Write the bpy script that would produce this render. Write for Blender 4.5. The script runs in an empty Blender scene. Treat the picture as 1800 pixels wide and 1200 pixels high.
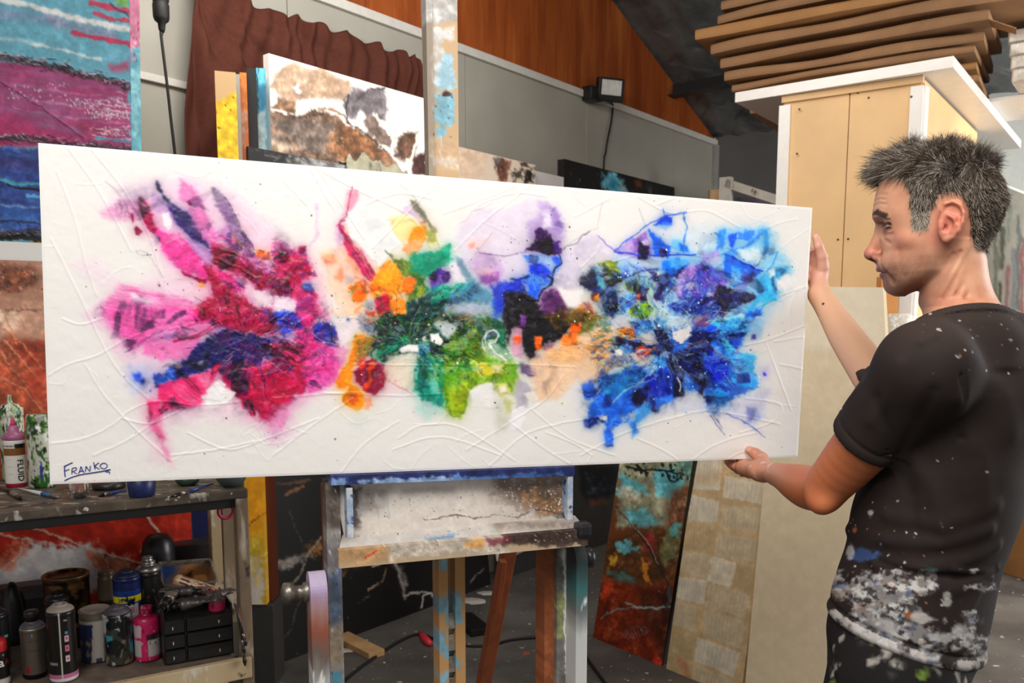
import bpy, bmesh, math, random
import numpy as np
from mathutils import Vector, Matrix
random.seed(7)
S = bpy.context.scene
COL = S.collection
# ------------------------------------------------------------------ camera
FOC = 1500.0; PYC = 760.0; TH = math.atan(180/1500.0)
CAM = np.array([0.0, 0.0, 1.5])
cd = bpy.data.cameras.new('camera'); cam = bpy.data.objects.new('camera', cd); COL.objects.link(cam)
cd.sensor_width = 36; cd.lens = 30.0; cd.shift_y = 160/1800.0
cd.clip_start = 0.05; cd.clip_end = 100
cam.location = CAM; cam.rotation_euler = (math.pi/2-TH, 0, 0)
cd.dof.use_dof = True; cd.dof.focus_distance = 1.62; cd.dof.aperture_fstop = 9.0
S.camera = cam
# ------------------------------------------------------------------ world, lights, exposure
W = bpy.data.worlds.new('world'); S.world = W; W.use_nodes = True
bg = W.node_tree.nodes['Background']; bg.inputs[0].default_value = (1.0, 0.97, 0.93, 1); bg.inputs[1].default_value = 0.33
S.view_settings.view_transform = 'Standard'; S.view_settings.look = 'None'
S.view_settings.gamma = 1; S.view_settings.use_curve_mapping = False
S.view_settings.exposure = 0.0
def area(name, loc, to, sx, sy, power, col):
    l = bpy.data.lights.new(name, 'AREA'); l.shape = 'RECTANGLE'; l.size = sx; l.size_y = sy
    l.energy = power; l.color = col
    o = bpy.data.objects.new(name, l); COL.objects.link(o); o.location = loc
    o.rotation_euler = (Vector(to)-Vector(loc)).to_track_quat('-Z', 'Y').to_euler()
    return o
area('workshop_and_fill_light', (-0.9, -0.5, 2.75), (0.0, 1.8, 1.2), 1.4, 0.6, 27, (1.0, 0.97, 0.93))
area('workshop_and_fill_light', (0.30, 0.35, 2.72), (0.9, 1.6, 1.2), 1.3, 0.5, 30, (1.0, 0.96, 0.91))  # added overhead fill, lifts the right of the canvas and the face
area('workshop_and_fill_light', (-0.5, 2.6, 3.25), (-0.6, 4.4, 2.2), 1.3, 0.3, 33, (1.0, 0.96, 0.9))
area('workshop_and_fill_light', (1.5, 3.0, 3.2), (1.6, 3.9, 0.8), 1.2, 0.3, 9, (1.0, 0.95, 0.88))
area('workshop_and_fill_light', (3.3, 4.2, 2.7), (3.5, 5.6, 1.3), 1.2, 0.3, 42, (1.0, 0.99, 0.96))  # added fill lamp that brightens the pale canvas by the man's neck
area('daylight_door', (4.4, 2.6, 1.9), (1.6, 3.6, 1.0), 2.2, 2.2, 135, (1.0, 0.99, 0.98))
# ------------------------------------------------------------------ pixel helpers (photo frame 1800x1200)
cT, sT = math.cos(TH), math.sin(TH)
def ray(x, y):
    a = (x-900)/FOC; b = (PYC-y)/FOC
    return np.array([a, cT+b*sT, -sT+b*cT])
def at(x, y, Y):
    r = ray(x, y); return CAM + r*(Y/r[1])
def fl(x, y, z=0.0):
    r = ray(x, y); return CAM + r*((z-1.5)/r[2])
def on_plane(x, y, P, N):
    r = ray(x, y); P = np.array(P); N = np.array(N)
    return CAM + r*(np.dot(P-CAM, N)/np.dot(r, N))
def proj(P):
    d = np.asarray(P)-CAM
    z = d[..., 1]*cT - d[..., 2]*sT; u = d[..., 1]*sT + d[..., 2]*cT
    return 900+FOC*d[..., 0]/z, PYC-FOC*u/z
def V3(*a): return np.array(a, float)
def unit(v):
    v = np.asarray(v, float); return v/np.linalg.norm(v)
def lin(c):
    c = np.asarray(c, float)
    if c.max() > 1.0: c = c/255.0
    return np.where(c <= 0.04045, c/12.92, ((c+0.055)/1.055)**2.4)
# ------------------------------------------------------------------ noise
_r = np.random.RandomState(11); TAB = _r.rand(64, 256, 256).astype(np.float32)
def vnoise(x, y, seed=0):
    t = TAB[seed % 64]; xi = np.floor(x).astype(np.int64); yi = np.floor(y).astype(np.int64)
    fx = x-xi; fy = y-yi; fx = fx*fx*(3-2*fx); fy = fy*fy*(3-2*fy)
    a = t[xi & 255, yi & 255]; b = t[(xi+1) & 255, yi & 255]
    c = t[xi & 255, (yi+1) & 255]; d = t[(xi+1) & 255, (yi+1) & 255]
    return (a*(1-fx)+b*fx)*(1-fy)+(c*(1-fx)+d*fx)*fy
def fbm(x, y, seed=0, octv=4):
    s = 0; a = 0.5; n = 0
    for i in range(octv):
        s = s + a*vnoise(x*2**i+i*17.3, y*2**i+i*5.1, seed+i*7); n += a; a *= 0.55
    return s/n
def fbm3(p, sc, seed=0, octv=3):
    return (fbm(p[:, 0]*sc, p[:, 1]*sc+p[:, 2]*sc*0.7, seed, octv)+fbm(p[:, 2]*sc, p[:, 1]*sc-p[:, 0]*sc*0.7, seed+3, octv))/2
def sstep(a, b, x):
    t = np.clip((x-a)/(b-a), 0, 1); return t*t*(3-2*t)
# ------------------------------------------------------------------ tags, objects
def tag(o, label=None, cat=None, group=None, kind=None):
    if label: o['label'] = label
    if cat: o['category'] = cat
    if group: o['group'] = group
    if kind: o['kind'] = kind
    return o
def empty(name, loc=(0, 0, 0), label=None, cat=None, group=None):
    o = bpy.data.objects.new(name, None); COL.objects.link(o); o.location = tuple(loc); o.empty_display_size = 0.05
    return tag(o, label, cat, group)
def mesh(name, v, f, mat, parent=None, smooth=False, cols=None, origin=None):
    v = np.asarray(v, float)
    if parent is not None:
        v = v - np.array(parent.matrix_world.translation if False else parent_loc(parent))
    elif origin is not None:
        v = v - np.array(origin)
    me = bpy.data.meshes.new(name)
    if isinstance(f, np.ndarray):
        n, k = f.shape
        me.vertices.add(len(v)); me.vertices.foreach_set('co', v.astype(np.float32).ravel())
        me.loops.add(n*k); me.loops.foreach_set('vertex_index', f.astype(np.int32).ravel())
        me.polygons.add(n); me.polygons.foreach_set('loop_start', np.arange(0, n*k, k, dtype=np.int32))
        me.update(calc_edges=True)
    else:
        me.from_pydata([tuple(p) for p in v], [], [tuple(int(i) for i in q) for q in f]); me.update()
    if smooth: me.polygons.foreach_set('use_smooth', [True]*len(me.polygons))
    if cols is not None:
        a = me.color_attributes.new('Col', 'FLOAT_COLOR', 'POINT')
        c = np.ones((len(v), 4), np.float32); c[:, :3] = cols
        a.data.foreach_set('color', c.ravel())
    if mat: me.materials.append(mat)
    o = bpy.data.objects.new(name, me); COL.objects.link(o)
    if parent is not None: o.parent = parent
    elif origin is not None: o.location = tuple(origin)
    return o
def parent_loc(p):
    t = np.zeros(3)
    while p is not None:
        t += np.array(p.location); p = p.parent
    return t
class MB:
    def __init__(s): s.v = []; s.f = []; s.c = []; s.n = 0
    def add(s, v, f, c=None):
        v = np.asarray(v, float); s.v.append(v)
        s.f += [tuple(i+s.n for i in q) for q in f]; s.n += len(v)
        cc = np.ones((len(v), 3))*(lin(c) if c is not None and np.ndim(c) == 1 else 0.5) if (c is None or np.ndim(c) == 1) else c
        s.c.append(cc); return s
    def box(s, o, ax, size, bev=0.003, c=None):
        # o centre, ax 3 axes rows, size full extents
        bm = bmesh.new(); bmesh.ops.create_cube(bm, size=1.0)
        ax = np.array(ax, float)
        for v in bm.verts:
            p = np.array(v.co)*np.array(size); v.co = Vector(p)
        if bev: bmesh.ops.bevel(bm, geom=bm.edges[:], offset=min(bev, min(size)*0.4), segments=2, profile=0.6, affect='EDGES')
        bm.verts.index_update()
        v = np.array([tuple(x.co) for x in bm.verts]) @ ax + np.array(o); f = [[x.index for x in q.verts] for q in bm.faces]
        if np.dot(np.cross(ax[0], ax[1]), ax[2]) < 0: f = [q[::-1] for q in f]
        bm.free(); return s.add(v, f, c)
    def bar(s, a, b, w, d, side, bev=0.002, c=None):
        a = np.array(a, float); b = np.array(b, float); z = b-a; L = np.linalg.norm(z); z = z/L
        x = np.array(side, float); x = unit(x-z*np.dot(x, z)); y = np.cross(z, x)
        return s.box((a+b)/2, [x, y, z], (w, d, L), bev, c)
    def hexa(s, P, c=None):
        f = [(0, 3, 2, 1), (4, 5, 6, 7), (0, 1, 5, 4), (1, 2, 6, 5), (2, 3, 7, 6), (3, 0, 4, 7)]
        return s.add(P, f, c)
    def lathe(s, prof, o=(0, 0, 0), n=32, ax=None, c=None, cf=None):
        P = []; m = len(prof)
        for r, z in prof:
            for k in range(n):
                t = 2*math.pi*k/n; P.append((r*math.cos(t), r*math.sin(t), z))
        P = np.array(P); f = []
        for i in range(m-1):
            for k in range(n):
                a = i*n+k; b = i*n+(k+1) % n; f.append((a, b, b+n, a+n))
        if prof[0][0] > 1e-5: f.append(tuple(range(n))[::-1])
        if prof[-1][0] > 1e-5: f.append(tuple(range((m-1)*n, m*n)))
        cc = c
        if cf is not None: cc = cf(np.arctan2(P[:, 1], P[:, 0]), P[:, 2], np.hypot(P[:, 0], P[:, 1]))
        if ax is not None: P = P @ np.array(ax, float)
        return s.add(P+np.array(o), f, cc)
    def tube(s, pts, r, n=8, c=None, closed=False):
        pts = [np.array(p, float) for p in pts]; m = len(pts)
        rr = r if hasattr(r, '__len__') else [r]*m
        P = []; up = None
        for i, p in enumerate(pts):
            t = unit(pts[min(i+1, m-1)]-pts[max(i-1, 0)])
            if up is None: up = np.cross(t, (0.1, 0.2, 1.0) if abs(t[2]) < 0.9 else (1, 0, 0))
            up = unit(up-t*np.dot(up, t)); w = np.cross(t, up)
            for k in range(n):
                a = 2*math.pi*k/n; P.append(p+rr[i]*(math.cos(a)*up+math.sin(a)*w))
        f = []
        for i in range(m-1):
            for k in range(n):
                a = i*n+k; b = i*n+(k+1) % n; f.append((a, b, b+n, a+n))
        f.append(tuple(range(n))[::-1]); f.append(tuple(range((m-1)*n, m*n)))
        return s.add(P, f, c)
    def build(s, name, mat, parent=None, smooth=False, origin=None, cols=False):
        v = np.concatenate(s.v)
        if parent is None and origin is None:
            origin = ((v[:, 0].min()+v[:, 0].max())/2, (v[:, 1].min()+v[:, 1].max())/2, v[:, 2].min())
        return mesh(name, v, s.f, mat, parent, smooth, np.concatenate(s.c) if cols else None, origin)
def spline(pts, n=8):
    pts = [np.array(p, float) for p in pts]; out = []
    for i in range(len(pts)-1):
        p0 = pts[max(i-1, 0)]; p1 = pts[i]; p2 = pts[i+1]; p3 = pts[min(i+2, len(pts)-1)]
        for k in range(n):
            t = k/n
            out.append(0.5*((2*p1)+(-p0+p2)*t+(2*p0-5*p1+4*p2-p3)*t*t+(-p0+3*p1-3*p2+p3)*t**3))
    out.append(pts[-1]); return out
def shade_auto(o, ang=40):
    me = o.data; me.polygons.foreach_set('use_smooth', [True]*len(me.polygons))
    bm = bmesh.new(); bm.from_mesh(me)
    for e in bm.edges:
        if len(e.link_faces) == 2 and e.calc_face_angle(0) > math.radians(ang): e.smooth = False
    bm.to_mesh(me); bm.free(); return o
# ------------------------------------------------------------------ materials
def newmat(name):
    m = bpy.data.materials.new(name); m.use_nodes = True
    nt = m.node_tree; return m, nt, nt.nodes['Principled BSDF']
def N(nt, t, **k):
    n = nt.nodes.new(t)
    for a, b in k.items(): setattr(n, a, b)
    return n
def coords(nt, kind='Object', scale=(1, 1, 1)):
    tc = N(nt, 'ShaderNodeTexCoord'); mp = N(nt, 'ShaderNodeMapping'); mp.inputs['Scale'].default_value = scale
    nt.links.new(tc.outputs[kind], mp.inputs[0]); return mp.outputs[0]
def noise_n(nt, vec, scale, detail=4, rough=0.6, dist=0.0):
    n = N(nt, 'ShaderNodeTexNoise'); n.inputs['Scale'].default_value = scale; n.inputs['Detail'].default_value = detail
    n.inputs['Roughness'].default_value = rough; n.inputs['Distortion'].default_value = dist
    nt.links.new(vec, n.inputs['Vector']); return n.outputs[0]
def ramp(nt, fac, a, b):
    r = N(nt, 'ShaderNodeMapRange'); r.inputs[1].default_value = a; r.inputs[2].default_value = b
    nt.links.new(fac, r.inputs[0]); return r.outputs[0]
def mix(nt, fac, a, b):
    m = N(nt, 'ShaderNodeMix', data_type='RGBA')
    if isinstance(fac, (int, float)): m.inputs[0].default_value = fac
    else: nt.links.new(fac, m.inputs[0])
    for i, x in ((6, a), (7, b)):
        if isinstance(x, (tuple, list, np.ndarray)): m.inputs[i].default_value = (*lin(x), 1)
        else: nt.links.new(x, m.inputs[i])
    return m.outputs[2]
def bump(nt, p, h, strength=0.3, dist=0.002):
    b = N(nt, 'ShaderNodeBump'); b.inputs['Strength'].default_value = strength; b.inputs['Distance'].default_value = dist
    nt.links.new(h, b.inputs['Height']); nt.links.new(b.outputs[0], p.inputs['Normal'])
def plain(name, c, rough=0.5, metal=0.0, var=0.08, scale=20, bstr=0.15, stretch=(1, 1, 1), spec=0.5):
    m, nt, p = newmat(name); v = coords(nt, 'Object', stretch); n = noise_n(nt, v, scale)
    c = np.asarray(c, float); c = c/255 if c.max() > 1 else c
    nt.links.new(mix(nt, ramp(nt, n, 0.3, 0.7), tuple(np.clip(c*(1-var), 0, 1)), tuple(np.clip(c*(1+var), 0, 1))), p.inputs['Base Color'])
    p.inputs['Roughness'].default_value = rough; p.inputs['Metallic'].default_value = metal
    p.inputs['Specular IOR Level'].default_value = spec
    if bstr: bump(nt, p, n, bstr)
    return m
def splat(name, base, layers, rough=0.55, metal=0.0, spec=0.4, bscale=60):
    # base: (c1, c2, scale, stretch); layers: (colour, scale, lo, hi, stretch, detail)
    m, nt, p = newmat(name); v = coords(nt, 'Object', base[3]); n = noise_n(nt, v, base[2], 6)
    c = mix(nt, ramp(nt, n, 0.35, 0.65), base[0], base[1])
    for i, (lc, sc, lo, hi, st, det) in enumerate(layers):
        vv = coords(nt, 'Object', st)
        ad = N(nt, 'ShaderNodeVectorMath', operation='ADD'); ad.inputs[1].default_value = (3.7*i+1, 1.3*i, 9.1*i)
        nt.links.new(vv, ad.inputs[0])
        c = mix(nt, ramp(nt, noise_n(nt, ad.outputs[0], sc, det, 0.6, 0.3), lo, hi), c, lc)
    nt.links.new(c, p.inputs['Base Color']); p.inputs['Roughness'].default_value = rough
    p.inputs['Metallic'].default_value = metal; p.inputs['Specular IOR Level'].default_value = spec
    bump(nt, p, noise_n(nt, coords(nt), bscale, 5), 0.3, 0.002); return m
def vcol(name, rough=0.5, metal=0.0, spec=0.5, bs=0.0, bscale=300, coat=0.0, sss=0.0):
    m, nt, p = newmat(name); a = N(nt, 'ShaderNodeVertexColor'); a.layer_name = 'Col'
    nt.links.new(a.outputs[0], p.inputs['Base Color'])
    p.inputs['Roughness'].default_value = rough; p.inputs['Metallic'].default_value = metal
    p.inputs['Specular IOR Level'].default_value = spec; p.inputs['Coat Weight'].default_value = coat
    if sss:
        p.inputs['Subsurface Weight'].default_value = sss; p.inputs['Subsurface Radius'].default_value = (1.0, 0.35, 0.2); p.inputs['Subsurface Scale'].default_value = 0.006
    if bs: bump(nt, p, noise_n(nt, coords(nt), bscale, 4), bs, 0.001)
    return m
VC = vcol('painted_canvas', 0.5, spec=0.35, bs=0.12, bscale=420)
VCG = vcol('glossy_plastic', 0.28); VCM = vcol('worn_metal', 0.38, metal=0.7); VCF = vcol('matte_surface', 0.85, spec=0.15)
VCT = vcol('tin_label', 0.42, metal=0.15)
def clear(name, col, rough=0.08, tr=0.85):
    m, nt, p = newmat(name); p.inputs['Base Color'].default_value = (*lin(col), 1); p.inputs['Roughness'].default_value = rough
    p.inputs['Transmission Weight'].default_value = tr; p.inputs['IOR'].default_value = 1.4
    nt.links.new(mix(nt, ramp(nt, noise_n(nt, coords(nt), 40), 0.45, 0.6), tuple(np.array(col)), tuple(np.array(col)*0.8)), p.inputs['Base Color'])
    return m
# ------------------------------------------------------------------ painting engine: works on points given in photo pixels
class Pad:
    def __init__(s, px, py, base, seed=0, warp=1.0, scale=1.0):
        s.px = px.astype(np.float64); s.py = py.astype(np.float64); n = len(px); s.seed = seed
        s.col = np.tile(np.array(base, float)/255.0, (n, 1)); s.h = np.zeros(n); s.prot = np.zeros(n)
        k = scale; w = warp
        s.wx = s.px+w*(9*(fbm(px/(38*k), py/(38*k), seed, 3)-.5)+6*(fbm(px/(11*k), py/(11*k), seed+1, 3)-.5)+1.6*(vnoise(px/(3.4*k), py/(3.4*k), seed+5)-.5))
        s.wy = s.py+w*(9*(fbm(px/(38*k), py/(38*k), seed+20, 3)-.5)+6*(fbm(px/(11*k), py/(11*k), seed+21, 3)-.5)+1.6*(vnoise(px/(3.4*k), py/(3.4*k), seed+25)-.5))
        s.g = fbm(px/(13*k), py/(13*k), seed+31, 4); s.g2 = fbm(px/(4.5*k), py/(4.5*k), seed+33, 3)
        s.cx, s.cy, s.cs = 0, 0, 1.0; s.k = 0
    def frame(s, x0, y0, sc): s.cx, s.cy, s.cs = x0, y0, sc
    def _pt(s, pts):
        a = np.array(pts, float).reshape(-1, 2); return a/s.cs+np.array([s.cx, s.cy])
    def _sel(s, P, m):
        return np.nonzero((s.wx > P[:, 0].min()-m) & (s.wx < P[:, 0].max()+m) & (s.wy > P[:, 1].min()-m) & (s.wy < P[:, 1].max()+m))[0]
    def _put(s, I, al, c, var, h):
        s.k += 1; c = np.array(c, float)/255.0
        t = (s.g[I]-.5)*2*var+(s.g2[I]-.5)*.9*var
        cc = np.clip(c[None]*(1+t[:, None])+np.maximum(t, 0)[:, None]*0.25, 0, 1)
        al = al[:, None]; s.col[I] = s.col[I]*(1-al)+cc*al
        s.prot[I] = np.maximum(s.prot[I]*(1-al[:, 0]), al[:, 0]*(c.min() > .86))
        if h: s.h[I] += h*al[:, 0]*(0.5+s.g[I])
    def poly(s, pts, c, a=1.0, soft=2.0, rough=4.0, var=0.25, h=0.15, st=None):
        P = s._pt(pts); I = s._sel(P, soft*2+rough+2)
        if not len(I): return
        x = s.wx[I]; y = s.wy[I]; d = np.full(len(I), 1e9); ins = np.zeros(len(I), bool); K = len(P)
        for i in range(K):
            x1, y1 = P[i]; x2, y2 = P[(i+1) % K]; ex, ey = x2-x1, y2-y1; L = ex*ex+ey*ey+1e-9
            t = np.clip(((x-x1)*ex+(y-y1)*ey)/L, 0, 1); d = np.minimum(d, (x-x1-t*ex)**2+(y-y1-t*ey)**2)
            if abs(ey) > 1e-9: ins ^= ((y1 > y) != (y2 > y)) & (x < x1+(y-y1)/ey*ex)
        sd = np.sqrt(d)*np.where(ins, 1, -1)+rough*((s.g[I]-.5)*2.4+(s.g2[I]-.5)*1.2)
        al = sstep(-soft, soft, sd)*a
        if st is not None:   # streaks: (angle deg, length, width, amount)
            q = math.radians(st[0]); u = (x*math.cos(q)+y*math.sin(q))/st[1]; v = (-x*math.sin(q)+y*math.cos(q))/st[2]
            al = al*np.clip(1-st[3]+st[3]*2.6*(fbm(u, v, s.seed+40+s.k % 9, 3)-.22), 0, 1)
        s._put(I, al, c, var, h)
    def line(s, pts, w, c, a=1.0, soft=0.8, var=0.15, h=0.2, raw=False, w2=None, rough=0.0):
        P = s._pt(pts); m = w*2+soft*2+2+rough*2; I = s._sel(P, m)
        if not len(I): return
        x = (s.px if raw else s.wx)[I]; y = (s.py if raw else s.wy)[I]; d = np.full(len(I), 1e9); tt = np.zeros(len(I)); K = len(P)-1
        for i in range(K):
            x1, y1 = P[i]; x2, y2 = P[i+1]; ex, ey = x2-x1, y2-y1; L = ex*ex+ey*ey+1e-9
            t = np.clip(((x-x1)*ex+(y-y1)*ey)/L, 0, 1); q = (x-x1-t*ex)**2+(y-y1-t*ey)**2
            tt = np.where(q < d, (i+t)/K, tt); d = np.minimum(d, q)
        ww = w/2+((w2 if w2 is not None else w)/2-w/2)*tt+rough*(s.g[I]-.5)*2
        s._put(I, sstep(-soft, soft, ww-np.sqrt(d))*a, c, var, h)
    def relief(s, pts, w=2.4, h=0.9):
        P = np.array(spline(s._pt(pts), 5)); I = s._sel(P, w*4+4); 
        if not len(I): return
        x = s.px[I]+2*(s.g[I]-.5); y = s.py[I]+2*(s.g[I]-.5); d = np.full(len(I), 1e9)
        for i in range(len(P)-1):
            x1, y1 = P[i]; x2, y2 = P[i+1]; ex, ey = x2-x1, y2-y1; L = ex*ex+ey*ey+1e-9
            t = np.clip(((x-x1)*ex+(y-y1)*ey)/L, 0, 1); d = np.minimum(d, (x-x1-t*ex)**2+(y-y1-t*ey)**2)
        s.h[I] += h*np.exp(-d/(w*w))
    def dots(s, box, n, c, r=(0.6, 1.8), a=0.9, h=0.3, seed=0, cx=None):
        R = np.random.RandomState(seed+s.seed); x0, y0, x1, y1 = box
        for i in range(n):
            if cx: x = (x0+x1)/2+(x1-x0)/4*R.randn(); y = (y0+y1)/2+(y1-y0)/4*R.randn()
            else: x = x0+(x1-x0)*R.rand(); y = y0+(y1-y0)*R.rand()
            rr = r[0]+(r[1]-r[0])*R.rand()**2; P = s._pt([x, y])[0]
            I = np.nonzero((abs(s.px-P[0]) < rr+2) & (abs(s.py-P[1]) < rr+2))[0]
            if len(I): s._put(I, sstep(-.7, .7, rr-np.hypot((s.px[I]-P[0]), (s.py[I]-P[1])*(.7+.6*R.rand())))*a, c[i % len(c)] if isinstance(c, list) else c, 0.1, h)
def panel(name, C4, nx, ny, thick, paint, mat=VC, parent=None, side=None, disp=0.001, seed=0, base=(200, 200, 200), warp=1.0, scale=1.0, up_side=None):
    # C4: world TL, TR, BR, BL of the front face
    TL, TR, BR, BL = [np.array(p, float) for p in C4]
    n = unit(np.cross(BL-TL, TR-TL)); 
    if np.dot(n, CAM-TL) < 0: n = -n
    u = np.linspace(0, 1, nx); v = np.linspace(0, 1, ny); U, Vv = np.meshgrid(u, v); U = U.ravel()[:, None]; Vv = Vv.ravel()[:, None]
    P = (TL*(1-U)+TR*U)*(1-Vv)+(BL*(1-U)+BR*U)*Vv
    px, py = proj(P); pad = Pad(px, py, base, seed, warp, scale); paint(pad)
    edge = np.minimum(np.minimum(U[:, 0], 1-U[:, 0])*nx, np.minimum(Vv[:, 0], 1-Vv[:, 0])*ny)
    P = P+n*(np.clip(pad.h, -1, 3)*disp*np.clip(edge/3, 0, 1))[:, None]
    i = np.arange(nx*ny).reshape(ny, nx)
    F = np.stack([i[:-1, :-1], i[1:, :-1], i[1:, 1:], i[:-1, 1:]], -1).reshape(-1, 4)
    ring = np.concatenate([i[0, :-1], i[:-1, -1], i[-1, :0:-1], i[:0:-1, 0]])
    m = len(ring); nv = len(P); cols = lin(np.clip(pad.col, 0, 1))
    Pr = P[ring]; Pb = Pr-n*thick
    sc = cols[ring] if side is None else np.tile(lin(side), (m, 1))
    V = np.concatenate([P, Pr, Pb]); Cc = np.concatenate([cols, sc, sc])
    a = nv+np.arange(m); b = nv+(np.arange(m)+1) % m
    F2 = np.stack([a, b, b+m, a+m], -1)
    c = (Pb.mean(0))[None]; V = np.concatenate([V, Pb, ]); Cc = np.concatenate([Cc, np.tile(lin((190, 170, 140)), (m, 1))])
    # back face as one quad strip fan through the centre
    V = np.concatenate([V, c]); Cc = np.concatenate([Cc, [lin((190, 170, 140))]]); k = nv+2*m
    ia = k+np.arange(0, m, 2); ib = k+(np.arange(0, m, 2)+1) % m; ic = k+(np.arange(0, m, 2)+2) % m
    F3 = np.stack([ia, ib, ic, np.full(len(ia), k+m)], -1)
    F = np.concatenate([F, F2, F3])
    org = (BL+BR)/2-n*thick/2
    o = mesh(name, V, F, mat, parent, False, Cc, None if parent is not None else org)
    sm = np.zeros(len(F), bool); sm[:(nx-1)*(ny-1)] = True; o.data.polygons.foreach_set('use_smooth', sm)
    return o
def txt(name, s, P, xd, yd, h, mat, parent, bold=0.0, ext=0.0004, wrap=None):
    cu = bpy.data.curves.new(name, 'FONT'); cu.body = s; cu.size = 1.0; cu.extrude = 0; cu.offset = bold; cu.resolution_u = 3
    o = bpy.data.objects.new(name, cu); COL.objects.link(o)
    me = bpy.data.meshes.new_from_object(o.evaluated_get(bpy.context.evaluated_depsgraph_get()))
    bpy.data.objects.remove(o); bpy.data.curves.remove(cu)
    v = np.array([tuple(q.co) for q in me.vertices]); f = [tuple(q.vertices) for q in me.polygons]; bpy.data.meshes.remove(me)
    if wrap is not None:
        bm = bmesh.new(); vs = [bm.verts.new(tuple(q)) for q in v]
        for q in f:
            try: bm.faces.new([vs[i] for i in q])
            except ValueError: pass
        bmesh.ops.triangulate(bm, faces=bm.faces[:]); bmesh.ops.subdivide_edges(bm, edges=bm.edges[:], cuts=4, use_grid_fill=True); bm.verts.index_update()
        v = np.array([tuple(q.co) for q in bm.verts]); f = [tuple(x.index for x in q.verts) for q in bm.faces]; bm.free()
    v[:, 1] -= v[:, 1].min(); k = h/v[:, 1].max(); v = v*k
    if wrap is not None: v, f2 = wrap(v), f
    else: v = np.array(P)+v[:, :1]*np.array(xd)+v[:, 1:2]*np.array(yd)
    return mesh(name, v, f, mat, parent)
# ------------------------------------------------------------------ the room
dW = unit(V3(.637, .771, 0)); nW = V3(dW[1], -dW[0], 0)      # along the long wall, and away from it into the room
W0 = V3(-.263, 5.03, 0); SC = 3.10; ZT = 3.06
ceil_z = lambda s: ZT+0.02+0.418*(SC-s)
def wp(s, z, off=0.0): return W0+dW*s+nW*off+V3(0, 0, z)
def slab(name, P4, th, nrm, mat, parent=None):
    P = [np.array(p, float) for p in P4]; Q = [p-np.array(nrm)*th for p in P]
    b = MB(); b.hexa(P+Q); o = b.build(name, mat, parent, origin=P[0] if parent is None else None)
    bm = bmesh.new(); bm.from_mesh(o.data); bmesh.ops.recalc_face_normals(bm, faces=bm.faces); bm.to_mesh(o.data); bm.free()
    if parent is None: o['kind'] = 'structure'
    return o
m_floor = splat('painted_concrete', ((72, 69, 66), (102, 98, 94), 2.2, (1, 1, 1)),
    [((126, 122, 116), 1.1, .5, .8, (1, 1, 1), 3), ((190, 188, 182), 26, .69, .72, (1, 1, 1), 2), ((215, 212, 205), 60, .73, .76, (1, 1, 1), 2),
     ((165, 92, 64), 9, .72, .76, (1, 1, 1), 2), ((200, 205, 205), 5, .73, .76, (1, 1, 1), 3)], rough=.5)
o = slab('floor', [(-6, -3, 0), (8, -3, 0), (8, 12, 0), (-6, 12, 0)], .1, (0, 0, 1), m_floor)
m_grey = plain('grey_wall_sheet', (168, 164, 153), .6, var=.03, scale=3)
m_greyd = plain('dark_grey_wall_sheet', (96, 95, 93), .6, var=.05, scale=3)
# long wall: sheets with narrow open seams
b = MB()
seams = [-7.2+1.2*i for i in range(1, 9)]+[SC]
s0 = -7.2
for s1 in seams:
    b.box((wp(s0+.003, 0, -.03)+wp(s1-.003, 0, -.03))/2+V3(0, 0, ZT/2), [dW, nW, (0, 0, 1)], (s1-s0-.006, .06, ZT), .002); s0 = s1
b.box((wp(-7.2, 0, -.06)+wp(SC, 0, -.06))/2+V3(0, 0, ZT/2), [dW, nW, (0, 0, 1)], (SC+7.2, .04, ZT), 0)
b.build('wall_left', m_grey, origin=wp(0, 0))['kind'] = 'structure'
m_ply = splat('stained_plywood', ((176, 90, 38), (136, 62, 22), 1.6, (3, 3, .5)), [((196, 112, 52), 2.2, .5, .8, (4, 4, .4), 4), ((110, 46, 16), 5, .55, .8, (6, 6, .3), 5)], rough=.42, spec=.4)
# plywood gable above, cut to the slope of the roof
b = MB(); cuts = [-7.2, -4.9, -2.5, -.1, 1.02, SC]
for a, c_ in zip(cuts[:-1], cuts[1:]):
    a += .004; c_ -= .004
    zc = lambda s: max(ZT+.01, min(ceil_z(s), ceil_z(-3.0)-(-3.0-s)*.418 if s < -3 else 99))
    P = [wp(a, ZT+.03, .0), wp(c_, ZT+.03, .0), wp(c_, zc(c_), .0), wp(a, zc(a), .0)]
    b.hexa([p for p in P]+[p-nW*.04 for p in P])
o = b.build('wall_upper', m_ply, origin=wp(0, ZT)); o['kind'] = 'structure'
bm = bmesh.new(); bm.from_mesh(o.data); bmesh.ops.recalc_face_normals(bm, faces=bm.faces); bm.to_mesh(o.data); bm.free()
m_white = plain('white_trim', (214, 210, 202), .5, var=.03)
def trim(name, a, b_, w, d, mat=m_white):
    q = MB(); q.bar(a, b_, w, d, nW, .003); o = q.build(name, mat); o['kind'] = 'structure'; return o
m_screw = plain('steel_screw', (70, 66, 60), .4, .7)
trim('trim_1', wp(-7.2, ZT+.0, .012), wp(SC, ZT+.0, .012), .022, .045)
# second batten lower on the wall at the left
zl = on_plane(270, 139, wp(0, 0), nW)[2]
trim('trim_2', wp(-7.2, zl, .01), wp(-1.5, zl, .01), .02, .03)
trim('trim_3', wp(SC-.025, 0, .02), wp(SC-.025, ZT-.02, .02), .04, .05, plain('grey_trim', (150, 148, 142), .5))
# return wall at the far corner
b = MB(); cW = wp(SC, 0)
b.box(cW+nW*.85+dW*.03+V3(0, 0, ZT/2+.05), [nW, dW, (0, 0, 1)], (1.7, .06, ZT+.1), 0); b.build('wall_back', m_greyd, origin=cW)['kind'] = 'structure'
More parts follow.
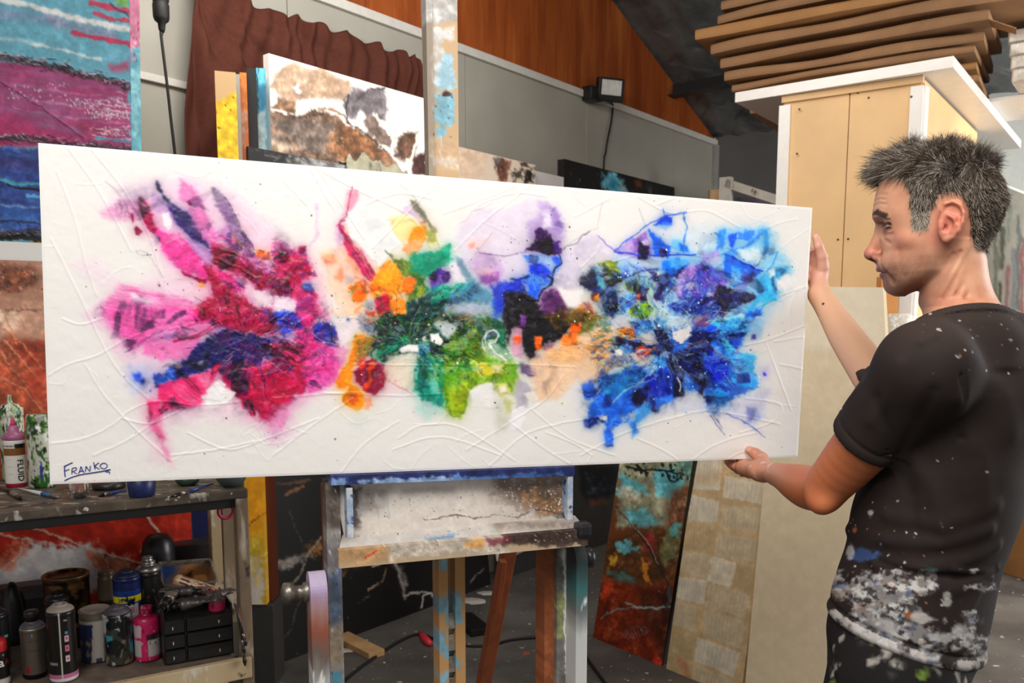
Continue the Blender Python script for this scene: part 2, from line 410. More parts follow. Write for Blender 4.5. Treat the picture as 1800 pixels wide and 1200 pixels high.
# white far wall at the right, beyond the tall store
m_pale = plain('pale_wall', (206, 208, 202), .6, var=.02)
b = MB(); b.box((5.4, 6.75, 1.6), [(1, 0, 0), (0, 1, 0), (0, 0, 1)], (5.0, .08, 3.2), 0); b.build('wall_right', m_pale)['kind'] = 'structure'
# corrugated dark roof lining
m_roof = splat('dark_sarking', ((70, 73, 74), (104, 106, 106), 4, (1, 1, 1)), [((130, 134, 134), 5, .58, .80, (1, 3, 1), 6), ((20, 22, 24), 3, .55, .75, (2, 1, 1), 3)], rough=.32, spec=.6)
sl = np.linspace(-3.0, SC, 90); qn = np.linspace(-.6, 9.0, 120)
Sg, Qg = np.meshgrid(sl, qn); rip = .034*np.abs(np.sin(Qg*math.pi/.22))**.7+.006*np.sin(Sg*9+Qg*3)
P = W0+Sg[..., None]*dW+Qg[..., None]*nW; P[..., 2] = ZT+0.02+.418*(SC-Sg)+rip
i = np.arange(P.shape[0]*P.shape[1]).reshape(P.shape[:2]); F = np.stack([i[:-1, :-1], i[1:, :-1], i[1:, 1:], i[:-1, 1:]], -1).reshape(-1, 4)
o = mesh('ceiling', P.reshape(-1, 3), F, m_roof, smooth=True, origin=P[0, 0]); o['kind'] = 'structure'
m_steel = plain('dark_roof_steel', (48, 52, 54), .45, .4)
for s_ in (1.32, 2.38):
    b = MB(); b.bar(wp(s_, ceil_z(s_)-.05, 0), wp(s_, ceil_z(s_)-.05, 7), .09, .05, (0, 0, 1)); b.bar(wp(s_-.05, ceil_z(s_)-.10, 0), wp(s_-.05, ceil_z(s_)-.10, 7), .012, .1, (0, 0, 1))
    b.build('trim_%d' % (4 if s_ < 2 else 5), m_steel)['kind'] = 'structure'
b = MB()
for zz in (3.14, 3.46, 3.80):
    for k in (-.02, .03): b.lathe([(.011, 0), (.011, .006), (.004, .01)], wp(1.02+k, zz, .002), 10, [dW, (0, 0, 1), nW])
# ------------------------------------------------------------------ tall MDF store with white top board
m_mdf = plain('mdf_sheet', (226, 186, 134), .6, var=.04, scale=3, bstr=.05)
m_melm = plain('white_melamine', (232, 228, 222), .35, var=.015)
K0 = at(1624, 138, 3.8); K0[2] = 0; ZK = at(1624, 138, 3.8)[2]
dK = unit(V3(-2251/1500., 1, 0)); sK = unit(V3(1153/1500., 1, 0)); wK = .60; LK = 1.25
store = empty('storage_cupboard', K0+dK*wK/2+sK*.5, 'tall tan fibreboard cupboard with white corner battens and flat white top', 'cupboard')
b = MB()
b.box(K0+dK*(wK*.255)+sK*.008+V3(0, 0, ZK/2), [dK, sK, (0, 0, 1)], (wK*.49-.004, .016, ZK), .001)
b.box(K0+dK*(wK*.745)+sK*.008+V3(0, 0, ZK/2), [dK, sK, (0, 0, 1)], (wK*.49-.004, .016, ZK), .001)
b.build('front_panel', m_mdf, store)
b = MB(); b.box(K0+sK*(LK/2+.02)+dK*.008+V3(0, 0, ZK/2), [sK, dK, (0, 0, 1)], (LK, .016, ZK), .001); b.build('side_panel', m_mdf, store)
b = MB(); b.box(K0+sK*(LK/2+.02)+dK*(wK-.008)+V3(0, 0, ZK/2), [sK, dK, (0, 0, 1)], (LK, .016, ZK), .001); b.build('side_panel', m_mdf, store)
b = MB(); b.box(K0+sK*(LK+.03)+dK*(wK/2)+V3(0, 0, ZK/2), [dK, sK, (0, 0, 1)], (wK-.03, .016, ZK), .001); b.build('back_panel', m_mdf, store)
for o_ in (0.022, wK-.016):
    b = MB(); b.bar(K0+dK*o_-sK*.008+V3(0, 0, .0), K0+dK*o_-sK*.008+V3(0, 0, ZK-.03), .052, .014, dK)
    if o_ < .1: b.bar(K0-dK*.008+sK*.022, K0-dK*.008+sK*.022+V3(0, 0, ZK-.03), .05, .014, sK)
    o = b.build('corner_batten', m_melm, store); o['label'] = 'white corner batten'
nK = V3(dK[1], -dK[0], 0); nK = nK if nK[1] < 0 else -nK
b = MB()
for x_, y_ in ((1494, 165), (1508, 163), (1527, 172), (1473, 421), (1491, 420), (1482, 628), (1499, 628)):
    p = on_plane(x_, y_, K0+nK*.0005, nK); b.lathe([(.005, -.002), (.005, .001), (.003, .002)], p, 10, [dK, (0, 0, 1), nK])
for x_, y_ in ((1405, 192), (1401, 270), (1602, 170)):
    p = on_plane(x_, y_, K0+nK*.0155, nK); b.lathe([(.005, -.002), (.005, .001), (.003, .002)], p, 10, [dK, (0, 0, 1), nK])
b.build('screw', m_screw, store)['kind'] = 'stuff'
# top board from photo corners
zt = ZK+.012
A = fl(1292, 180, zt); B = fl(1675, 118, zt); Cc = B+sK*2.0; D = A+sK*2.0
b = MB(); th = .045
b.hexa([A, B, Cc, D]+[p+V3(0, 0, th) for p in (A, B, Cc, D)]); o = b.build('top_board', m_melm, store)
b = MB(); b.bar(K0+dK*.0+V3(0, 0, ZK-.004), K0+dK*wK+V3(0, 0, ZK-.004), .03, .03, (0, 0, 1)); b.build('top_rail', m_mdf, store)
# ------------------------------------------------------------------ storage rack along the wall and the canvases on it
m_wood = plain('raw_pine', (190, 150, 104), .6, var=.12, scale=8, stretch=(1, 1, .2))
m_rust = plain('reddish_pine', (150, 78, 42), .5, var=.15, scale=9, stretch=(3, 3, .3))
m_black = plain('black_canvas_edge', (20, 19, 20), .5, var=.2)
s_of = lambda x, off=.0: (lambda q: np.dot(q-W0, dW))(on_plane(x, 500, wp(0, 0, off), nW))
ZR = 1.75
rack = empty('storage_rack', wp(.2, 0, .5), 'long raised timber rack along the grey wall behind the easel', 'rack')
sa, sb = s_of(372, .62), s_of(1130, .3)
b = MB(); b.box((wp(sa, ZR-.012, .40)+wp(sb, ZR-.012, .40))/2, [dW, nW, (0, 0, 1)], (sb-sa, .70, .024)); b.build('shelf_board', m_wood, rack)
for x_ in (560, 838, 1125):
    s_ = s_of(x_, .05); b = MB(); b.bar(wp(s_, 0, .04), wp(s_, ZR-.024, .04), .06, .045, dW); b.build('post', m_wood, rack)
    b = MB(); b.bar(wp(s_, ZR-.5, .05), wp(s_, ZR-.03, .6), .045, .03, dW); b.build('bracket', m_wood, rack)
def wall_panel(name, x0, y0, x1, off, z0, th, nx, ny, paint, label, cat, seed, base, side=None, y1=None, group=None, warp=1., scale=1.):
    A = on_plane(x0, y0, wp(0, 0, off), nW); B = on_plane(x1, y1 if y1 else y0, wp(0, 0, off), nW)
    if y1 is None: B[2] = A[2]
    o = panel(name, [A, B, V3(B[0], B[1], z0), V3(A[0], A[1], z0)], nx, ny, th, paint, side=side, seed=seed, base=base, warp=warp, scale=scale)
    return tag(o, label, cat, group)
def pa_brown(p):
    p.frame(400, 0, 3.636)
    p.poly([270,560,330,420,420,400,520,450,600,420,700,500,790,520,760,640,560,640,400,660], (176,146,122), 1, 5, 6, .3)
    p.poly([430,440,520,430,560,480,500,540,440,500], (196,166,142), .9, 5, 3)
    p.poly([270,600,420,660,600,690,740,720,760,800,900,860,1050,1000,1100,1110,250,1000], (120,88,66), 1, 4, 6, .5)
    p.poly([300,760,500,740,700,790,720,900,700,1010,500,1000,300,920], (112,98,90), .9, 12, 10, .5)
    p.poly([700,800,900,870,1000,980,760,1020,640,960], (126,80,46), .8, 10, 10, .6)
    p.poly([740,640,800,560,900,560,1000,560,1030,700,1010,780,900,760,860,700,800,760,750,740], (112,104,108), 1, 4, 5, .4)
    p.poly([860,760,960,740,1040,850,1060,940,980,920,900,850], (110,92,84), 1, 4, 5, .4)
    p.poly([1090,880,1150,840,1220,850,1190,980,1130,1030,1070,1000], (100,70,54), 1, 3, 5, .5)
    p.poly([1180,1010,1275,960,1275,1120,1180,1110], (66,36,34), 1, 3, 4, .4)
    for q in ([420,740,560,700,640,660,540,640,440,640], [940,730,1040,800,1050,850,980,800]): p.poly(q, (240,236,230), .95, 3, 3, .1, .8)
    p.poly([420,550,470,540,480,590,440,600], (250,248,244), 1, 2, 2); p.poly([245,560,310,570,320,660,260,690,240,640], (246,243,238), 1, 2, 3)
    p.line([270,700,420,740,560,700,720,740,760,800], 5, (230,222,212), .9, 1, rough=3); p.line([300,720,430,760,620,735], 2.4, (60,40,34), .9)
    p.line([740,640,770,600,760,700,760,790,850,830,1010,960], 2.6, (50,42,44), .9, rough=1); p.line([820,640,900,560,1010,570], 3, (60,54,58), .8, rough=1)
    p.line([1050,960,1080,840,1060,800], 3, (246,240,232), 1, rough=1); p.line([1160,1040,1210,900,1220,860], 4, (240,232,222), 1, rough=1)
    p.line([960,740,1040,860], 4, (236,228,218), 1, rough=1); p.line([280,820,380,870,460,960,560,1010], 3, (170,128,96), .8, rough=2)
    p.dots([280,740,900,1040], 90, [(196,176,150),(70,50,40),(150,110,76)], (.5,1.6))
    p.poly([280,910,380,900,420,950,330,970,280,960], (200,176,152), .8, 5, 4)
wall_panel('canvas_painting', 472, 93.5, 748, .55, ZR, .035, 230, 110, pa_brown, 'white canvas with brown and grey poured abstract in front of the brown drape', 'painting', 3, (240,237,231), side=(228,222,214))
def pa_dark(p):
    p.frame(400, 0, 3.636)
    p.poly([400,1010,560,990,760,1030,1250,1110,1250,1200,300,1100], (150,148,146), .9, 8, 10, .5, st=(10, 20, 4, .6))
    p.line([240,990,330,1005,300,1030], 4, (110,108,108), .7); p.line([150,950,420,985], 2, (90,88,88), .6)
wall_panel('canvas_painting', 436, 257, 742, .70, ZR, .04, 150, 60, pa_dark, 'black canvas with grey sweeps, standing below the brown and white abstract', 'painting', 5, (26,25,27), side=(48,46,48))
# row of canvases seen end-on at the left of the rack
rowc = [(377, 414, 124, (203,166,118), 'plain brown cardboard carton standing end-on beside the stored canvases', .78, 'carton'),
        (414, 421, 130, (150,146,140), 'narrow grey canvas end between the carton and the orange one', .70, 'painting'),
        (421, 433, 127, (176,88,34), 'orange and brown canvas standing end-on beside a black one', .68, 'painting'),
        (434, 450, 119, (18,17,18), 'black canvas standing end-on left of the blue one', .66, 'painting'),
        (450, 466, 119, (48,122,150), 'teal blue canvas standing end-on beside the brown and white abstract', .62, 'painting')]
def edge_canvas(x0, x1, ytop, colr, lab, off, cat, paint=None, zb=ZR):
    A = on_plane(x0, ytop, wp(0, 0, off), nW); r0 = unit(V3(A[0], A[1], 0)); pd = V3(r0[1], -r0[0], 0); B = on_plane(x1, ytop, A, r0); B[2] = A[2]
    A2 = A.copy(); A2[2] = zb; B2 = B.copy(); B2[2] = zb
    o = panel('carton' if cat == 'carton' else 'canvas_painting', [A, B, B2, A2], 14, 90, off-.30, paint or (lambda p: None), base=colr, seed=int(x0), scale=.8)
    return tag(o, lab, cat)
def pe_carton(p):
    p.frame(0, 0, 2.667)
    p.poly([990,480,1120,420,1130,1400,985,1400], (232,186,28), 1, 1, 3); p.line([1015,500,1010,740], 2.6, (170,92,40), 1)
    p.dots([1020,450,1100,740], 12, [(40,30,20),(220,120,40)], (.8,2)); p.poly([985,480,1003,480,1003,650,985,650], (110,150,170), 1, 1, 0)
def pe_tan(p): pass
def pe_or(p): p.poly([422,120,433,120,433,200,425,190], (200,120,50), .8, 3, 3); p.poly([422,190,433,200,433,260,422,260], (150,110,96), .8, 3, 3); p.dots([422,125,433,270], 16, [(60,20,10),(220,150,60)], (.7, 1.6))
def pe_teal(p): p.poly([448,120,468,118,468,150,450,150], (90,180,205), .9, 4, 3); p.poly([450,200,468,196,468,280,450,280], (150,160,160), .9, 5, 3); p.line([451,118,451,280], 2, (20,30,36), .9); p.poly([456,150,468,150,468,196,456,196], (30,96,124), .8, 4, 3)
for r_, pf in zip(rowc, (pe_carton, None, pe_or, None, pe_teal)): edge_canvas(r_[0], r_[1], r_[2], r_[3], r_[4], r_[5], r_[6], pf)
def pa_beige(p):
    p.frame(780, 0, 3.158)
    p.poly([80,800,240,840,230,1000,80,1000], (214,178,146), .6, 10, 8, .3, st=(-20, 30, 4, .7))
    p.poly([270,880,330,870,360,900,350,990,320,1020,290,960], (110,66,52), .95, 3, 6, .6); p.poly([280,870,310,860,300,940,278,920], (110,120,130), .8, 4, 5)
    p.poly([410,890,505,915,505,930,430,920], (60,44,38), .9, 2, 4); p.poly([420,930,505,925,508,1020,440,1010,450,960], (24,22,22), .95, 3, 6, .5)
    p.poly([380,960,430,950,430,1000,390,1010], (36,32,30), .8, 3, 8, .5); p.dots([280,860,500,1010], 40, [(30,26,24),(200,190,180),(110,80,60)], (.6,1.6))
wall_panel('canvas_painting', 800, 256, 941, .42, ZR, .03, 110, 70, pa_beige, 'cream canvas with brown and black smears, right of the easel mast', 'painting', 9, (226,206,186))
wall_panel('white_board', 941, 300, 991, .36, ZR, .02, 20, 30, lambda p: None, 'small plain pale board between the cream and the black canvas', 'board', 9, (214,210,210))
def pa_blackblue(p):
    p.frame(780, 0, 3.158)
    p.poly([880,1050,870,1000,890,960,940,965,1000,1000,1020,1060,1010,1100], (104,190,216), 1, 3, 6, .35); p.poly([900,1040,930,990,960,1010,950,1060], (30,120,160), .8, 4, 5)
    p.poly([960,1010,1010,1020,1020,1070,980,1070], (190,214,220), .7, 4, 4); p.poly([1060,1000,1090,990,1100,1030,1070,1050], (130,70,30), .7, 4, 5); p.poly([1130,1030,1150,1020,1160,1070], (90,100,104), .6, 4, 5)
    p.dots([700,900,1250,1080], 50, [(60,80,90),(120,130,130),(90,50,30)], (.5,1.4))
wall_panel('canvas_painting', 992, 279, 1187, .34, ZR, .05, 150, 60, pa_blackblue, 'black canvas with one light blue blot, against the grey wall', 'painting', 13, (22,21,23))
# rag over the black canvas
m_rag = splat('grey_green_cloth', ((150,146,124), (176,172,150), 14, (1,1,1)), [((110,106,88), 20, .55, .7, (1,1,1), 3)], rough=.9)
A = on_plane(612, 268, wp(0,0,.70), nW); A[2] = on_plane(612, 282, wp(0,0,.70), nW)[2]
us = np.linspace(0, 1, 46); vs = np.linspace(0, 1, 26); U, Vv = np.meshgrid(us, vs)
ztop = on_plane(600, 0, wp(0,0,.70), nW)
ztc = on_plane(436, 257, wp(0,0,.70), nW)[2]
P = np.zeros(U.shape+(3,)); s0_ = s_of(612, .70); s1_ = s_of(730, .70)
off = .70+.035+.02*np.sin(U*9+Vv*4)-.0; 
sag = np.where(Vv < .35, (.35-Vv)*-.3, 0)
hump = .055*np.exp(-((U-.25)/.22)**2)+.035*np.exp(-((U-.6)/.2)**2)
for i in range(3): P[..., i] = W0[i]+dW[i]*(s0_+(s1_-s0_)*U)
offs = .62+.13*Vv+.02*np.sin(U*14+Vv*5)*Vv
P += offs[..., None]*nW
P[..., 2] = ztc+.008+hump*np.sin(np.clip(Vv*1.1, 0, 1)*math.pi)**.6*(.7+.3*np.sin(U*30+Vv*10))-np.clip(Vv-.72, 0, 1)*.35-np.clip(.25-Vv, 0, 1)*.3+.006*np.sin(U*40+8*Vv)
i = np.arange(P.shape[0]*P.shape[1]).reshape(P.shape[:2]); F = np.stack([i[:-1,:-1], i[1:,:-1], i[1:,1:], i[:-1,1:]], -1).reshape(-1, 4)
o = mesh('rag', P.reshape(-1, 3), F, m_rag, smooth=True, origin=P.reshape(-1,3).mean(0)); md = o.modifiers.new('t', 'SOLIDIFY'); md.thickness = .004
tag(o, 'crumpled grey green rag draped over the top of the black canvas', 'cloth')
# ------------------------------------------------------------------ brown drape on the wall
m_drape = plain('brown_cloth', (84, 45, 35), .85, var=.06, scale=60, spec=.15)
top = [(330,-40),(360,-22),(416,0),(440,9),(477,21),(500,26),(518,33),(537,41),(560,48),(590,56),(620,65),(650,76),(675,85),(695,91),(711,96),(726,100),(734,104)]
bot = [(309,420),(340,420),(380,420),(430,420),(480,420),(520,420),(560,420),(600,420),(630,420),(660,420),(690,420),(715,420),(730,420),(740,420),(745,420),(748,420),(750,420)]
nu, nv_ = 260, 90
tp = np.array(top, float); bp = np.array(bot, float); kk = np.linspace(0, len(top)-1, nu)
tx = np.interp(kk, range(len(top)), tp[:,0]); ty = np.interp(kk, range(len(top)), tp[:,1])
bx = np.interp(np.linspace(0,1,nu), np.linspace(0,1,len(bot)), bp[:,0])
Pd = np.zeros((nv_, nu, 3))
Tw = np.array([on_plane(a, b_, wp(0,0,.06), nW) for a, b_ in zip(tx, ty)]); Bw = np.array([on_plane(a, 420, wp(0,0,.10), nW) for a in bx])
un = np.linspace(0, 1, nu)
sw = np.array([np.dot(q-W0, dW) for q in Tw]); swb = np.array([np.dot(q-W0, dW) for q in Bw]); lx = (s_of(318, .06)-swb[0])
for j, v in enumerate(np.linspace(0, 1, nv_)):
    Q = Tw*(1-v)+Bw*v
    # pull the left hem out below the gathered corner
    ph = un*18+v*3.0
    fold = .022*np.sin(un*46+v*9*(1-un))*(.35+.65*v)+.030*np.sin(un*21-v*7+2)*np.clip(v*2, 0.1, 1)+.012*np.sin(un*90+v*14)*(1-v)
    radial = np.arctan2(v+.02, un+.02); fold = fold+.045*np.abs(np.sin(radial*13))*np.exp(-un*1.6)*np.clip(v*3, 0, 1)
    swag = .02*np.sin(v*22-un*9+1.5*np.sin(un*8))*np.clip(1-v*1.4, 0, 1)*np.clip(un*4, 0, 1)
    Pd[j] = Q+nW*(fold+swag+.03)[:, None]
    Pd[j,:,2] += .012*np.sin(un*55)*(1-v)**2
i = np.arange(nu*nv_).reshape(nv_, nu); F = np.stack([i[:-1,:-1], i[1:,:-1], i[1:,1:], i[:-1,1:]], -1).reshape(-1, 4)
o = mesh('drape', Pd.reshape(-1,3), F, m_drape, smooth=True, origin=Pd[0,0]); md = o.modifiers.new('t', 'SOLIDIFY'); md.thickness = .004
tag(o, 'dark brown cloth drape gathered and hung on the grey wall', 'drape')
# ------------------------------------------------------------------ floodlight and its cable
m_blk = plain('black_metal', (28, 27, 28), .4, .3, var=.1); m_rub = plain('black_rubber', (24, 23, 23), .6)
m_flg = plain('lamp_glass', (205, 205, 200), .25)
FP = on_plane(1072, 158, wp(0,0,.12), nW)
fx = unit(nW*.45+V3(.12, -1, -.22))         # facing
fxs = unit(np.cross((0,0,1), fx)); fz = unit(np.cross(fx, fxs)*1.0)
if fz[2] < 0: fz = -fz
fl_o = empty('floodlight', FP, 'small black floodlight mounted on the white batten of the far wall', 'floodlight')
b = MB(); b.box(FP, [fxs, fx, fz], (.19, .05, .15), .008)
for k in range(7): b.box(FP-fx*.035+fxs*(-.075+.025*k), [fxs, fx, fz], (.004, .03, .13), .001)
b.build('housing', m_blk, fl_o)
b = MB(); b.box(FP+fx*.026+fz*.012, [fxs, fx, fz], (.145, .004, .095), .002); o = b.build('lens', m_flg, fl_o); o['label'] = 'pale glass lens'
b = MB(); b.tube([FP-fxs*.098+fx*.0, FP-fxs*.1-nW*.075, FP+fxs*.1-nW*.075, FP+fxs*.098], .008, 6); b.build('yoke', m_blk, fl_o); b = MB(); b.box(wp(np.dot(FP-W0,dW)-.11, FP[2]-.04, .05), [dW,nW,(0,0,1)], (.12,.08,.09), .01); b.build('sensor_box', m_blk, fl_o)
b = MB(); q = [FP-fz*.07-fx*.02]+[on_plane(x_, y_, wp(0,0,.02), nW) for x_, y_ in ((1077,185),(1074,215),(1068,245),(1064,270),(1061,300))]
e_ = q[-1].copy(); e_[2] = ZR+.02; q.append(e_); b.tube(spline(q), .007, 6); o = b.build('lamp_cable', m_rub); tag(o, 'thin black cable hanging from the floodlight down the grey wall', 'cable')
# hanging plug and lead at the left
b = MB(); PL = on_plane(283, 20, wp(0,0,.5), nW)
pc = empty('hanging_plug_lead', PL, 'black cable with a plug hanging in front of the wall beside the pink painting', 'cable')
AX = [(1,0,0),(0,1,0),(0,0,1)]
b.lathe([(.007,-.07),(.011,-.06),(.013,-.04),(.024,-.03),(.027,-.02),(.028,.02),(.025,.03),(.028,.035),(.028,.06),(.022,.07),(.018,.10),(.010,.12)], PL, 14, AX); b.build('plug', m_rub, pc, True)
b = MB(); q = [PL+V3(0,0,.9), PL+V3(0,0,.12)]; b.tube(q, .0055, 6); q = [PL-V3(0,0,.08)]+[on_plane(x_, y_, wp(0,0,.5), nW) for x_, y_ in ((283,60),(289,110),(295,160),(301,215),(308,275),(316,360))]; b.tube(spline(q), .0055, 6); b.build('lead', m_rub, pc, True)
# ------------------------------------------------------------------ window frame and timber behind, right
m_flake = splat('flaking_white_paint', ((225,220,208),(205,200,188),8,(1,1,1)), [((120,96,72), 16, .62, .68, (1,1,.3), 5)], rough=.6)
YF = 6.2
wf = empty('window_frame', V3(*(at(1320, 500, YF)[:2]), 0), 'old white flaking timber window frame standing beside the tall cupboard', 'window frame')
A = at(1277, 312, YF); B = at(1400, 352, YF-.25)
A0 = A.copy(); A0[2] = 0; B0 = B.copy(); B0[2] = 0
b = MB(); b.bar(A0, A, .085, .06, unit(B-A)); b.build('stile', m_flake, wf); b = MB(); b.bar(B0, B, .085, .06, unit(B-A)); b.build('stile', m_flake, wf)
b = MB(); b.bar(A-V3(0,0,.04), B-V3(0,0,.04), .06, .06, (0,0,1)); b.build('top_rail', m_flake, wf)
b = MB(); b.bar(A0+V3(0,0,.05), B0+V3(0,0,.05), .08, .06, (0,0,1)); b.build('bottom_rail', m_flake, wf)
b = MB(); A1 = at(1257, 334, 6.6); A10 = A1.copy(); A10[2] = 0; b.bar(A10, A1, .09, .05, (1,0,0)); tag(b.build('timber_post', m_wood), 'short raw pine post standing behind the white window frame', 'timber')
b = MB(); b.hexa([at(1290,400,6.45), at(1400,400,6.45), at(1400,400,6.7), at(1290,400,6.7), at(1292,346,6.45), at(1372,352,6.45), at(1372,352,6.7), at(1292,346,6.7)])
bx_ = b.build('box', plain('dark_plum_box', (60, 40, 60), .5, var=.4, scale=14)); 
for v in bx_.data.vertices:
    if v.co.z < .1: v.co.z = -bx_.location.z
tag(bx_, 'dark plum coloured box seen through the white window frame', 'box')
# ------------------------------------------------------------------ flattened cartons on the tall cupboard
m_card = plain('brown_cardboard', (150, 114, 82), .75, var=.07, scale=5, spec=.2)
m_card2 = plain('light_cardboard', (168, 124, 80), .75, var=.06, scale=5, spec=.2)
m_cardd = plain('cardboard_core', (150, 112, 76), .8, var=.25, scale=60, stretch=(1,1,4))
zc0 = zt+th
def carton(px0, z, L0, hz, lab, yaw=0.0, mat=m_card, dep=.5, bend=.0, seed=0, flap=False, Y0=4.68, lift=0.0):
    # a long flattened carton; its near left corner is seen at column px0
    A = V3((px0-900)/1500.*(Y0*cT-(z-1.5)*sT), Y0, z); q_ = math.radians(yaw); d0 = V3(dK[0]*math.cos(q_)-dK[1]*math.sin(q_), dK[0]*math.sin(q_)+dK[1]*math.cos(q_), 0)
    B = A-d0*L0+V3(0, 0, lift); n = 30; d = unit(B-A); aw = unit(np.cross((0,0,1), d)); aw = aw if aw[1] > 0 else -aw
    L = np.linalg.norm(B-A); R = np.random.RandomState(seed)
    us = np.linspace(0, 1, n); V = []; f = []
    prof = [(0,0),(-.006,hz*.25),(-.006,hz*.75),(0,hz),(dep*.5,hz*1.02),(dep,hz),(dep,0),(dep*.5,-.004)]
    k = len(prof)
    for i, u in enumerate(us):
        c = A+(B-A)*u; w = bend*math.sin(u*math.pi); tk = 1+.12*math.sin(u*9+seed*2)
        for (a, z) in prof: V.append(c+aw*(a+.01*math.sin(u*11+seed))+V3(0,0,w+z*tk))
    for i in range(n-1):
        for j in range(k):
            a = i*k+j; b_ = i*k+(j+1) % k; f.append((a, a+k, b_+k, b_))
    f.append(tuple(range(k))); f.append(tuple(range((n-1)*k, n*k))[::-1])
    root = mesh('flattened_carton', V, f, mat, smooth=False, origin=A)
    if flap:
        q = MB(); e = B; q.hexa([e+aw*.0+V3(0,0,-.0), e+aw*.12, e+aw*.12+d*.10+V3(0,0,-.05), e+d*.11+V3(0,0,-.06), e+V3(0,0,.005), e+aw*.12+V3(0,0,.005), e+aw*.12+d*.10+V3(0,0,-.045), e+d*.11+V3(0,0,-.055)])
        q.build('flap', m_cardd, root)
    return tag(root, lab, 'carton', 'flattened cartons piled on the tall cupboard')

z_ = zc0+.024
b = MB(); b.box(K0-dK*.06+sK*1.10+V3(0,0,zc0+.0105), [dK, sK, (0,0,1)], (1.0, .5, .019), .002); tag(b.build('support_plank', m_melm), 'white plank under the plastic wrapped packs on the cupboard top', 'plank')
cs = [(1318, 1.08, .030, 'lowest', 0, m_cardd, .62), (1296, 1.12, .032, 'second lowest', 1, m_card2, .60), (1286, 1.14, .030, 'third lowest', -1, m_card, .60),
      (1274, 1.2, .040, 'fourth lowest', 1, m_card, .60), (1266, 1.24, .042, 'fifth lowest', -1, m_card, .58), (1250, 1.45, .044, 'sixth lowest', 0, m_card, .56), (1222, 1.62, .046, 'seventh lowest', 1, m_card2, .55),
      (1262, 1.5, .040, 'third from the top', -2, m_card, .52), (1268, 1.36, .042, 'second from the top', 1, m_card, .5)]
nm = ['darkest end', 'pale end', 'thin crushed end', 'straight front fold', 'rounded end', 'gap above it', 'sticking out furthest', 'torn flap', 'below the big box']
for i, q in enumerate(cs):
    carton(q[0], z_, q[1], q[2], 'flattened carton on the cupboard, %s of the pile, %s' % (q[3], nm[i]), q[4], q[5], q[6], bend=.006*(i % 3), seed=i*3+1, flap=i in (4, 6, 7), Y0=4.72-.01*i)
    z_ += q[2]*1.14+.017+(.0 if i < 5 else .004)
A = V3(0,0,0)
carton(1313, z_+.01, 1.3, .16, 'large tan carton on top of the cupboard pile under the roof', -1, m_card2, .5, seed=40, Y0=4.5)
# plastic wrapped bundle on the right end of the store
m_wrap = splat('plastic_wrap', ((206,198,186),(176,160,140),10,(1,4,1)), [((240,240,240), 12, .58, .66, (3,1,1), 5)], rough=.15, spec=.8)
for i in range(4):
    bq = MB(); c0 = K0+V3(0,0,zc0+.0515+.0615*i)-dK*(.37-.010*i)+sK*(1.10+.01*i)
    bq.box(c0, [dK, sK, (0,0,1)], (.26, 1.0, .06), .008); o = bq.build('wrapped_canvas_pack', m_wrap)
    lb = ['bottom', 'second', 'third', 'top'][i]
    tag(o, 'plastic wrapped flat pack, %s of the four on the cupboard top' % lb, 'pack', 'plastic wrapped packs on the cupboard')
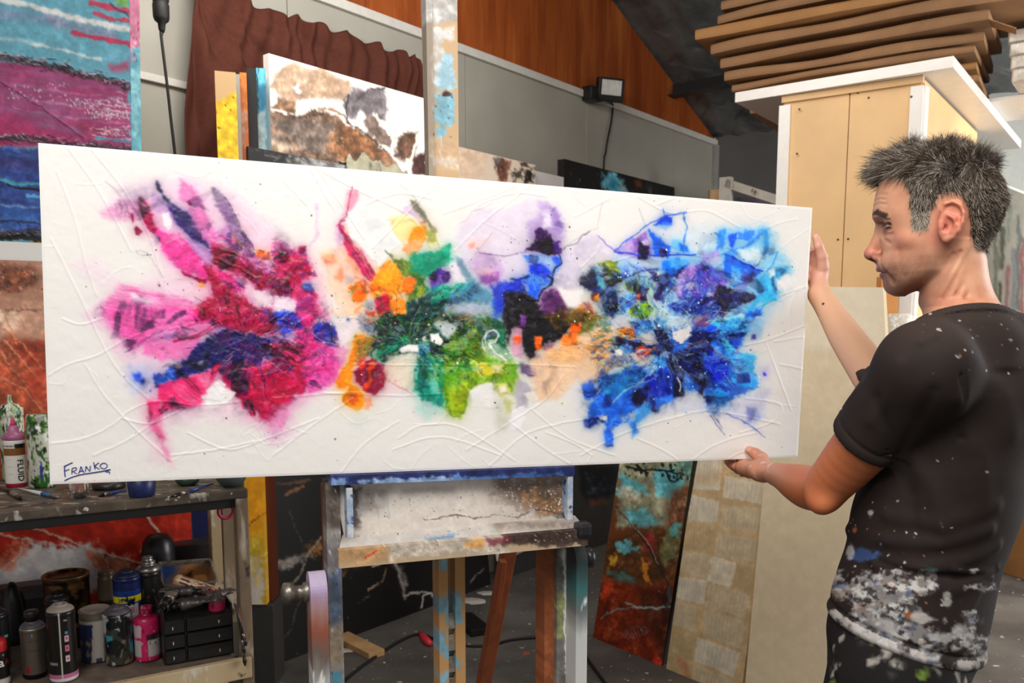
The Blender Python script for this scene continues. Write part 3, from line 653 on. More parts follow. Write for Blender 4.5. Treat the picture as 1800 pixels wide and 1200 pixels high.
# ------------------------------------------------------------------ panels leaning against the tall store
def lean(name, BL, BR, tl, Yt, nx, ny, th_, paint, label, cat, seed, base, side=None, warp=1., scale=1., h=None, shift=(0,0)):
    BL = np.array(BL, float); BR = np.array(BR, float); TL = at(tl[0], tl[1], Yt); TR = TL+(BR-BL)
    return tag(panel(name, [TL, TR, BR, BL], nx, ny, th_, paint, side=side, seed=seed, base=base, warp=warp, scale=scale), label, cat)
def pa_tree(p):
    p.frame(980, 780, 2.858)
    T = (92,168,178); Br = (96,58,32); Rd = (128,42,18); Dk = (44,28,20)
    p.poly([320,-400,760,-400,690,300,560,420,300,420,290,200], (150,150,122), 1, 6, 6, .4)
    p.poly([310,150,380,180,430,200,460,240,300,260], T, 1, 3, 8, .3); p.poly([490,110,620,120,640,220,560,290,480,200], T, 1, 3, 8, .4); p.poly([330,330,440,320,520,400,460,440,380,420], T, .9, 4, 9, .4)
    p.poly([300,210,420,240,430,290,330,310], (200,186,160), .9, 6, 8, .3, st=(10,20,3,.7)); p.poly([560,230,700,200,690,420,600,520,540,400], (110,62,40), .95, 8, 9, .4, st=(80,20,5,.5))
    p.poly([200,480,420,430,620,420,600,700,240,700], Br, 1, 8, 12, .5, st=(70,24,6,.3)); p.poly([290,480,370,490,410,540,340,560,280,540], T, .95, 3, 7); p.poly([250,560,300,540,290,600,250,620], (214,160,50), .95, 4, 6); p.poly([420,560,460,620,470,700,430,690], (214,130,40), .9, 3, 6)
    p.poly([250,640,330,640,400,680,380,720,290,700], (70,120,120), .8, 5, 7); p.poly([540,430,620,400,600,560,530,640,500,560], (110,110,70), .9, 5, 9); p.poly([570,400,620,400,600,470,560,470], (80,150,150), .9, 4, 6)
    p.poly([170,700,600,700,560,1150,160,1000], Rd, 1, 6, 8, .45, st=(60,26,7,.3)); p.poly([400,720,600,720,570,1120,440,900], (70,30,18), .85, 10, 12, .5); p.poly([230,680,300,660,260,760,210,800], (190,60,26), .9, 5, 8)
    p.poly([420,460,470,450,490,540,450,560], (150,40,44), .8, 6, 6); p.poly([480,1070,530,1090,520,1120,470,1110], (220,50,20), .9, 5, 5)
    p.line([300,310,360,390,430,480,500,600,560,720], 2.4, (50,40,30), 1, w2=4); p.line([310,320,370,400,440,480,505,600], 1.2, (170,176,160), .8)
    p.line([210,870,300,830,400,825,500,830,580,810], 2.4, (130,150,150), .9, rough=1); p.line([340,800,400,830,540,820], 2, (180,200,196), .8); p.line([560,720,560,780,540,830], 5, (60,80,84), .8)
    for i in range(9): p.line([350+i*9, 930-i*3, 330+i*16, 960-i*4, 370+i*9, 990-i*5], 1.0, (150,140,160), .7)
    for q in ([350,120,440,130,540,130,640,150,690,150], [540,130,560,190,600,180], [400,110,450,150], [600,150,590,180], [640,120,650,160]): p.line(q, 4.5, (26,28,22), 1, rough=2)
    p.dots([340,90,690,180], 60, (28,30,24), (1,3.4)); p.poly([600,80,700,80,700,170,620,140], (90,140,130), .8, 5, 8); p.dots([200,450,620,1080], 120, [(180,90,40),(60,30,18),(120,150,140)], (.5,1.6))
BL1 = fl(1042, 1120); BR1 = fl(1163, 1170)
lean('canvas_painting', BL1, BR1, (1107, 700), 4.22, 130, 250, .035, pa_tree, 'tall narrow canvas of turquoise and rust red abstract leaning beside the collage panel', 'painting', 21, (110,60,34), side=(24,18,16))
def pa_collage(p):
    p.frame(980, 780, 2.858)
    p.poly([500,0,1080,0,920,1300,480,1300], (206,176,132), 1, 2, 0, .12)
    pg = [(690,40,830,40,815,235,680,230),(840,160,1050,200,1030,305,830,270),(670,255,812,290,800,395,655,385),(825,310,1030,325,1010,440,815,430),(650,395,800,410,780,550,640,520),(800,450,1010,480,990,600,790,560),
          (630,530,770,560,750,680,615,640),(775,560,905,600,870,722,755,690),(900,600,1000,625,975,740,880,720),(605,665,750,690,735,810,590,770),(760,700,970,760,940,880,745,820),(590,790,700,820,690,950,565,900),(740,830,945,890,920,1030,735,960),
          (560,930,700,970,680,1090,545,1040),(705,970,920,1050,885,1170,690,1090),(690,1110,880,1180,860,1300,670,1230),(540,1050,680,1110,660,1250,520,1160)]
    R = np.random.RandomState(4)
    for i, q in enumerate(pg):
        c = [(222,210,186),(206,188,156),(214,204,184),(196,170,128)][[0,0,2,1,3,1,1,0,3,2,1,1,1,3,2,1,3][i]]
        p.poly(list(q), c, .95, 1.0, 1.6, .10, .6)
        P = np.array(q, float).reshape(-1, 2)
        for k in range(9):
            t = (k+.8)/10; a = P[0]*(1-t)+P[1]*t; b_ = P[3]*(1-t)+P[2]*t; m0 = a*.88+b_*.12; m1 = a*.12+b_*.88
            if R.rand() < .85: p.line([*m0, *m1], .8, (150,136,116), .35, raw=True, h=0)
    p.poly([590,1060,650,1090,670,1180,640,1170], (186,120,86), .6, 3, 4); p.poly([690,150,830,140,830,190,700,200], (190,140,84), .4, 12, 6)
BR2 = fl(1295, 1225); BL2 = BR1+unit(BR2-BR1)*.0+V3(.015, -.03, 0)
lean('collage_panel', BL2, BR2+V3(.01,-.02,0), (1246, 640), 3.95, 130, 260, .03, pa_collage, 'tall narrow panel covered with pasted book pages, between the rust canvas and the blank board', 'panel', 23, (206,176,132), warp=.35)
m_cream = vcol('cream_board', .6, spec=.25)
def pa_cream(p): p.poly([1200,500,1700,500,1700,1300,1200,1300], (226,208,176), .5, 30, 30, .08, 0, st=(88,160,18,.5)); p.poly([1400,480,1600,480,1560,620,1400,620],(236,226,204),.6,10,10,.03,0)
BL3 = BR2+V3(.02,-.03,0); d3 = unit(V3(.80,-.6,0)); BR3 = BL3+d3*.62
tl3 = at(1362, 506, 3.86)
Tr3 = tl3+(BR3-BL3)
o = panel('blank_board', [at(1375, 503, 3.60), at(1552, 505, 3.32), BR3, BL3], 60, 120, .035, pa_cream, mat=m_cream, base=(222,204,172), side=(206,186,150), seed=5)
tag(o, 'tall blank cream board leaning on the cupboard behind the man', 'board')
b = MB(); b.bar(fl(1500,1250)*V3(1,1,0)+V3(.30,.54,0), at(1560, 486, 3.62), .07, .05, (1,0,0)); tag(b.build('timber_post', plain('orange_pine', (196,132,66), .6, stretch=(1,1,.2), scale=6)), 'warm orange pine length leaning beside the blank cream board', 'timber')
m_bub = splat('bubble_wrap', ((214,208,196),(196,188,174),60,(1,1,1)), [((240,238,232), 70, .55, .62, (1,1,1), 2)], rough=.3)
b = MB(); Pb = at(1572, 552, 3.58); Pb[2] = 0; ht = at(1576, 552, 3.7)[2]
b.lathe([(.0,.0),(.055,.0),(.057,.3),(.054,.9),(.057,ht*.7),(.056,ht-.01),(.045,ht),(.030,ht),(.030,ht-.12),(0,ht-.12)], Pb+V3(.02,0,0), 24); tag(b.build('bubble_wrap_roll', m_bub, smooth=True), 'upright roll of bubble wrap behind the man, below his chin', 'roll')
def pa_pgreen(p): p.poly([1585,500,1640,500,1640,700,1585,700], (206,222,200), .8, 10, 8); p.poly([1600,560,1640,560,1640,600,1600,600], (226,236,226), .8, 6, 6)
A = at(1583, 488, 4.3); B = at(1700, 488, 4.0)
o = panel('canvas_painting', [A, B, V3(B[0],B[1],0), V3(A[0],A[1],0)], 30, 60, .03, pa_pgreen, base=(196,214,192), seed=3); tag(o, 'pale green canvas standing behind the roll of bubble wrap', 'painting')
# stored pale canvases to the right of the man
def pa_right(p):
    p.poly([1740,330,1800,330,1830,640,1740,640], (236,240,230), 1, 10, 8, .06)
    for x, w, y0, y1, c in ((1752,6,380,520,(150,160,146)),(1763,8,400,470,(110,120,104)),(1772,8,470,560,(206,140,150)),(1783,7,440,600,(170,180,196)),(1792,6,380,540,(130,146,160)),(1757,5,500,560,(90,90,70)),(1776,5,360,420,(190,206,190)),(1798,6,420,600,(196,120,130)),(1748,6,560,640,(190,196,180))):
        p.line([x, y0, x-4, y1], w, c, .75, 3, rough=3)
A = at(1742, 318, 5.6); B = at(1880, 372, 5.0); A0 = at(1742, 800, 5.6); B0 = at(1880, 850, 5.0); A0[:2] = A[:2]; B0[:2] = B[:2]; A0[2] = .42; B0[2] = .42
o = panel('canvas_painting', [A, B, B0, A0], 70, 150, .05, pa_right, base=(234,238,228), seed=31); tag(o, 'large pale canvas with faint pink and grey streaks behind the man\'s neck', 'painting')
b = MB(); c_ = (A0+B0)/2; dd = unit(B0-A0); nn = V3(-dd[1], dd[0], 0); nn = nn if nn[1] > 0 else -nn
b.box(V3(c_[0], c_[1], .205)+nn*.16, [dd, nn, (0,0,1)], (.8, .5, .41), .004); tag(b.build('carton', m_card2), 'tan carton on the floor behind the man\'s back, under the pale canvas', 'carton')
# grey board under the top of the store, right side
# ------------------------------------------------------------------ canvases on the floor behind the easel
def floor_panel(name, bl, br, ytop, th_, nx, ny, paint, label, cat, seed, base, side=None, leanb=.12, warp=1., scale=1., ztop=None):
    A = fl(*bl); B = fl(*br); d = unit(B-A); n = V3(-d[1], d[0], 0); n = n if n[1] > 0 else -n
    T = A+n*leanb+V3(0,0,1); z = ztop if ztop else on_plane(bl[0], ytop, A, n)[2]
    TL = A+n*leanb+V3(0,0,z); TR = B+n*leanb+V3(0,0,z)
    return tag(panel(name, [TL, TR, B, A], nx, ny, th_, paint, side=side, seed=seed, base=base, warp=warp, scale=scale), label, cat)
def pa_bigblack(p):
    p.frame(420, 800, 2.647)
    p.line([210,190,240,170,300,140], 5, (150,96,60), .8, rough=3); p.line([160,120,230,130,330,110], 4, (120,80,50), .7, rough=3)
    p.poly([150,490,250,470,330,440,380,400,380,440,330,490,230,520,160,520], (150,140,134), .8, 5, 6, .4); p.poly([300,420,380,390,380,470,300,470], (140,92,44), .8, 5, 6, .4); p.line([380,380,330,450,290,560,250,600], 3, (190,180,170), .7, rough=2)
    p.line([620,520,680,490,720,480,740,540,760,600,765,650,850,630,900,640,905,660], 4.5, (196,192,188), .95, 1.2, rough=1.2); p.poly([700,480,760,520,780,600,770,660,750,640,740,560], (150,140,140), .8, 5, 5, .4)
    p.line([850,700,860,650,890,640], 3, (230,228,224), .9); p.line([600,630,660,590,690,520], 2, (200,170,130), .8, rough=1); p.line([480,560,500,530,530,500], 3, (170,110,60), .9, rough=2)
    p.line([1080,590,1110,550,1135,520], 1.6, (170,168,164), .8); p.line([180,880,240,810,270,720,290,680], 1.2, (130,128,120), .7); p.line([560,680,610,650], 1.4, (120,118,112), .8)
    p.line([240,250,270,350,280,400], 1.6, (90,92,98), .6, rough=2); p.dots([150,100,1170,950], 60, [(120,118,112),(60,50,40)], (.4,1.2))
    p.poly([440,470,560,480,560,520,470,560], (60,44,30), .8, 8, 8, .5)
floor_panel('canvas_painting', (486, 1168), (862, 1027), 600, .04, 220, 160, pa_bigblack, 'large black canvas with white and gold splashes standing on the floor behind the easel', 'painting', 15, (20,18,18), ztop=1.2)
def pa_yel(p):
    p.frame(420, 800, 2.647)
    p.poly([20,-400,110,-400,110,420,30,420], (232,156,26), 1, 2, 0, .12); p.poly([30,360,110,380,110,520,35,520], (226,196,70), .9, 5, 8, .3); p.poly([35,470,110,480,110,760,40,760], (216,206,190), 1, 6, 8, .1); p.line([35,330,60,310,105,280], 2, (60,36,20), .8); p.poly([60,480,100,500,80,600,60,560], (220,190,90), .7, 6, 6)
def edge_box(x0, x1, Y, z0, z1, th_, paint, base, lab, seed):
    A = at(x0, 900, Y); B = at(x1, 900, Y); A[2] = B[2] = z0; TLc, TRc = A.copy(), B.copy(); TLc[2] = TRc[2] = z1
    return tag(panel('canvas_painting', [TLc, TRc, B, A], 20, 130, th_, paint, base=base, seed=seed), lab, 'painting')
edge_box(431, 463, 3.46, .36, 1.35, .12, pa_yel, (220,170,50), 'orange and yellow canvas standing on edge right of the paint shelf', 17)
edge_box(463.5, 474, 3.50, .36, 1.3, .10, lambda p: None, (92,40,20), 'rust brown canvas edge between the yellow canvas and the big black one', 18)
b = MB(); A = at(430, 1000, 3.46); B = at(475, 1000, 3.46); c_ = (A+B)/2; b.box(V3(c_[0], c_[1]+.08, .178), [(1,0,0),(0,1,0),(0,0,1)], (abs(B[0]-A[0])+.01, .15, .355), .004); tag(b.build('crate', plain('charcoal_crate', (52,50,48), .7)), 'narrow charcoal crate under the yellow canvas', 'crate')
def pa_dkblue(p):
    p.frame(420, 800, 2.647)
    p.poly([1500,230,1800,230,1800,500,1500,500], (62,61,60), 1, 5, 3, .08); p.poly([1580,50,1780,50,1760,180,1620,220,1580,150], (22,26,32), 1, 4, 5, .4)
    for q in ([1610,90,1640,160,1700,170,1750,130],[1650,80,1680,140,1660,190],[1700,90,1720,150,1770,160],[1620,180,1680,150,1740,170]): p.line(q, 1.6, (90,120,150), .5, rough=2)
    p.poly([1620,215,1700,205,1710,228,1640,232], (120,70,44), .8, 3, 4)
A = on_plane(866, 1000, wp(0,0,.1), nW); A[2] = 0; B = on_plane(1180, 930, wp(0,0,.1), nW); B[2] = 0
o = panel('canvas_painting', [A+V3(0,0,1.0)-nW*.0, B+V3(0,0,1.0), B+nW*.06, A+nW*.06], 90, 50, .04, pa_dkblue, base=(62,61,60), seed=19); tag(o, 'dark grey canvas with thin blue lines leaning on the wall right of the easel', 'painting')
A = at(872, 957, 4.96); B = at(958, 951, 5.2); C_ = at(906, 978, 5.0)
o = panel('paper_sheet', [at(870,962,4.95), at(957,951,5.35), at(907,976,5.12), at(874,986,4.92)], 12, 6, .004, lambda p: None, base=(214,210,206)); tag(o, 'loose white sheet propped against the wall behind the easel leg', 'paper')
# ------------------------------------------------------------------ odds and ends on the floor
b = MB(); P1 = fl(626, 1137); d_ = unit(fl(660,1150)-fl(605,1122)); b.box(P1+V3(0,0,.016), [d_, V3(-d_[1],d_[0],0), (0,0,1)], (.36,.085,.03), .002); tag(b.build('wood_offcut', m_wood), 'short pine offcut lying on the floor behind the easel leg', 'offcut')
b = MB(); P1 = fl(828, 1103); d_ = unit(fl(842,1112)-fl(812,1088)); b.box(P1+V3(0,0,.02), [d_, V3(-d_[1],d_[0],0), (0,0,1)], (.26,.11,.035), .004); tag(b.build('wood_offcut', m_black), 'dark offcut on the floor right of the middle easel post', 'offcut')
b = MB(); q = [fl(x_, y_, .007) for x_, y_ in ((560,1240),(610,1192),(655,1157),(700,1128),(730,1115),(750,1117),(775,1128),(812,1134),(860,1134),(900,1124),(950,1120),(985,1124),(1018,1140),(1045,1175),(1075,1215))]
b.tube(spline(q), .007, 8); cb = b.build('extension_cable', m_rub, smooth=True); tag(cb, 'grey extension cable snaking over the splattered floor under the easel', 'cable')
b = MB(); q = [fl(x_, y_, .014) for x_, y_ in ((739,1113),(745,1120),(751,1127),(757,1132))]; b.tube(q, [.012,.018,.02,.012], 10); o = b.build('plug', plain('red_plastic', (206,52,66), .4), cb, True); o['label'] = 'red plug on the cable'
m_spill = plain('dried_paint', (196,190,184), .5)
for i, (x_, y_, r_, lb) in enumerate(((826,1056,.05,'dried white paint blob on the floor beside the middle easel post'),(602,1143,.03,'small pale paint blob on the floor left of the wood offcut'),(856,1042,.035,'pale paint blob near the foot of the rear easel leg'))):
    P1 = fl(x_, y_); R = np.random.RandomState(i); n = 22; a = np.arange(n)*2*math.pi/n; rr = r_*(1+.5*(R.rand(n)-.5))
    V = [P1+V3(0,0,.004)]+[P1+V3(rr[k]*math.cos(a[k])*1.5, rr[k]*math.sin(a[k]), .0035) for k in range(n)]+[P1+V3(rr[k]*1.1*math.cos(a[k])*1.5, rr[k]*1.1*math.sin(a[k]), .0005) for k in range(n)]
    f = [(0, k+1, (k+1) % n+1) for k in range(n)]+[(k+1, k+1+n, (k+1) % n+1+n, (k+1) % n+1) for k in range(n)]
    tag(mesh('paint_blob', V, f, m_spill, smooth=True, origin=P1), lb, 'paint')
# ------------------------------------------------------------------ paint bench at the left
ZB = 1.08; ZL = .62
Fa = fl(0, 900, ZB); Fb = fl(436, 858.5, ZB); dB = unit(Fb-Fa); nB = V3(-dB[1], dB[0], 0)   # nB points away from the camera
m_bench = splat('paint_caked_board', ((70, 62, 54), (104, 92, 78), 9, (1,1,1)), [((176,170,160), 14, .56, .64, (1,2.5,1), 5), ((34,30,28), 10, .58, .68, (1,1,1), 4), ((206,200,190), 40, .66, .70, (1,1,1), 3), ((120,56,74), 30, .72, .75, (1,1,1), 3)], rough=.5)
m_post = splat('spattered_beige_post', ((206,184,146),(186,160,122),5,(1,1,.5)), [((60,50,44), 22, .62, .68, (1,1,.6), 4), ((226,220,208), 16, .6, .68, (1,1,.5), 3), ((110,60,40), 30, .70, .74, (1,1,1), 3), ((70,70,110), 30, .72, .75, (1,1,1), 3)], rough=.6)
m_post2 = splat('spattered_grey_post', ((150,128,102),(112,96,80),6,(1,1,.4)), [((196,184,166), 14, .58, .68, (1,1,.3), 4), ((70,60,50), 18, .62, .68, (1,1,.5), 4), ((110,140,120), 20, .7, .74, (1,1,.5), 3)], rough=.6)
bench = empty('paint_bench', V3(*(Fa+nB*.25)[:2], 0), 'paint caked two tier timber bench crowded with cans and bottles at the left', 'bench')
BL_ = Fa-dB*.55; L1 = np.linalg.norm(Fb-BL_)
b = MB(); b.box((BL_+Fb)/2+nB*.26-V3(0,0,.0125), [dB, nB, (0,0,1)], (L1, .52, .025), .004); b.build('top_shelf', m_bench, bench)
LB = Fb.copy(); LB[2] = ZL
b = MB(); c_ = (BL_+Fb)/2+nB*.25-dB*.02; c_[2] = ZL-.0125; b.box(c_, [dB, nB, (0,0,1)], (L1-.06, .50, .02), .003); b.build('lower_shelf', plain('dusty_board', (112,98,86), .6, var=.25, scale=12), bench)
b = MB(); c_ = (BL_+Fb)/2-nB*.002-dB*.0; c_[2] = ZL-.030; b.box(c_, [dB, nB, (0,0,1)], (L1-.02, .022, .056), .003); b.build('front_rail', m_post, bench)
b = MB(); c_ = (BL_+Fb)/2+nB*.02; c_[2] = ZB-.035; b.box(c_, [dB, nB, (0,0,1)], (L1-.04, .02, .03), .002); b.build('front_rail', m_black, bench)
def bpost(px, off, w, d, m, z1=ZB-.025, lab=None):
    P = on_plane(px, 1000, Fb+nB*off, nB); A = V3(P[0], P[1], 0); b = MB(); b.bar(A, V3(P[0], P[1], z1), w, d, dB, .003); return b.build('leg', m, bench)
bpost(427, .02, .032, .04, m_post2); bpost(381, .46, .034, .04, m_post); bpost(-160, .02, .04, .04, m_post); bpost(-160, .46, .04, .04, m_post)
P = on_plane(404, 1000, Fb+nB*.30, nB); b = MB(); b.bar(V3(P[0],P[1],ZL), V3(P[0],P[1],ZB-.025), .036, .02, dB, .002); b.build('brace', m_post2, bench)
P = on_plane(404, 1000, Fb+nB*.30, nB)
b = MB(); P = on_plane(397, 898, Fb+nB*.22, nB)
pts = [P+.021*(math.cos(t)*dB+math.sin(t)*V3(0,0,1)) for t in np.linspace(0, 2*math.pi, 21)]; b.tube(pts, .005, 8); b.bar(P+V3(0,0,.02), P+V3(0,0,.075), .004, .004, dB)
tag(b.build('hanging_ring', plain('hot_pink_plastic', (190,40,84), .4), smooth=True), 'small hot pink ring hanging under the right end of the top shelf', 'ring')
# ------------------------------------------------------------------ canvases behind and under the bench
def bpanel(name, px0, px1, off, z0, z1, th_, nx, ny, paint, label, seed, base, side=None, warp=1., scale=1., tilt=0.):
    A = on_plane(px0, 700, Fb+nB*off, nB); B = on_plane(px1, 700, Fb+nB*off, nB)
    A[2] = B[2] = z0; T = nB*tilt; TL = A+T; TR = B+T; TL[2] = TR[2] = z1
    return tag(panel(name, [TL, TR, B, A], nx, ny, th_, paint, side=side, seed=seed, base=base, warp=warp, scale=scale), label, 'painting')
def pa_copper(p):
    p.frame(0, 440, 2.667)
    p.poly([-100,50,260,50,260,330,-100,330], (176,128,104), 1, 3, 6, .2, st=(8, 40, 4, .4)); p.poly([-40,60,140,70,190,120,170,170,60,200,-40,190], (96,48,32), .9, 10, 12, .6)
    p.poly([20,80,90,80,120,120,60,160,20,140], (140,74,44), .9, 4, 8, .5); p.dots([-40,60,200,200], 70, [(200,160,130),(50,24,18),(30,16,14)], (.6,2.2))
    p.poly([-80,260,560,280,560,420,-80,420], (196,148,122), .9, 8, 8, .25); p.poly([0,290,80,280,60,380,0,400], (230,196,170), .7, 8, 6)
    p.poly([-80,400,560,430,560,560,-80,560], (140,62,38), .9, 10, 14, .5); p.poly([60,440,200,420,200,560,120,560], (146,50,28), .9, 6, 10, .5); p.poly([-80,540,560,540,560,1160,-80,1160], (160,66,40), .95, 8, 12, .45)
    for q in ([0,360,90,420,200,560],[10,420,110,520,200,640],[0,470,60,560,180,680],[0,600,120,640,200,760],[20,300,60,400,90,460]): p.line(q, 2.6, (206,130,92), .9, w2=1.2, rough=1); p.relief(q, 2, .8)
    p.line([-20,275,200,285], 1.4, (90,60,50), .7); p.poly([120,600,200,560,200,700,160,690], (170,58,36), .8, 4, 6)
bpanel('canvas_painting', -260, 190, .50, ZB, at(20, 467, 2.62)[2], .03, 150, 150, pa_copper, 'copper and rust textured canvas standing at the back of the paint bench', 41, (176,128,104), tilt=.0)
zw = at(20, 437, 2.66)[2]
bpanel('white_canvas', -280, 215, .545, ZB, zw, .03, 20, 20, lambda p: None, 'white canvas edge showing between the pink painting and the copper canvas', 42, (206,206,204))
# big pink, teal and blue painting
def pa_left(p):
    p.frame(0, 0, 2.667)
    p.poly([-400,-300,800,-300,800,320,-400,250], (112,180,202), 1, 2, 3, .16, st=(8, 60, 5, .25))
    p.poly([-400,60,0,80,250,120,240,80,0,40,-400,0], (150,150,190), .6, 8, 6, .2); p.poly([220,70,380,110,560,150,560,190,330,140,220,115], (160,150,180), .7, 6, 6)
    p.line([-200,-60,60,10,300,70,600,140], 9, (240,238,234), .95, 3, rough=3); p.line([150,205,320,240,470,275], 5, (226,234,234), .9, 3, rough=3); p.line([0,180,160,200], 6, (200,222,228), .7, 4)
    p.line([425,15,520,38,600,58], 9, (206,66,92), .95, 1.5, rough=3); p.line([440,60,520,85,600,100], 6, (206,66,92), .9, 1.5, rough=3); p.line([340,150,460,175,600,205], 8, (206,60,96), .95, 1.5, rough=3, w2=10); p.line([520,20,600,80], 3, (60,50,70), .6, rough=2)
    p.poly([540,0,600,0,600,30,560,30], (120,170,70), .8, 4, 5); p.poly([510,300,600,290,600,340,520,330], (200,70,110), .8, 5, 5)
    p.poly([-400,260,0,290,180,300,600,400,620,700,-400,660], (178,70,124), 1, 2, 4, .16, st=(9, 60, 4, .25))
    p.poly([-400,520,60,560,300,640,600,680,600,700,-400,690], (186,52,104), .7, 10, 8, .2)
    p.poly([350,570,500,590,560,650,460,660,380,620], (170,60,100), .8, 8, 6)
    for y0, dy in ((395,60),(450,66),(500,70)): p.line([60,y0,320,y0+dy*.7,600,y0+dy*1.2], 2.4, (214,150,180), .5, 1.5, rough=2)
    for (x0,y0,x1,y1,n) in ((40,390,330,480,60),(330,460,600,500,90),(430,520,610,560,80),(480,590,620,640,60),(400,490,610,540,60)):
        p.dots([x0,y0,x1,y1], n, [(240,216,226),(228,190,206)], (.6,2.0), .85)
    for y0 in (470,490,515,535,600,622,638): p.line([430+(y0%30),y0,520,y0+8,612,y0+14], 1.8, (236,208,220), .75, rough=1.2)
    p.line([455,645,520,655,600,662], 5, (90,160,190), .95, 1.5, rough=3); p.line([0,380,220,520,400,650], 2, (110,30,70), .8, rough=.6); p.relief([0,380,220,520,400,650], 2, 1.0)
    for q, w in (([-300,230,0,262,130,290,300,325,470,370,620,420],12),([-300,600,0,640,140,650,300,680,440,690,640,700],12),([-300,1080,0,1090,100,1085,200,1080,640,1100],14)):
        P = np.array(q).reshape(-1,2)
        p.line(q, w, (70,58,66), .8, 3, .5, .8, rough=7)
        R = np.random.RandomState(w+len(q))
        for k in range(120):
            t = R.rand()*(len(P)-1); i_ = int(t); a = P[i_]*(1-t+i_)+P[i_+1]*(t-i_); a = a+R.randn(2)*[0, w*1.0]
            p.line([a[0], a[1], a[0]+14, a[1]+R.randn()*8, a[0]+30+R.rand()*20, a[1]+6+R.randn()*9], 1.3, [(30,24,28),(26,22,26),(170,120,150),(196,180,190),(60,40,50)][k % 5], .85, h=.9)
    p.poly([-400,660,0,690,180,700,640,720,640,1100,-400,1060], (52,72,150), 1, 4, 6, .3, st=(4, 60, 4, .3))
    p.poly([0,940,190,960,190,1060,0,1060], (66,116,200), .85, 8, 8, .25, st=(6,40,4,.5)); p.line([-50,835,60,860,190,860,420,880,640,880], 7, (86,186,206), .9, 2, rough=3); p.line([20,700,60,690,90,710], 5, (70,120,220), .95, rough=3); p.line([-40,960,60,965,190,970,600,990], 3, (150,170,210), .8, 2, rough=2)
    p.line([120,915,190,925], 4, (90,180,220), .9, rough=2); p.line([40,870,120,880,190,890], 4, (30,24,30), .9, rough=3); p.poly([-100,730,190,745,190,800,-100,790], (70,60,120), .7, 6, 6, .3, st=(4,40,4,.5))
    p.line([0,1040,100,1035,200,1050], 4, (40,40,60), .7, rough=3)
    p.poly([-400,1130,190,1140,640,1150,640,1260,-400,1200], (226,180,40), 1, 2, 4, .2)
    p.line([-200,1115,100,1110,200,1130], 9, (34,30,30), .9, 2, rough=5)
A1_ = at(221, -40, 2.62); 
dL = unit(V3(math.cos(math.radians(3)), math.sin(math.radians(3)), 0)); nL = V3(-dL[1], dL[0], 0)
rt = math.radians(2.2); ex_ = dL*math.cos(rt)+V3(0,0,-math.sin(rt)); ez_ = dL*math.sin(rt)+V3(0,0,math.cos(rt))
BRp = at(233.5, 449, 2.62); hL = 1.15
C4 = [BRp-ex_*.95+ez_*hL, BRp+ez_*hL, BRp, BRp-ex_*.95]
o = panel('canvas_painting', C4, 260, 320, .075, pa_left, seed=44, base=(112,180,202), disp=.0015); tag(o, 'large unframed canvas banded in sky blue, pink and deep blue at the left edge', 'painting')
def pa_edge(p):
    p.poly([215,-60,260,-60,262,90,215,90], (206,130,160), 1, 2, 2, .2); p.poly([215,88,262,82,265,480,215,480], (110,184,204), 1, 2, 3, .2); p.dots([222,40,250,110], 60, [(80,50,70),(236,200,214),(190,60,100)], (.6,2.0)); p.line([222,-40,226,60,232,110], 2.4, (226,190,206), .8, rough=1)
    p.poly([230,120,246,130,244,230,234,240], (150,206,220), .7, 4, 4); p.poly([222,88,236,90,240,110,224,112], (170,150,200), .7, 3, 4)
q_ = unit(np.cross(ez_, ex_))
if q_[1] < 0: q_ = -q_
X_ = ex_*.0012
o2 = panel('painted_edge', [BRp+ez_*hL+X_, BRp+ez_*hL+q_*.075+X_, BRp+q_*.075+X_, BRp+X_], 16, 240, .0008, pa_edge, parent=o, seed=47, base=(110,184,204))
# red and white canvas behind the lower shelf, blue one beside it
def pa_red(p):
    p.frame(0, 650, 2.182)
    p.poly([-300,500,800,480,800,900,-300,900], (196,44,22), 1, 2, 4, .18)
    p.poly([-160,670,-60,720,60,700,130,660,250,690,330,660,380,680,430,720,540,760,400,780,390,830,330,880,-100,920], (214,208,208), 1, 8, 14, .12, .2)
    p.poly([40,700,120,690,180,680,260,700,300,760,200,780,80,760], (232,224,220), .9, 10, 14, .1)
    p.poly([-40,700,40,690,70,650,110,640,90,700,40,750,-40,760], (206,96,64), .85, 6, 12, .4); p.poly([330,700,420,720,500,760,440,780,360,760], (206,100,60), .9, 5, 10, .4, st=(30,20,3,.5))
    p.poly([430,720,560,740,590,700,620,650,720,680,730,700,600,800,420,800], (200,120,90), .7, 8, 14, .5); p.poly([620,520,712,515,718,690,640,700,600,640,560,560], (186,44,26), .9, 6, 8, .25)
    for q, w in (([60,580,200,630,330,680,450,720,570,745],4),([0,635,150,660,340,690],2.4),([545,530,580,590,620,640,650,690],4.5),([380,700,410,740,430,790],2),([330,740,420,800],1.8),([540,700,575,640,585,740],2.6),([95,650,80,700,10,760],2.6)):
        p.line(q, w, (226,196,180), .9, 1, rough=1); p.relief(q, 2.2, 1.2)
    for q in ([130,800,160,770],[115,830,165,825,150,870],[60,860,90,850],[220,640,225,660]): p.relief(q, 2.0, 1.4)
    p.poly([150,560,230,560,220,620,170,590], (150,44,26), .7, 6, 8)
bpanel('canvas_painting', -260, 326, .60, ZL-.2, .98, .035, 200, 110, pa_red, 'red and white textured canvas behind the cans on the lower shelf', 51, (196,44,22), side=(150,60,50))
bpanel('canvas_painting', 328, 372, .63, ZL-.2, 1.0, .035, 10, 30, lambda p: None, 'navy blue canvas beside the red and white one under the bench', 52, (20,24,74))
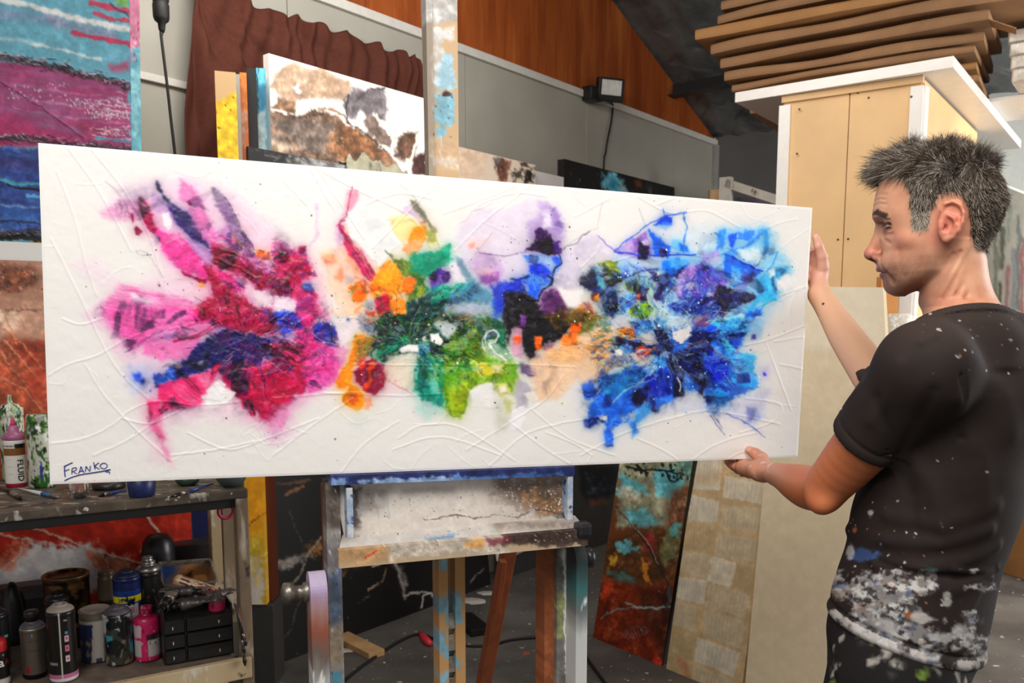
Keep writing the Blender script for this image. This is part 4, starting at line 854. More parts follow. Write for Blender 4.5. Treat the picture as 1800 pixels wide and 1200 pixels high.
for o_, zz in ((bench, 0),):
    b = MB(); c_ = (BL_+Fb)/2+nB*.62; c_[2] = ZL-.215; b.box(c_, [dB, nB, (0,0,1)], (L1-.1, .22, .02), .003); b.build('back_ledge', m_black, bench)
    for px_ in (-100, 240):
        P = on_plane(px_, 1000, Fb+nB*.60, nB); b = MB(); b.bar(V3(P[0],P[1],0), V3(P[0],P[1],ZL-.225), .04, .04, dB); b.build('leg', m_post, bench)
# ------------------------------------------------------------------ containers
def spot(xc, yb, z, wpx, ytop):
    P = fl(xc, yb, z); Y = P[1]; asp = 1/math.cos(math.atan((xc-900)/1500.))
    r = wpx*Y/1500./2/(asp); aw = unit(V3(P[0], P[1], 0)); c = P+aw*r*.9; h = at(xc, ytop, c[1]-r*.3)[2]-z
    return c, r, h
AXc = lambda c: [unit(V3(-c[1], c[0], 0))*-1, -unit(V3(c[0], c[1], 0)), V3(0,0,1)]     # x to the right, y towards the camera, z up
def ring_prof(r, z0, z1, n): return [(r, z0+(z1-z0)*i/n) for i in range(n+1)]
def label_rect(th, z, a0, a1, z0, z1): return (th > a0) & (th < a1) & (z > z0) & (z < z1)
AF = math.pi/2     # angle of the side that faces the camera
def can(name, xc, yb, z, wpx, ytop, kind, colf, lab, cat='spray can', n=64, mat=None, group='spray cans on the lower shelf'):
    c, r, h = spot(xc, yb, z, wpx, ytop); ax = AXc(c); e = empty(name, c, lab, cat, group)
    b = MB()
    if kind == 'spray':
        hb = h-.30*r*2
        prof = [(0,0),(r*.86,0),(r*.97,.002),(r,.006)]+ring_prof(r, .008, hb-.012, 90)+[(r*1.03,hb-.010),(r*1.03,hb-.004),(r*.98,hb)]
        b.lathe(prof, c, n, ax, cf=colf); b.build('can_body', mat or VCG, e, True, cols=True)
        dc = colf(np.array([0.]), np.array([hb+.005]), np.array([r]))[0] if False else None
    return e, c, r, h, ax
def dome(e, c, ax, r, z0, h, m, name='dome_cap', ring=True):
    b = MB(); b.lathe([(r*.97, z0), (r*.95, z0+h*.16), (r*.84, z0+h*.42), (r*.66, z0+h*.62), (r*.54, z0+h*.70), (r*.55, z0+h*.80), (r*.52, z0+h*.88), (r*.46, z0+h*.89), (r*.42, z0+h*.80), (r*.18, z0+h*.78), (r*.16, z0+h*.98), (r*.06, z0+h*1.0), (0, z0+h*.96)], c, 36, ax)
    return b.build(name, m, e, True)
def cmix(n, base): return np.tile(lin(base), (n, 1))
def cols_(th, z, base, rules, splat_=None, seed=0):
    C_ = cmix(len(th), base)
    for msk, col in rules: C_[msk] = lin(col)
    if splat_:
        for col, sc, thr in splat_:
            nz = fbm(th*sc*.8, z*sc*15, seed, 3); seed += 3; k = sstep(thr-.01, thr+.05, nz)[:, None]; C_ = C_*(1-k)+lin(col)*k
    return C_
m_gdome = plain('grey_cap', (150,140,130), .5, var=.1); m_bdome = plain('black_cap', (34,32,36), .35); m_pdome = plain('dusty_purple_cap', (84,78,86), .5, var=.2); m_sil = plain('silver_cap', (150,146,142), .3, .8)
# big black can with grey shoulder and pink base band
def cf1(th, z, r):
    d = (th-AF)
    return cols_(th, z, (22,20,20), [(z < .012, (226,220,222)), ((z >= .010) & (z < .022), (196,110,150)), ((abs(d-.12) < .055) & (z > .01), (196,190,176)), ((abs(d+.32) < .13) & (abs(z-.062) < .008), (214,186,190)),
        ((abs(d+.32) < .13) & (abs(z-.088) < .008), (206,110,130)), ((abs(d+.32) < .13) & (abs(z-.114) < .008), (214,170,180)), ((abs(d+.32) < .05) & ((abs(z-.062) < .003)|(abs(z-.088) < .003)|(abs(z-.114) < .003)), (120,40,60)), ((abs(d+.30) < .1) & (abs(z-.128) < .0035), (80,150,160)), ((abs(d-.75) < .35) & (abs(z-.05) < .003) & (np.sin(th*60) > 0), (170,168,164)), ((abs(d+.3) < .12) & (abs(z-.160) < .0015), (150,146,140))])
e, c, r, h, ax = can('spray_can', 114, 1199, ZL, 54, 1060, 'spray', cf1, 'tall black spray can with grey shoulder and pale pink base band', n=128)
dome(e, c, ax, r, h-.6*r, .55*r, m_gdome)
def cf2(th, z, r):
    d = th-AF; return cols_(th, z, (118,108,98), [(z < .012, (30,28,28)), (z > .128, (180,176,172)), ((abs(d-.1) < .1) & (abs(z-.115) < .006), (70,110,150)), ((abs(d-.05) < .05) & (abs(z-.115) < .004), (220,170,60)), ((abs(d-.6) < .17) & (abs(z-.025) < .008), (196,40,50)), ((abs(d) < .5) & (abs(z-.10) < .001), (70,64,60)), ((abs(d) < .5) & (abs(z-.075) < .001), (70,64,60))])
e, c, r, h, ax = can('spray_can', 63, 1193, ZL, 48, 1090, 'spray', cf2, 'silver spray can with a small black nozzle cap at the left', n=72, mat=VCM)
dome(e, c, ax, r, h-.6*r, .55*r, m_pdome)
b = MB(); b.lathe([(r*.5,h-.1*r),(r*.52,h+.2*r),(r*.60,h+.22*r),(r*.60,h+.7*r),(r*.55,h+.8*r),(0,h+.82*r)], c, 24, ax); b.build('nozzle_cap', m_bdome, e, True)
def cf3(th, z, r): return cols_(th, z, (150,146,140), [(z < .006, (24,34,34))], [((70,150,176), .9, .50), ((30,76,160), 1.2, .58), ((60,60,54), 1.0, .55), ((130,118,98), 1.4, .58), ((176,180,176), 1.8, .58), ((22,26,26), 1.5, .60)], 5)
e, c, r, h, ax = can('spray_can', 211, 1170, ZL, 54, 1064, 'spray', cf3, 'spray can splattered turquoise, blue and black beside the pink bottle', n=128)
dome(e, c, ax, r, h-.6*r, .55*r, m_pdome)
def cf4(th, z, r):
    d = th-AF; return cols_(th, z, (28,56,128), [(abs(z-.140) < .009, (226,212,30)), ((z < .127) & (z > .045) & (abs(d+.2) < .6), (216,216,220)), ((z < .119) & (z > .102) & (abs(d+.2) < .5) & (np.sin(th*40) > -.2), (196,60,80)), (z > .165, (24,34,84))], [((24,26,44), 2.5, .66)], 7)
e, c, r, h, ax = can('spray_can', 229, 1140, ZL, 52, 1000, 'spray', cf4, 'royal blue can with a yellow stripe standing behind the splattered one', n=128)
dome(e, c, ax, r, h-.6*r, .5*r, plain('navy_cap', (26,34,66), .5))
eb = e
def wraptxt(c, ax, r, a0, z0, hgt=None, vert=False):
    def f(v):
        x, y = (v[:, 0], v[:, 1]) if not vert else (v[:, 1], -v[:, 0])
        th = a0-x/r; P = np.stack([r*np.cos(th), r*np.sin(th), z0+y], 1); return P @ np.array(ax)+c
    return f
m_ink = plain('black_ink', (24,22,22), .5, var=0, bstr=0); m_wink = plain('white_ink', (228,226,220), .5, var=0, bstr=0); m_bink = plain('blue_ink', (24,40,110), .5, var=0, bstr=0)
txt('label_text', '20% F', 0, 0, 0, .011, m_bink, eb, bold=.01, wrap=wraptxt(c, ax, r*1.02, AF+.72, .1345))
def cf5(th, z, r): return cols_(th, z, (26,24,24), [], [((70,66,64), 3, .7)], 9)
e, c, r, h, ax = can('spray_can', 267, 1130, ZL, 46, 992, 'spray', cf5, 'black spray can with a shiny metal shoulder beside the drawer box')
b = MB(); b.lathe([(r*.98,h-.6*r),(r,h-.5*r),(r*.98,h-.3*r),(r*.7,h-.1*r),(r*.55,h-.05*r),(r*.62,h+.05*r),(r*.62,h+.2*r),(r*.45,h+.3*r),(r*.4,h+.55*r),(r*.44,h+.6*r),(r*.3,h+.66*r),(0,h+.5*r)], c, 28, ax); b.build('valve_cup', m_sil, e, True)
e, c, r, h, ax = can('spray_can', 107, 1150, ZL, 50, 1042, 'spray', cf5, 'black domed spray can standing behind the tall black one')
dome(e, c, ax, r, h-.6*r, .55*r, m_bdome)
def cf6(th, z, r):
    d = th-AF; return cols_(th, z, (30,32,34), [(z > .15, (90,140,110)), ((abs(d-.3) < .5) & (z > .10) & (z < .135), (170,200,190)), ((abs(d) < 1) & (z > .085) & (z < .092), (110,170,160))])
e, c, r, h, ax = can('spray_can', -2, 1180, ZL, 50, 1068, 'spray', cf6, 'dark can with a pale green label cut by the left picture edge'); dome(e, c, ax, r, h-.6*r, .55*r, m_bdome)
# bottle with red cap, far left front
def lathe_thing(name, xc, yb, z, wpx, ytop, prof, cf, lab, cat, mat=VCG, n=64, group=None, pname='bottle_body'):
    c, r, h = spot(xc, yb, z, wpx, ytop); ax = AXc(c); e = empty(name, c, lab, cat, group)
    b = MB(); P = []
    for a, t in prof: P.append((a*r, t*h))
    Q = []
    for (a, t), (a2, t2) in zip(P[:-1], P[1:]):
        k = max(1, int(abs(t2-t)/.004)); Q += [(a+(a2-a)*i/k, t+(t2-t)*i/k) for i in range(k)]
    Q.append(P[-1]); b.lathe(Q, c, n, ax, cf=cf); b.build(pname, mat, e, True, cols=True); return e, c, r, h, ax
BOT = [(0,0),(.92,0),(1,.03),(1,.60),(.96,.68),(.6,.76),(.46,.78),(.46,.84)]
def cf7(th, z, r): return cols_(th, z, (20,18,18), [(z < .018, (206,200,190))])
e, c, r, h, ax = lathe_thing('paint_bottle', 0, 1206, ZL, 42, 1124, [(0,0),(.92,0),(1,.03),(1,.66),(.9,.72),(.8,.74),(0,.75)], cf7, 'black labelled bottle with red cap and white letter a, far left', 'bottle', group=None)
b = MB(); b.lathe([(r*.88,h*.73),(r*.9,h*.76),(r*.9,h*.94),(r*.8,h),(0,h)], c, 28, ax); o = b.build('cap', plain('red_cap', (206,40,42), .35), e, True); o['label'] = 'red cap'
txt('label_text', 'a', 0, 0, 0, .016, m_wink, e, bold=.02, wrap=wraptxt(c, ax, r*1.012, AF+.02, h*.42))
txt('label_text', 'A', 0, 0, 0, .016, plain('red_ink', (150,30,36), .5, var=0, bstr=0), e, wrap=wraptxt(c, ax, r*1.012, AF-.55, h*.44))
# tins
def cf8(th, z, r): return cols_(th, z, (74,52,36), [], [((40,28,22), 2, .5), ((130,96,56), 3, .62)], 3)
e, c, r, h, ax = lathe_thing('paint_tin', 124, 1140, ZL, 86, 1012, [(0,0),(.96,0),(1,.02),(1,.92),(1.03,.93),(1.03,.97),(1.0,1.0),(.9,1.0),(.88,.975),(.72,.965),(.70,.98),(0,.98)], cf8, 'wide bronze tin with a grimy lid behind the spray cans', 'tin', mat=VCM, n=48, pname='tin_body')
b = MB(); b.tube([c+(r*1.0*math.cos(t))*ax[0]+(r*1.0*math.sin(t))*ax[1]+V3(0,0,h*.995) for t in np.linspace(0,2*math.pi,33)], .0035, 8); b.build('rim', plain('bronze_rim', (120,92,54), .35, .7), e, True)
def cf9(th, z, r):
    d = AF-th; z0 = z/ .118
    return cols_(th, z, (206,198,188), [((d < -.15-.25*(1-z0)) & (d > -1.8) & (z0 < .9), (40,52,100)), ((d > .45) & (z0 < .42), (60,70,110)), ((d > -.1) & (d < .3) & (z0 < .12), (66,74,110)), (z > .113, (120,112,100))], [((150,130,100), 3, .72)], 4)
e, c, r, h, ax = lathe_thing('paint_tin', 172, 1164, ZL, 60, 1072, [(0,0),(.97,0),(1,.02),(1,.96),(1.03,.97),(1.03,1.0),(.92,1.0),(.9,.98),(.5,.975),(0,.975)], cf9, 'white and navy paint tin with a grey lid between two spray cans', 'tin', n=96, mat=VCT, pname='tin_body')
b = MB(); b.lathe([(r*.5,h*.985),(r*.9,h*.99),(r*.93,h*1.015),(r*.88,h*1.02),(r*.8,h*1.0),(0,h*1.0)], c, 32, ax); b.build('lid', m_gdome, e, True)
# pink bottle
def cf10(th, z, r):
    d = th-AF; return cols_(th, z, (206,34,96), [((z < .060) & (z > .014) & ((d > .5) | (d < -.02)), (190,184,180)), ((z < .078) & (z > .060) & (d < .2), (60,34,44)), ((z < .100) & (z > .066) & (d > .45), (206,180,190)), ((d < .42) & (d > .08) & (z < .09), (214,30,104)), (z > .118, (150,20,60)), ((abs(z-.105) < .0022) & (d < .15) & (d > -.7) & (np.sin(th*34) > -.3), (150,20,66))], [((110,20,50), 4, .70), ((230,200,210), 5, .73)], 6)
e, c, r, h, ax = lathe_thing('paint_bottle', 261, 1163, ZL, 48, 1066, [(0,0),(.92,0),(1,.03),(1,.70),(.94,.78),(.66,.83),(.48,.85),(.48,.99),(.42,1.0),(0,1.0)], cf10, 'hot pink paint bottle with a torn white label beside the drawer box', 'bottle', n=128)
def cf11(th, z, r): return cols_(th, z, (44,30,26), [((z > .11), (90,78,64))])
lathe_thing('paint_jar', 193, 1120, ZL, 34, 1004, [(0,0),(1,.02),(1,.9),(.9,.92),(.9,1),(0,1)], cf11, 'dark brown jar with a dull lid behind the bronze and blue cans', 'jar')
# dark clutter behind the cans
m_dk = plain('dark_dusty_plastic', (32,28,28), .5, var=.3)
b = MB(); P = fl(60, 1135, ZL)+nB*.12; b.box(P+V3(0,0,.075), [dB, nB, (0,0,1)], (.24, .12, .15), .03); tag(b.build('storage_tub', m_dk), 'low dark tub at the back of the lower shelf behind the silver can', 'tub')
b = MB(); P = fl(28, 1132, ZL)+nB*.02; b.lathe([(0,0),(.03,0),(.034,.02),(.03,.12),(.018,.16),(.006,.175),(0,.175)], P, 20); tag(b.build('bottle', m_bdome, smooth=True), 'slim black bottle at the back left of the lower shelf', 'bottle')
P = fl(296, 1092, ZL)+nB*.12
b = MB(); b.lathe([(0,0),(.045,0),(.05,.02),(.05,.19),(.045,.225),(.03,.245),(0,.25)], P, 26); tag(b.build('canister', m_bdome, smooth=True), 'tall black canister behind the clear plastic tub', 'canister')
# ------------------------------------------------------------------ drawer box with tubes on it
m_dbox = plain('black_drawer_plastic', (34,33,33), .35, var=.15, scale=30)
Qa = fl(290, 1170, ZL); Qb = fl(412, 1148, ZL)
dD = unit(Qb-Qa); nD = V3(-dD[1], dD[0], 0); wD = np.linalg.norm(Qb-Qa); hD = at(290, 1092, Qa[1])[2]-ZL; dep = .17
dbx = empty('drawer_box', Qa+dD*wD/2+nD*dep/2, 'small black plastic drawer box with paint tubes lying on top', 'drawer box')
b = MB(); C_ = Qa+dD*wD/2
b.box(C_+nD*(dep/2+.004)+V3(0,0,.003), [dD, nD, (0,0,1)], (wD, dep, .006), .001)
for k in (-1, 1): b.box(C_+dD*k*(wD/2-.002)+nD*(dep/2+.004)+V3(0,0,hD/2+.01), [dD, nD, (0,0,1)], (.004, dep, hD+.02), .001)
b.box(C_+nD*dep+V3(0,0,hD/2), [dD, nD, (0,0,1)], (wD, .004, hD), .001)
for k in (1/3., 2/3., 1): b.box(C_+nD*(dep/2+.004)+V3(0,0,hD*k-.004), [dD, nD, (0,0,1)], (wD, dep, .003), .0)
b.box(C_+dD*(-wD*.19)+nD*(dep/2)+V3(0,0,hD/2), [dD, nD, (0,0,1)], (.003, dep, hD), .0)
b.build('body', m_dbox, dbx)
m_scr = plain('white_scuff', (200,200,196), .5)
for row in range(3):
    for (x0, x1) in ((-.5, -.19), (-.19, .5)):
        w_ = (x1-x0)*wD-.007; c_ = C_+dD*((x0+x1)/2*wD)-nD*.001+V3(0,0,hD*(row+.5)/3)
        b = MB(); b.box(c_, [dD, nD, (0,0,1)], (w_, .006, hD/3-.007), .0015); b.box(c_-nD*.004+V3(0,0,hD/6-.008), [dD, nD, (0,0,1)], (w_*.9, .005, .003), .001); dr = b.build('drawer', m_dbox, dbx)
        b = MB(); b.box(c_-nD*.004-dD*w_*.1*(1 if x1 < 0 else -2)+V3(0,0,-.002), [dD, nD, (0,0,1)], (.0025, .002, .008), .0005); o = b.build('scuff', m_scr, dr)
R = np.random.RandomState(3)
m_tub = [plain('silver_tube', (150,140,134), .35, .6, var=.3, scale=60), plain('mauve_tube', (120,92,96), .4, .3, var=.3, scale=50), plain('dull_grey_tube', (96,90,88), .4, .5, var=.3, scale=50)]
def paint_tube(P, d, L, r, m, lab, cap=None):
    d = unit(d); s_ = unit(np.cross(d, (0,0,1))); u_ = np.cross(s_, d); V = []; n = 16; M_ = 14
    e = empty('paint_tube', P, lab, 'paint tube', 'paint tubes heaped on the drawer box')
    for i in range(M_):
        t = i/(M_-1); fl_ = 1-t; rr = r*(1+.1*math.sin(i*1.9)); a = rr*(1.0+.35*t); bb = rr*(1-.9*t**1.5)+.0008
        cx = P+d*(L*t)+s_*.003*math.sin(i*1.3)
        for k in range(n):
            q = 2*math.pi*k/n; V.append(cx+a*math.cos(q)*s_+bb*math.sin(q)*u_+u_*.0012*math.sin(i*2.3+k*2))
    F = [(i*n+k, i*n+(k+1) % n, (i+1)*n+(k+1) % n, (i+1)*n+k) for i in range(M_-1) for k in range(n)]+[tuple(range(n))[::-1], tuple(range((M_-1)*n, M_*n))]
    mesh('tube_body', V, F, m, e, True)
    b = MB(); b.lathe([(r*.95,0),(r*.5,-.005),(r*.5,-.008),(r*.62,-.008),(r*.62,-.022),(r*.5,-.024),(0,-.024)][::-1], P, 16, [s_, u_, d]); b.build('cap', cap or m_bdome, e, True)
    return e
Tt = Qa+nD*.05+V3(0,0,hD)
lbs = ['crumpled silver paint tube at the left of the heap on the drawer box', 'mauve paint tube lying across the heap on the drawer box', 'fat grey paint tube in the middle of the heap', 'dull grey paint tube lying towards the right of the heap',
       'silver paint tube pointing towards the viewer, left of centre', 'short mauve tube at the back of the heap', 'grey tube lying on top of the other tubes']
spec_ = [(.010,.02,.014,(.5,.8,.25),.085,.014,0),(.03,.05,.016,(1,.1,.1),.11,.015,1),(.055,.01,.018,(.7,-.2,.12),.09,.017,2),(.12,.04,.015,(.9,.3,.1),.09,.015,2),(.02,.0,.040,(.3,.6,.1),.09,.013,0),(.06,.08,.030,(1,-.3,.15),.08,.014,1),(.09,.03,.046,(-.8,.3,.08),.085,.014,2)]
for (a, b_, z_t, dd, L, r_, mi), lb in zip(spec_, lbs):
    paint_tube(Tt+dD*a+nD*b_+V3(0,0,z_t), dD*dd[0]+nD*dd[1]+V3(0,0,dd[2]), L, r_, m_tub[mi], lb)
def cf12(th, z, r): return cols_(th, z, (176,40,84), [(z > .030, (84,70,66))], [((90,30,50), 3, .66)], 8)
pb = Qa+dD*(wD-.035)+nD*.03+V3(0,0,hD-.004); e = empty('paint_bottle', pb, 'small pink bottle with a dusty brown cap at the right end of the drawer box', 'bottle')
b = MB(); b.lathe([(0,0),(.021,0),(.022,.004)]+[(.022,.004+.003*i) for i in range(9)]+[(.023,.032),(.021,.040),(.012,.044),(.011,.056),(0,.057)], pb, 28, AXc(pb), cf=cf12); b.build('bottle_body', VCG, e, True, cols=True)
# clear tub above, with the labelled tube
m_clr = clear('cloudy_clear_plastic', (214,206,196), .15, .8)
tc = at(330, 1004, 2.50); tub = empty('plastic_tub', tc, 'clear rectangular plastic tub with ochre and blue paint residue, tilted open towards the viewer', 'tub')
tu = unit(dD*1.0+V3(0,0,-.06)); tn_ = unit(V3(0,-.36,.93)-tu*np.dot(V3(0,-.36,.93), tu)); tv = np.cross(tn_, tu)
b = MB(); wT, dT, hT = .118, .082, .05
def rrect(w, d, z, rr=.012, n=5):
    P = []
    for cx, cy, a0 in ((w-rr,d-rr,0),(-w+rr,d-rr,90),(-w+rr,-d+rr,180),(w-rr,-d+rr,270)):
        for k in range(n): a = math.radians(a0+90*k/(n-1)); P.append(tc+tu*(cx+rr*math.cos(a))*.62+tv*(cy+rr*math.sin(a))*.72+tn_*z)
    return P
loops = [rrect(wT*.9,dT*.85,-hT), rrect(wT,dT,0), rrect(wT*1.06,dT*1.08,.001), rrect(wT*1.06,dT*1.08,-.004), rrect(wT*1.02,dT*1.02,-.004), rrect(wT*.93,dT*.88,-hT-.002)]
loops = [loops[5], loops[4], loops[3], loops[2], loops[1], loops[0]]
V = [p for l in loops for p in l]; n = len(loops[0]); F = [(i*n+k, i*n+(k+1)%n, (i+1)*n+(k+1)%n, (i+1)*n+k) for i in range(5) for k in range(n)]+[tuple(range(n))[::-1], tuple(range(5*n,6*n))]
mesh('tub_body', V, F, m_clr, tub, False)
m_och = splat('ochre_residue', ((190,130,60),(110,110,120),7,(1,1,1)), [((60,90,150), 9, .55, .65, (1,1,1), 3), ((90,50,20), 14, .6, .66, (1,1,1), 3)], rough=.35)
l1 = rrect(wT*.88,dT*.82,-hT+.002); l2 = rrect(wT*.97,dT*.95,-.012); V = l1+l2; F = [tuple(range(n))]+[(k, k+n, (k+1)%n+n, (k+1)%n) for k in range(n)]
o = mesh('paint_residue', V, F, m_och, tub, False); o['label'] = 'ochre and blue paint residue inside the tub'
b = MB(); b.box(fl(345,1075,ZL)*V3(1,1,0)+nB*.12+V3(0,0,ZL+.10), [dD, nD, (0,0,1)], (.15,.10,.20), .004); 
sb_ = b.build('storage_box', m_dk); tag(sb_, 'dark box behind the drawer box that carries the clear tub', 'box')
def cf13(th, z, r): return cols_(th, z, (196,150,116), [((z > .012) & (z < .105), (206,176,140)), ((z > .02) & (z < .045) & (np.sin(th*30) > 0), (90,50,50)), ((z > .055) & (z < .09) & (np.abs(th-1.6) < .5), (190,90,70))], [((120,60,50), 3, .66)], 2)
P0 = at(306, 1018, 2.36); P1 = at(378, 1042, 2.36); dd = unit(P1-P0); sx = unit(np.cross(dd, (0,0,1))); e = empty('paint_tube', P0, 'large paint tube with a printed peach label lying above the drawer box', 'paint tube')
b = MB(); Lq = np.linalg.norm(P1-P0); b.lathe([(0,0),(.014,.001),(.017,.006)]+[(.018,.008+(Lq-.012)*i/30) for i in range(31)]+[(.010,Lq),(0,Lq)], P0, 40, [sx, np.cross(dd, sx), dd], cf=cf13); b.build('tube_body', VCG, e, True, cols=True)
b = MB(); b.lathe([(.013,Lq),(.014,Lq+.002),(.014,Lq+.018),(.012,Lq+.021),(0,Lq+.021)], P0, 20, [sx, np.cross(dd, sx), dd]); o = b.build('cap', plain('dusty_pink_cap', (170,90,110), .5), e, True)
# brushes hanging on the right post
for i, (x0, y0, x1, y1, c_, lb) in enumerate(((416,1062,430,1150,(60,40,34),'dark brush hanging on the post right of the drawer box, longest'),(420,1068,431,1170,(120,60,30),'rust handled brush hanging beside the post'),(412,1060,433,1135,(40,40,44),'thin black brush hanging crosswise on the post'))):
    A = on_plane(x0, y0, Fb-nB*.02, nB); B = on_plane(x1, y1, Fb-nB*.025, nB); d = unit(B-A); e = empty('paint_brush', A, lb, 'brush')
    b = MB(); b.tube([A, A*.6+B*.4, A*.3+B*.7], [.0022,.004,.0035], 8); b.build('handle', plain('brush_handle', c_, .4), e, True)
    b = MB(); b.tube([A*.3+B*.7, A*.18+B*.82], .0042, 8); b.build('ferrule', m_sil, e, True)
    b = MB(); b.tube([A*.18+B*.82, A*.08+B*.92, B], [.0042,.006,.002], 8); b.build('bristles', m_bdome, e, True)
# ------------------------------------------------------------------ things on the top shelf
def cf20(th, z, r):
    d = th-AF; h = .205
    C_ = cols_(th, z, (226,222,214), [(z < .012, (150,24,50)), ((z > .088) & (z < .108), (128,78,36)), ((z > .108) & (z < .122), (216,210,206)), ((z > .109) & (z < .121) & (d < -.05), (30,26,26)), ((z > .112) & (z < .118) & (d > .1) & (np.sin(th*36) > 0), (60,40,50))])
    return C_
c, r, h = spot(30, 857, ZB, 40, 735); ax = AXc(c); k = h/.190
fb = empty('paint_bottle', c, 'fluid acrylic squeeze bottle with purple nozzle and white label', 'bottle')
b = MB(); b.lathe([(0,0),(r*.92,0),(r,.004)]+[(r,.005+.121*k*i/60) for i in range(61)]+[(r*.97,.130*k)], c, 96, ax, cf=lambda th, z, q: cf20(th, z/k, q)); b.build('bottle_body', VCG, fb, True, cols=True)
m_pur = plain('mauve_plastic', (166,96,134), .35, var=.15)
b = MB(); b.lathe([(r*.95,.129*k),(r*1.02,.133*k),(r*1.02,.140*k),(r*.9,.148*k),(r*.55,.150*k),(r*.54,.164*k),(r*.46,.168*k),(r*.30,.170*k)], c, 40, ax); o = b.build('cap', m_pur, fb, True); o['label'] = 'purple screw cap'
b = MB(); b.lathe([(r*.32,.168*k),(r*.2,.178*k),(r*.18,.184*k),(r*.12,.192*k),(0,.194*k)], c, 20, ax); b.build('nozzle', plain('pink_plastic', (206,60,110), .35), fb, True)
txt('label_text', 'FLUID', 0, 0, 0, .0165, m_ink, fb, bold=.022, wrap=wraptxt(c, ax, r*1.01, AF-.16, .078*k, vert=True))
txt('label_text', 'CHROMA', 0, 0, 0, .0048, m_ink, fb, bold=.01, wrap=wraptxt(c, ax, r*1.01, AF+.75, .1125*k))
for i in range(6):
    b = MB(); V = [ax[0]*0 for _ in range(0)]
    th = np.linspace(AF+.75, AF+.25, 8); zz = (.078-.010*i)*k; pts = [c+(r*1.008*math.cos(t))*ax[0]+(r*1.008*math.sin(t))*ax[1]+V3(0,0,zz) for t in th]; 
    if i % 2 == 0: b.tube(pts, .0003, 4); b.build('label_text', m_gdome, fb)
SQ = [(0,0),(.95,0),(1,.02),(1,.72),(.95,.75),(1.02,.755),(1.02,.845),(.75,.86),(.72,.885),(.26,.90),(.18,.96),(.14,1.0),(0,1.0)]
def cf21(th, z, r): return cols_(th, z, (206,206,186), [], [((60,110,60), 2.6, .54), ((150,170,130), 2, .56), ((30,60,34), 5, .64), ((120,170,180), 4, .68)], 12)
lathe_thing('squeeze_bottle', 27, 845, ZB, 46, 694, SQ, cf21, 'tall white squeeze bottle smeared with green behind the fluid acrylic bottle', 'bottle', n=128)
def cf22(th, z, r): return cols_(th, z, (40,96,48), [(z > .115, (210,208,190))], [((20,50,26), 2.6, .54), ((190,200,170), 3, .60)], 14)
lathe_thing('squeeze_bottle', -3, 838, ZB, 44, 700, SQ, cf22, 'dark green squeeze bottle with a white cap at the very left edge', 'bottle', n=72)
def cf23(th, z, r):
    d = th-AF; return cols_(th, z, (190,190,176), [((abs(d-.05-.02*np.sin(z*200)) < .10) & (z < .075), (30,60,150)), (z > .150, (150,148,144))], [((40,90,30), 2.4, .56), ((26,50,22), 4, .60), ((214,216,206), 3, .62), ((110,150,60), 5, .66)], 16)
lathe_thing('glass_jar', 76, 858, ZB, 50, 728, [(0,0),(.92,0),(1,.02),(1,.80),(.97,.83),(.93,.84),(.93,.88),(.96,.885),(.93,.97),(.86,1.0),(0,1.0)], cf23, 'round jar spotted with green paint and a blue drip beside the white canvas', 'jar', n=96, mat=VCG)
c, r, h = spot(141, 878, ZB, 38, 838); e = empty('glass_jar', c, 'small clear glass jar crusted with dry paint under the white canvas', 'jar')
m_glass = clear('jar_glass', (226,226,222), .06, .95)
b = MB(); b.lathe([(0,0),(r*.95,0),(r,.004),(r,h*.8),(r*.9,h*.86),(r*.9,h),(r*.82,h),(r*.82,h*.86),(r*.9,h*.78),(r*.9,.006),(0,.006)], c, 36, AXc(c)); b.build('jar_body', m_glass, e, True)
b = MB(); b.lathe([(0,.0065),(r*.88,.0065),(r*.88,h*.3),(r*.5,h*.33),(0,h*.3)], c, 28, AXc(c)); b.build('dry_paint', m_bench, e, True)
def simple(name, xc, yb, wpx, ytop, prof, m, lab, cat, pname):
    c, r, h = spot(xc, yb, ZB, wpx, ytop); e = empty(name, c, lab, cat); b = MB(); b.lathe([(a*r, t*h) for a, t in prof], c, 40, AXc(c)); b.build(pname, m, e, True); return e, c, r, h
m_navy = plain('navy_plastic', (30,42,92), .4); m_grn = plain('dark_green_plastic', (44,62,54), .45, var=.3); m_gry = plain('grey_plastic', (74,80,82), .4, var=.15)
CUP = [(0,0),(.8,0),(.86,.04),(1,1),(.94,1),(.80,.10),(0,.10)]
simple('plastic_cup', 250, 875, 56, 830, CUP, m_navy, 'navy blue plastic cup under the lower edge of the white canvas', 'cup', 'cup_body')
simple('mixing_bowl', 330, 856, 50, 838, [(0,0),(.5,0),(.8,.3),(1,1),(.95,1),(.75,.35),(0,.1)], m_grn, 'dark green mixing bowl under the white canvas near the shelf end', 'bowl', 'bowl_body')
simple('mixing_bowl', 407, 858, 56, 836, [(0,0),(.6,0),(.9,.5),(1.05,.9),(1.05,1),(.95,1),(.8,.5),(0,.15)], m_gry, 'grey bowl at the right end of the top shelf', 'bowl', 'bowl_body')
simple('jar_lid', 192, 862, 62, 848, [(0,0),(.95,0),(1,.3),(1,.9),(.9,1),(0,.95)], m_bdome, 'flat dark jar lid between the glass jar and the navy cup', 'lid', 'lid_body')
m_bh = plain('blue_lacquer', (52,96,170), .25); m_bh2 = plain('deep_blue_lacquer', (40,60,130), .3); m_kh = plain('black_lacquer', (20,20,20), .25); m_wht = plain('white_lacquer', (206,210,212), .3)
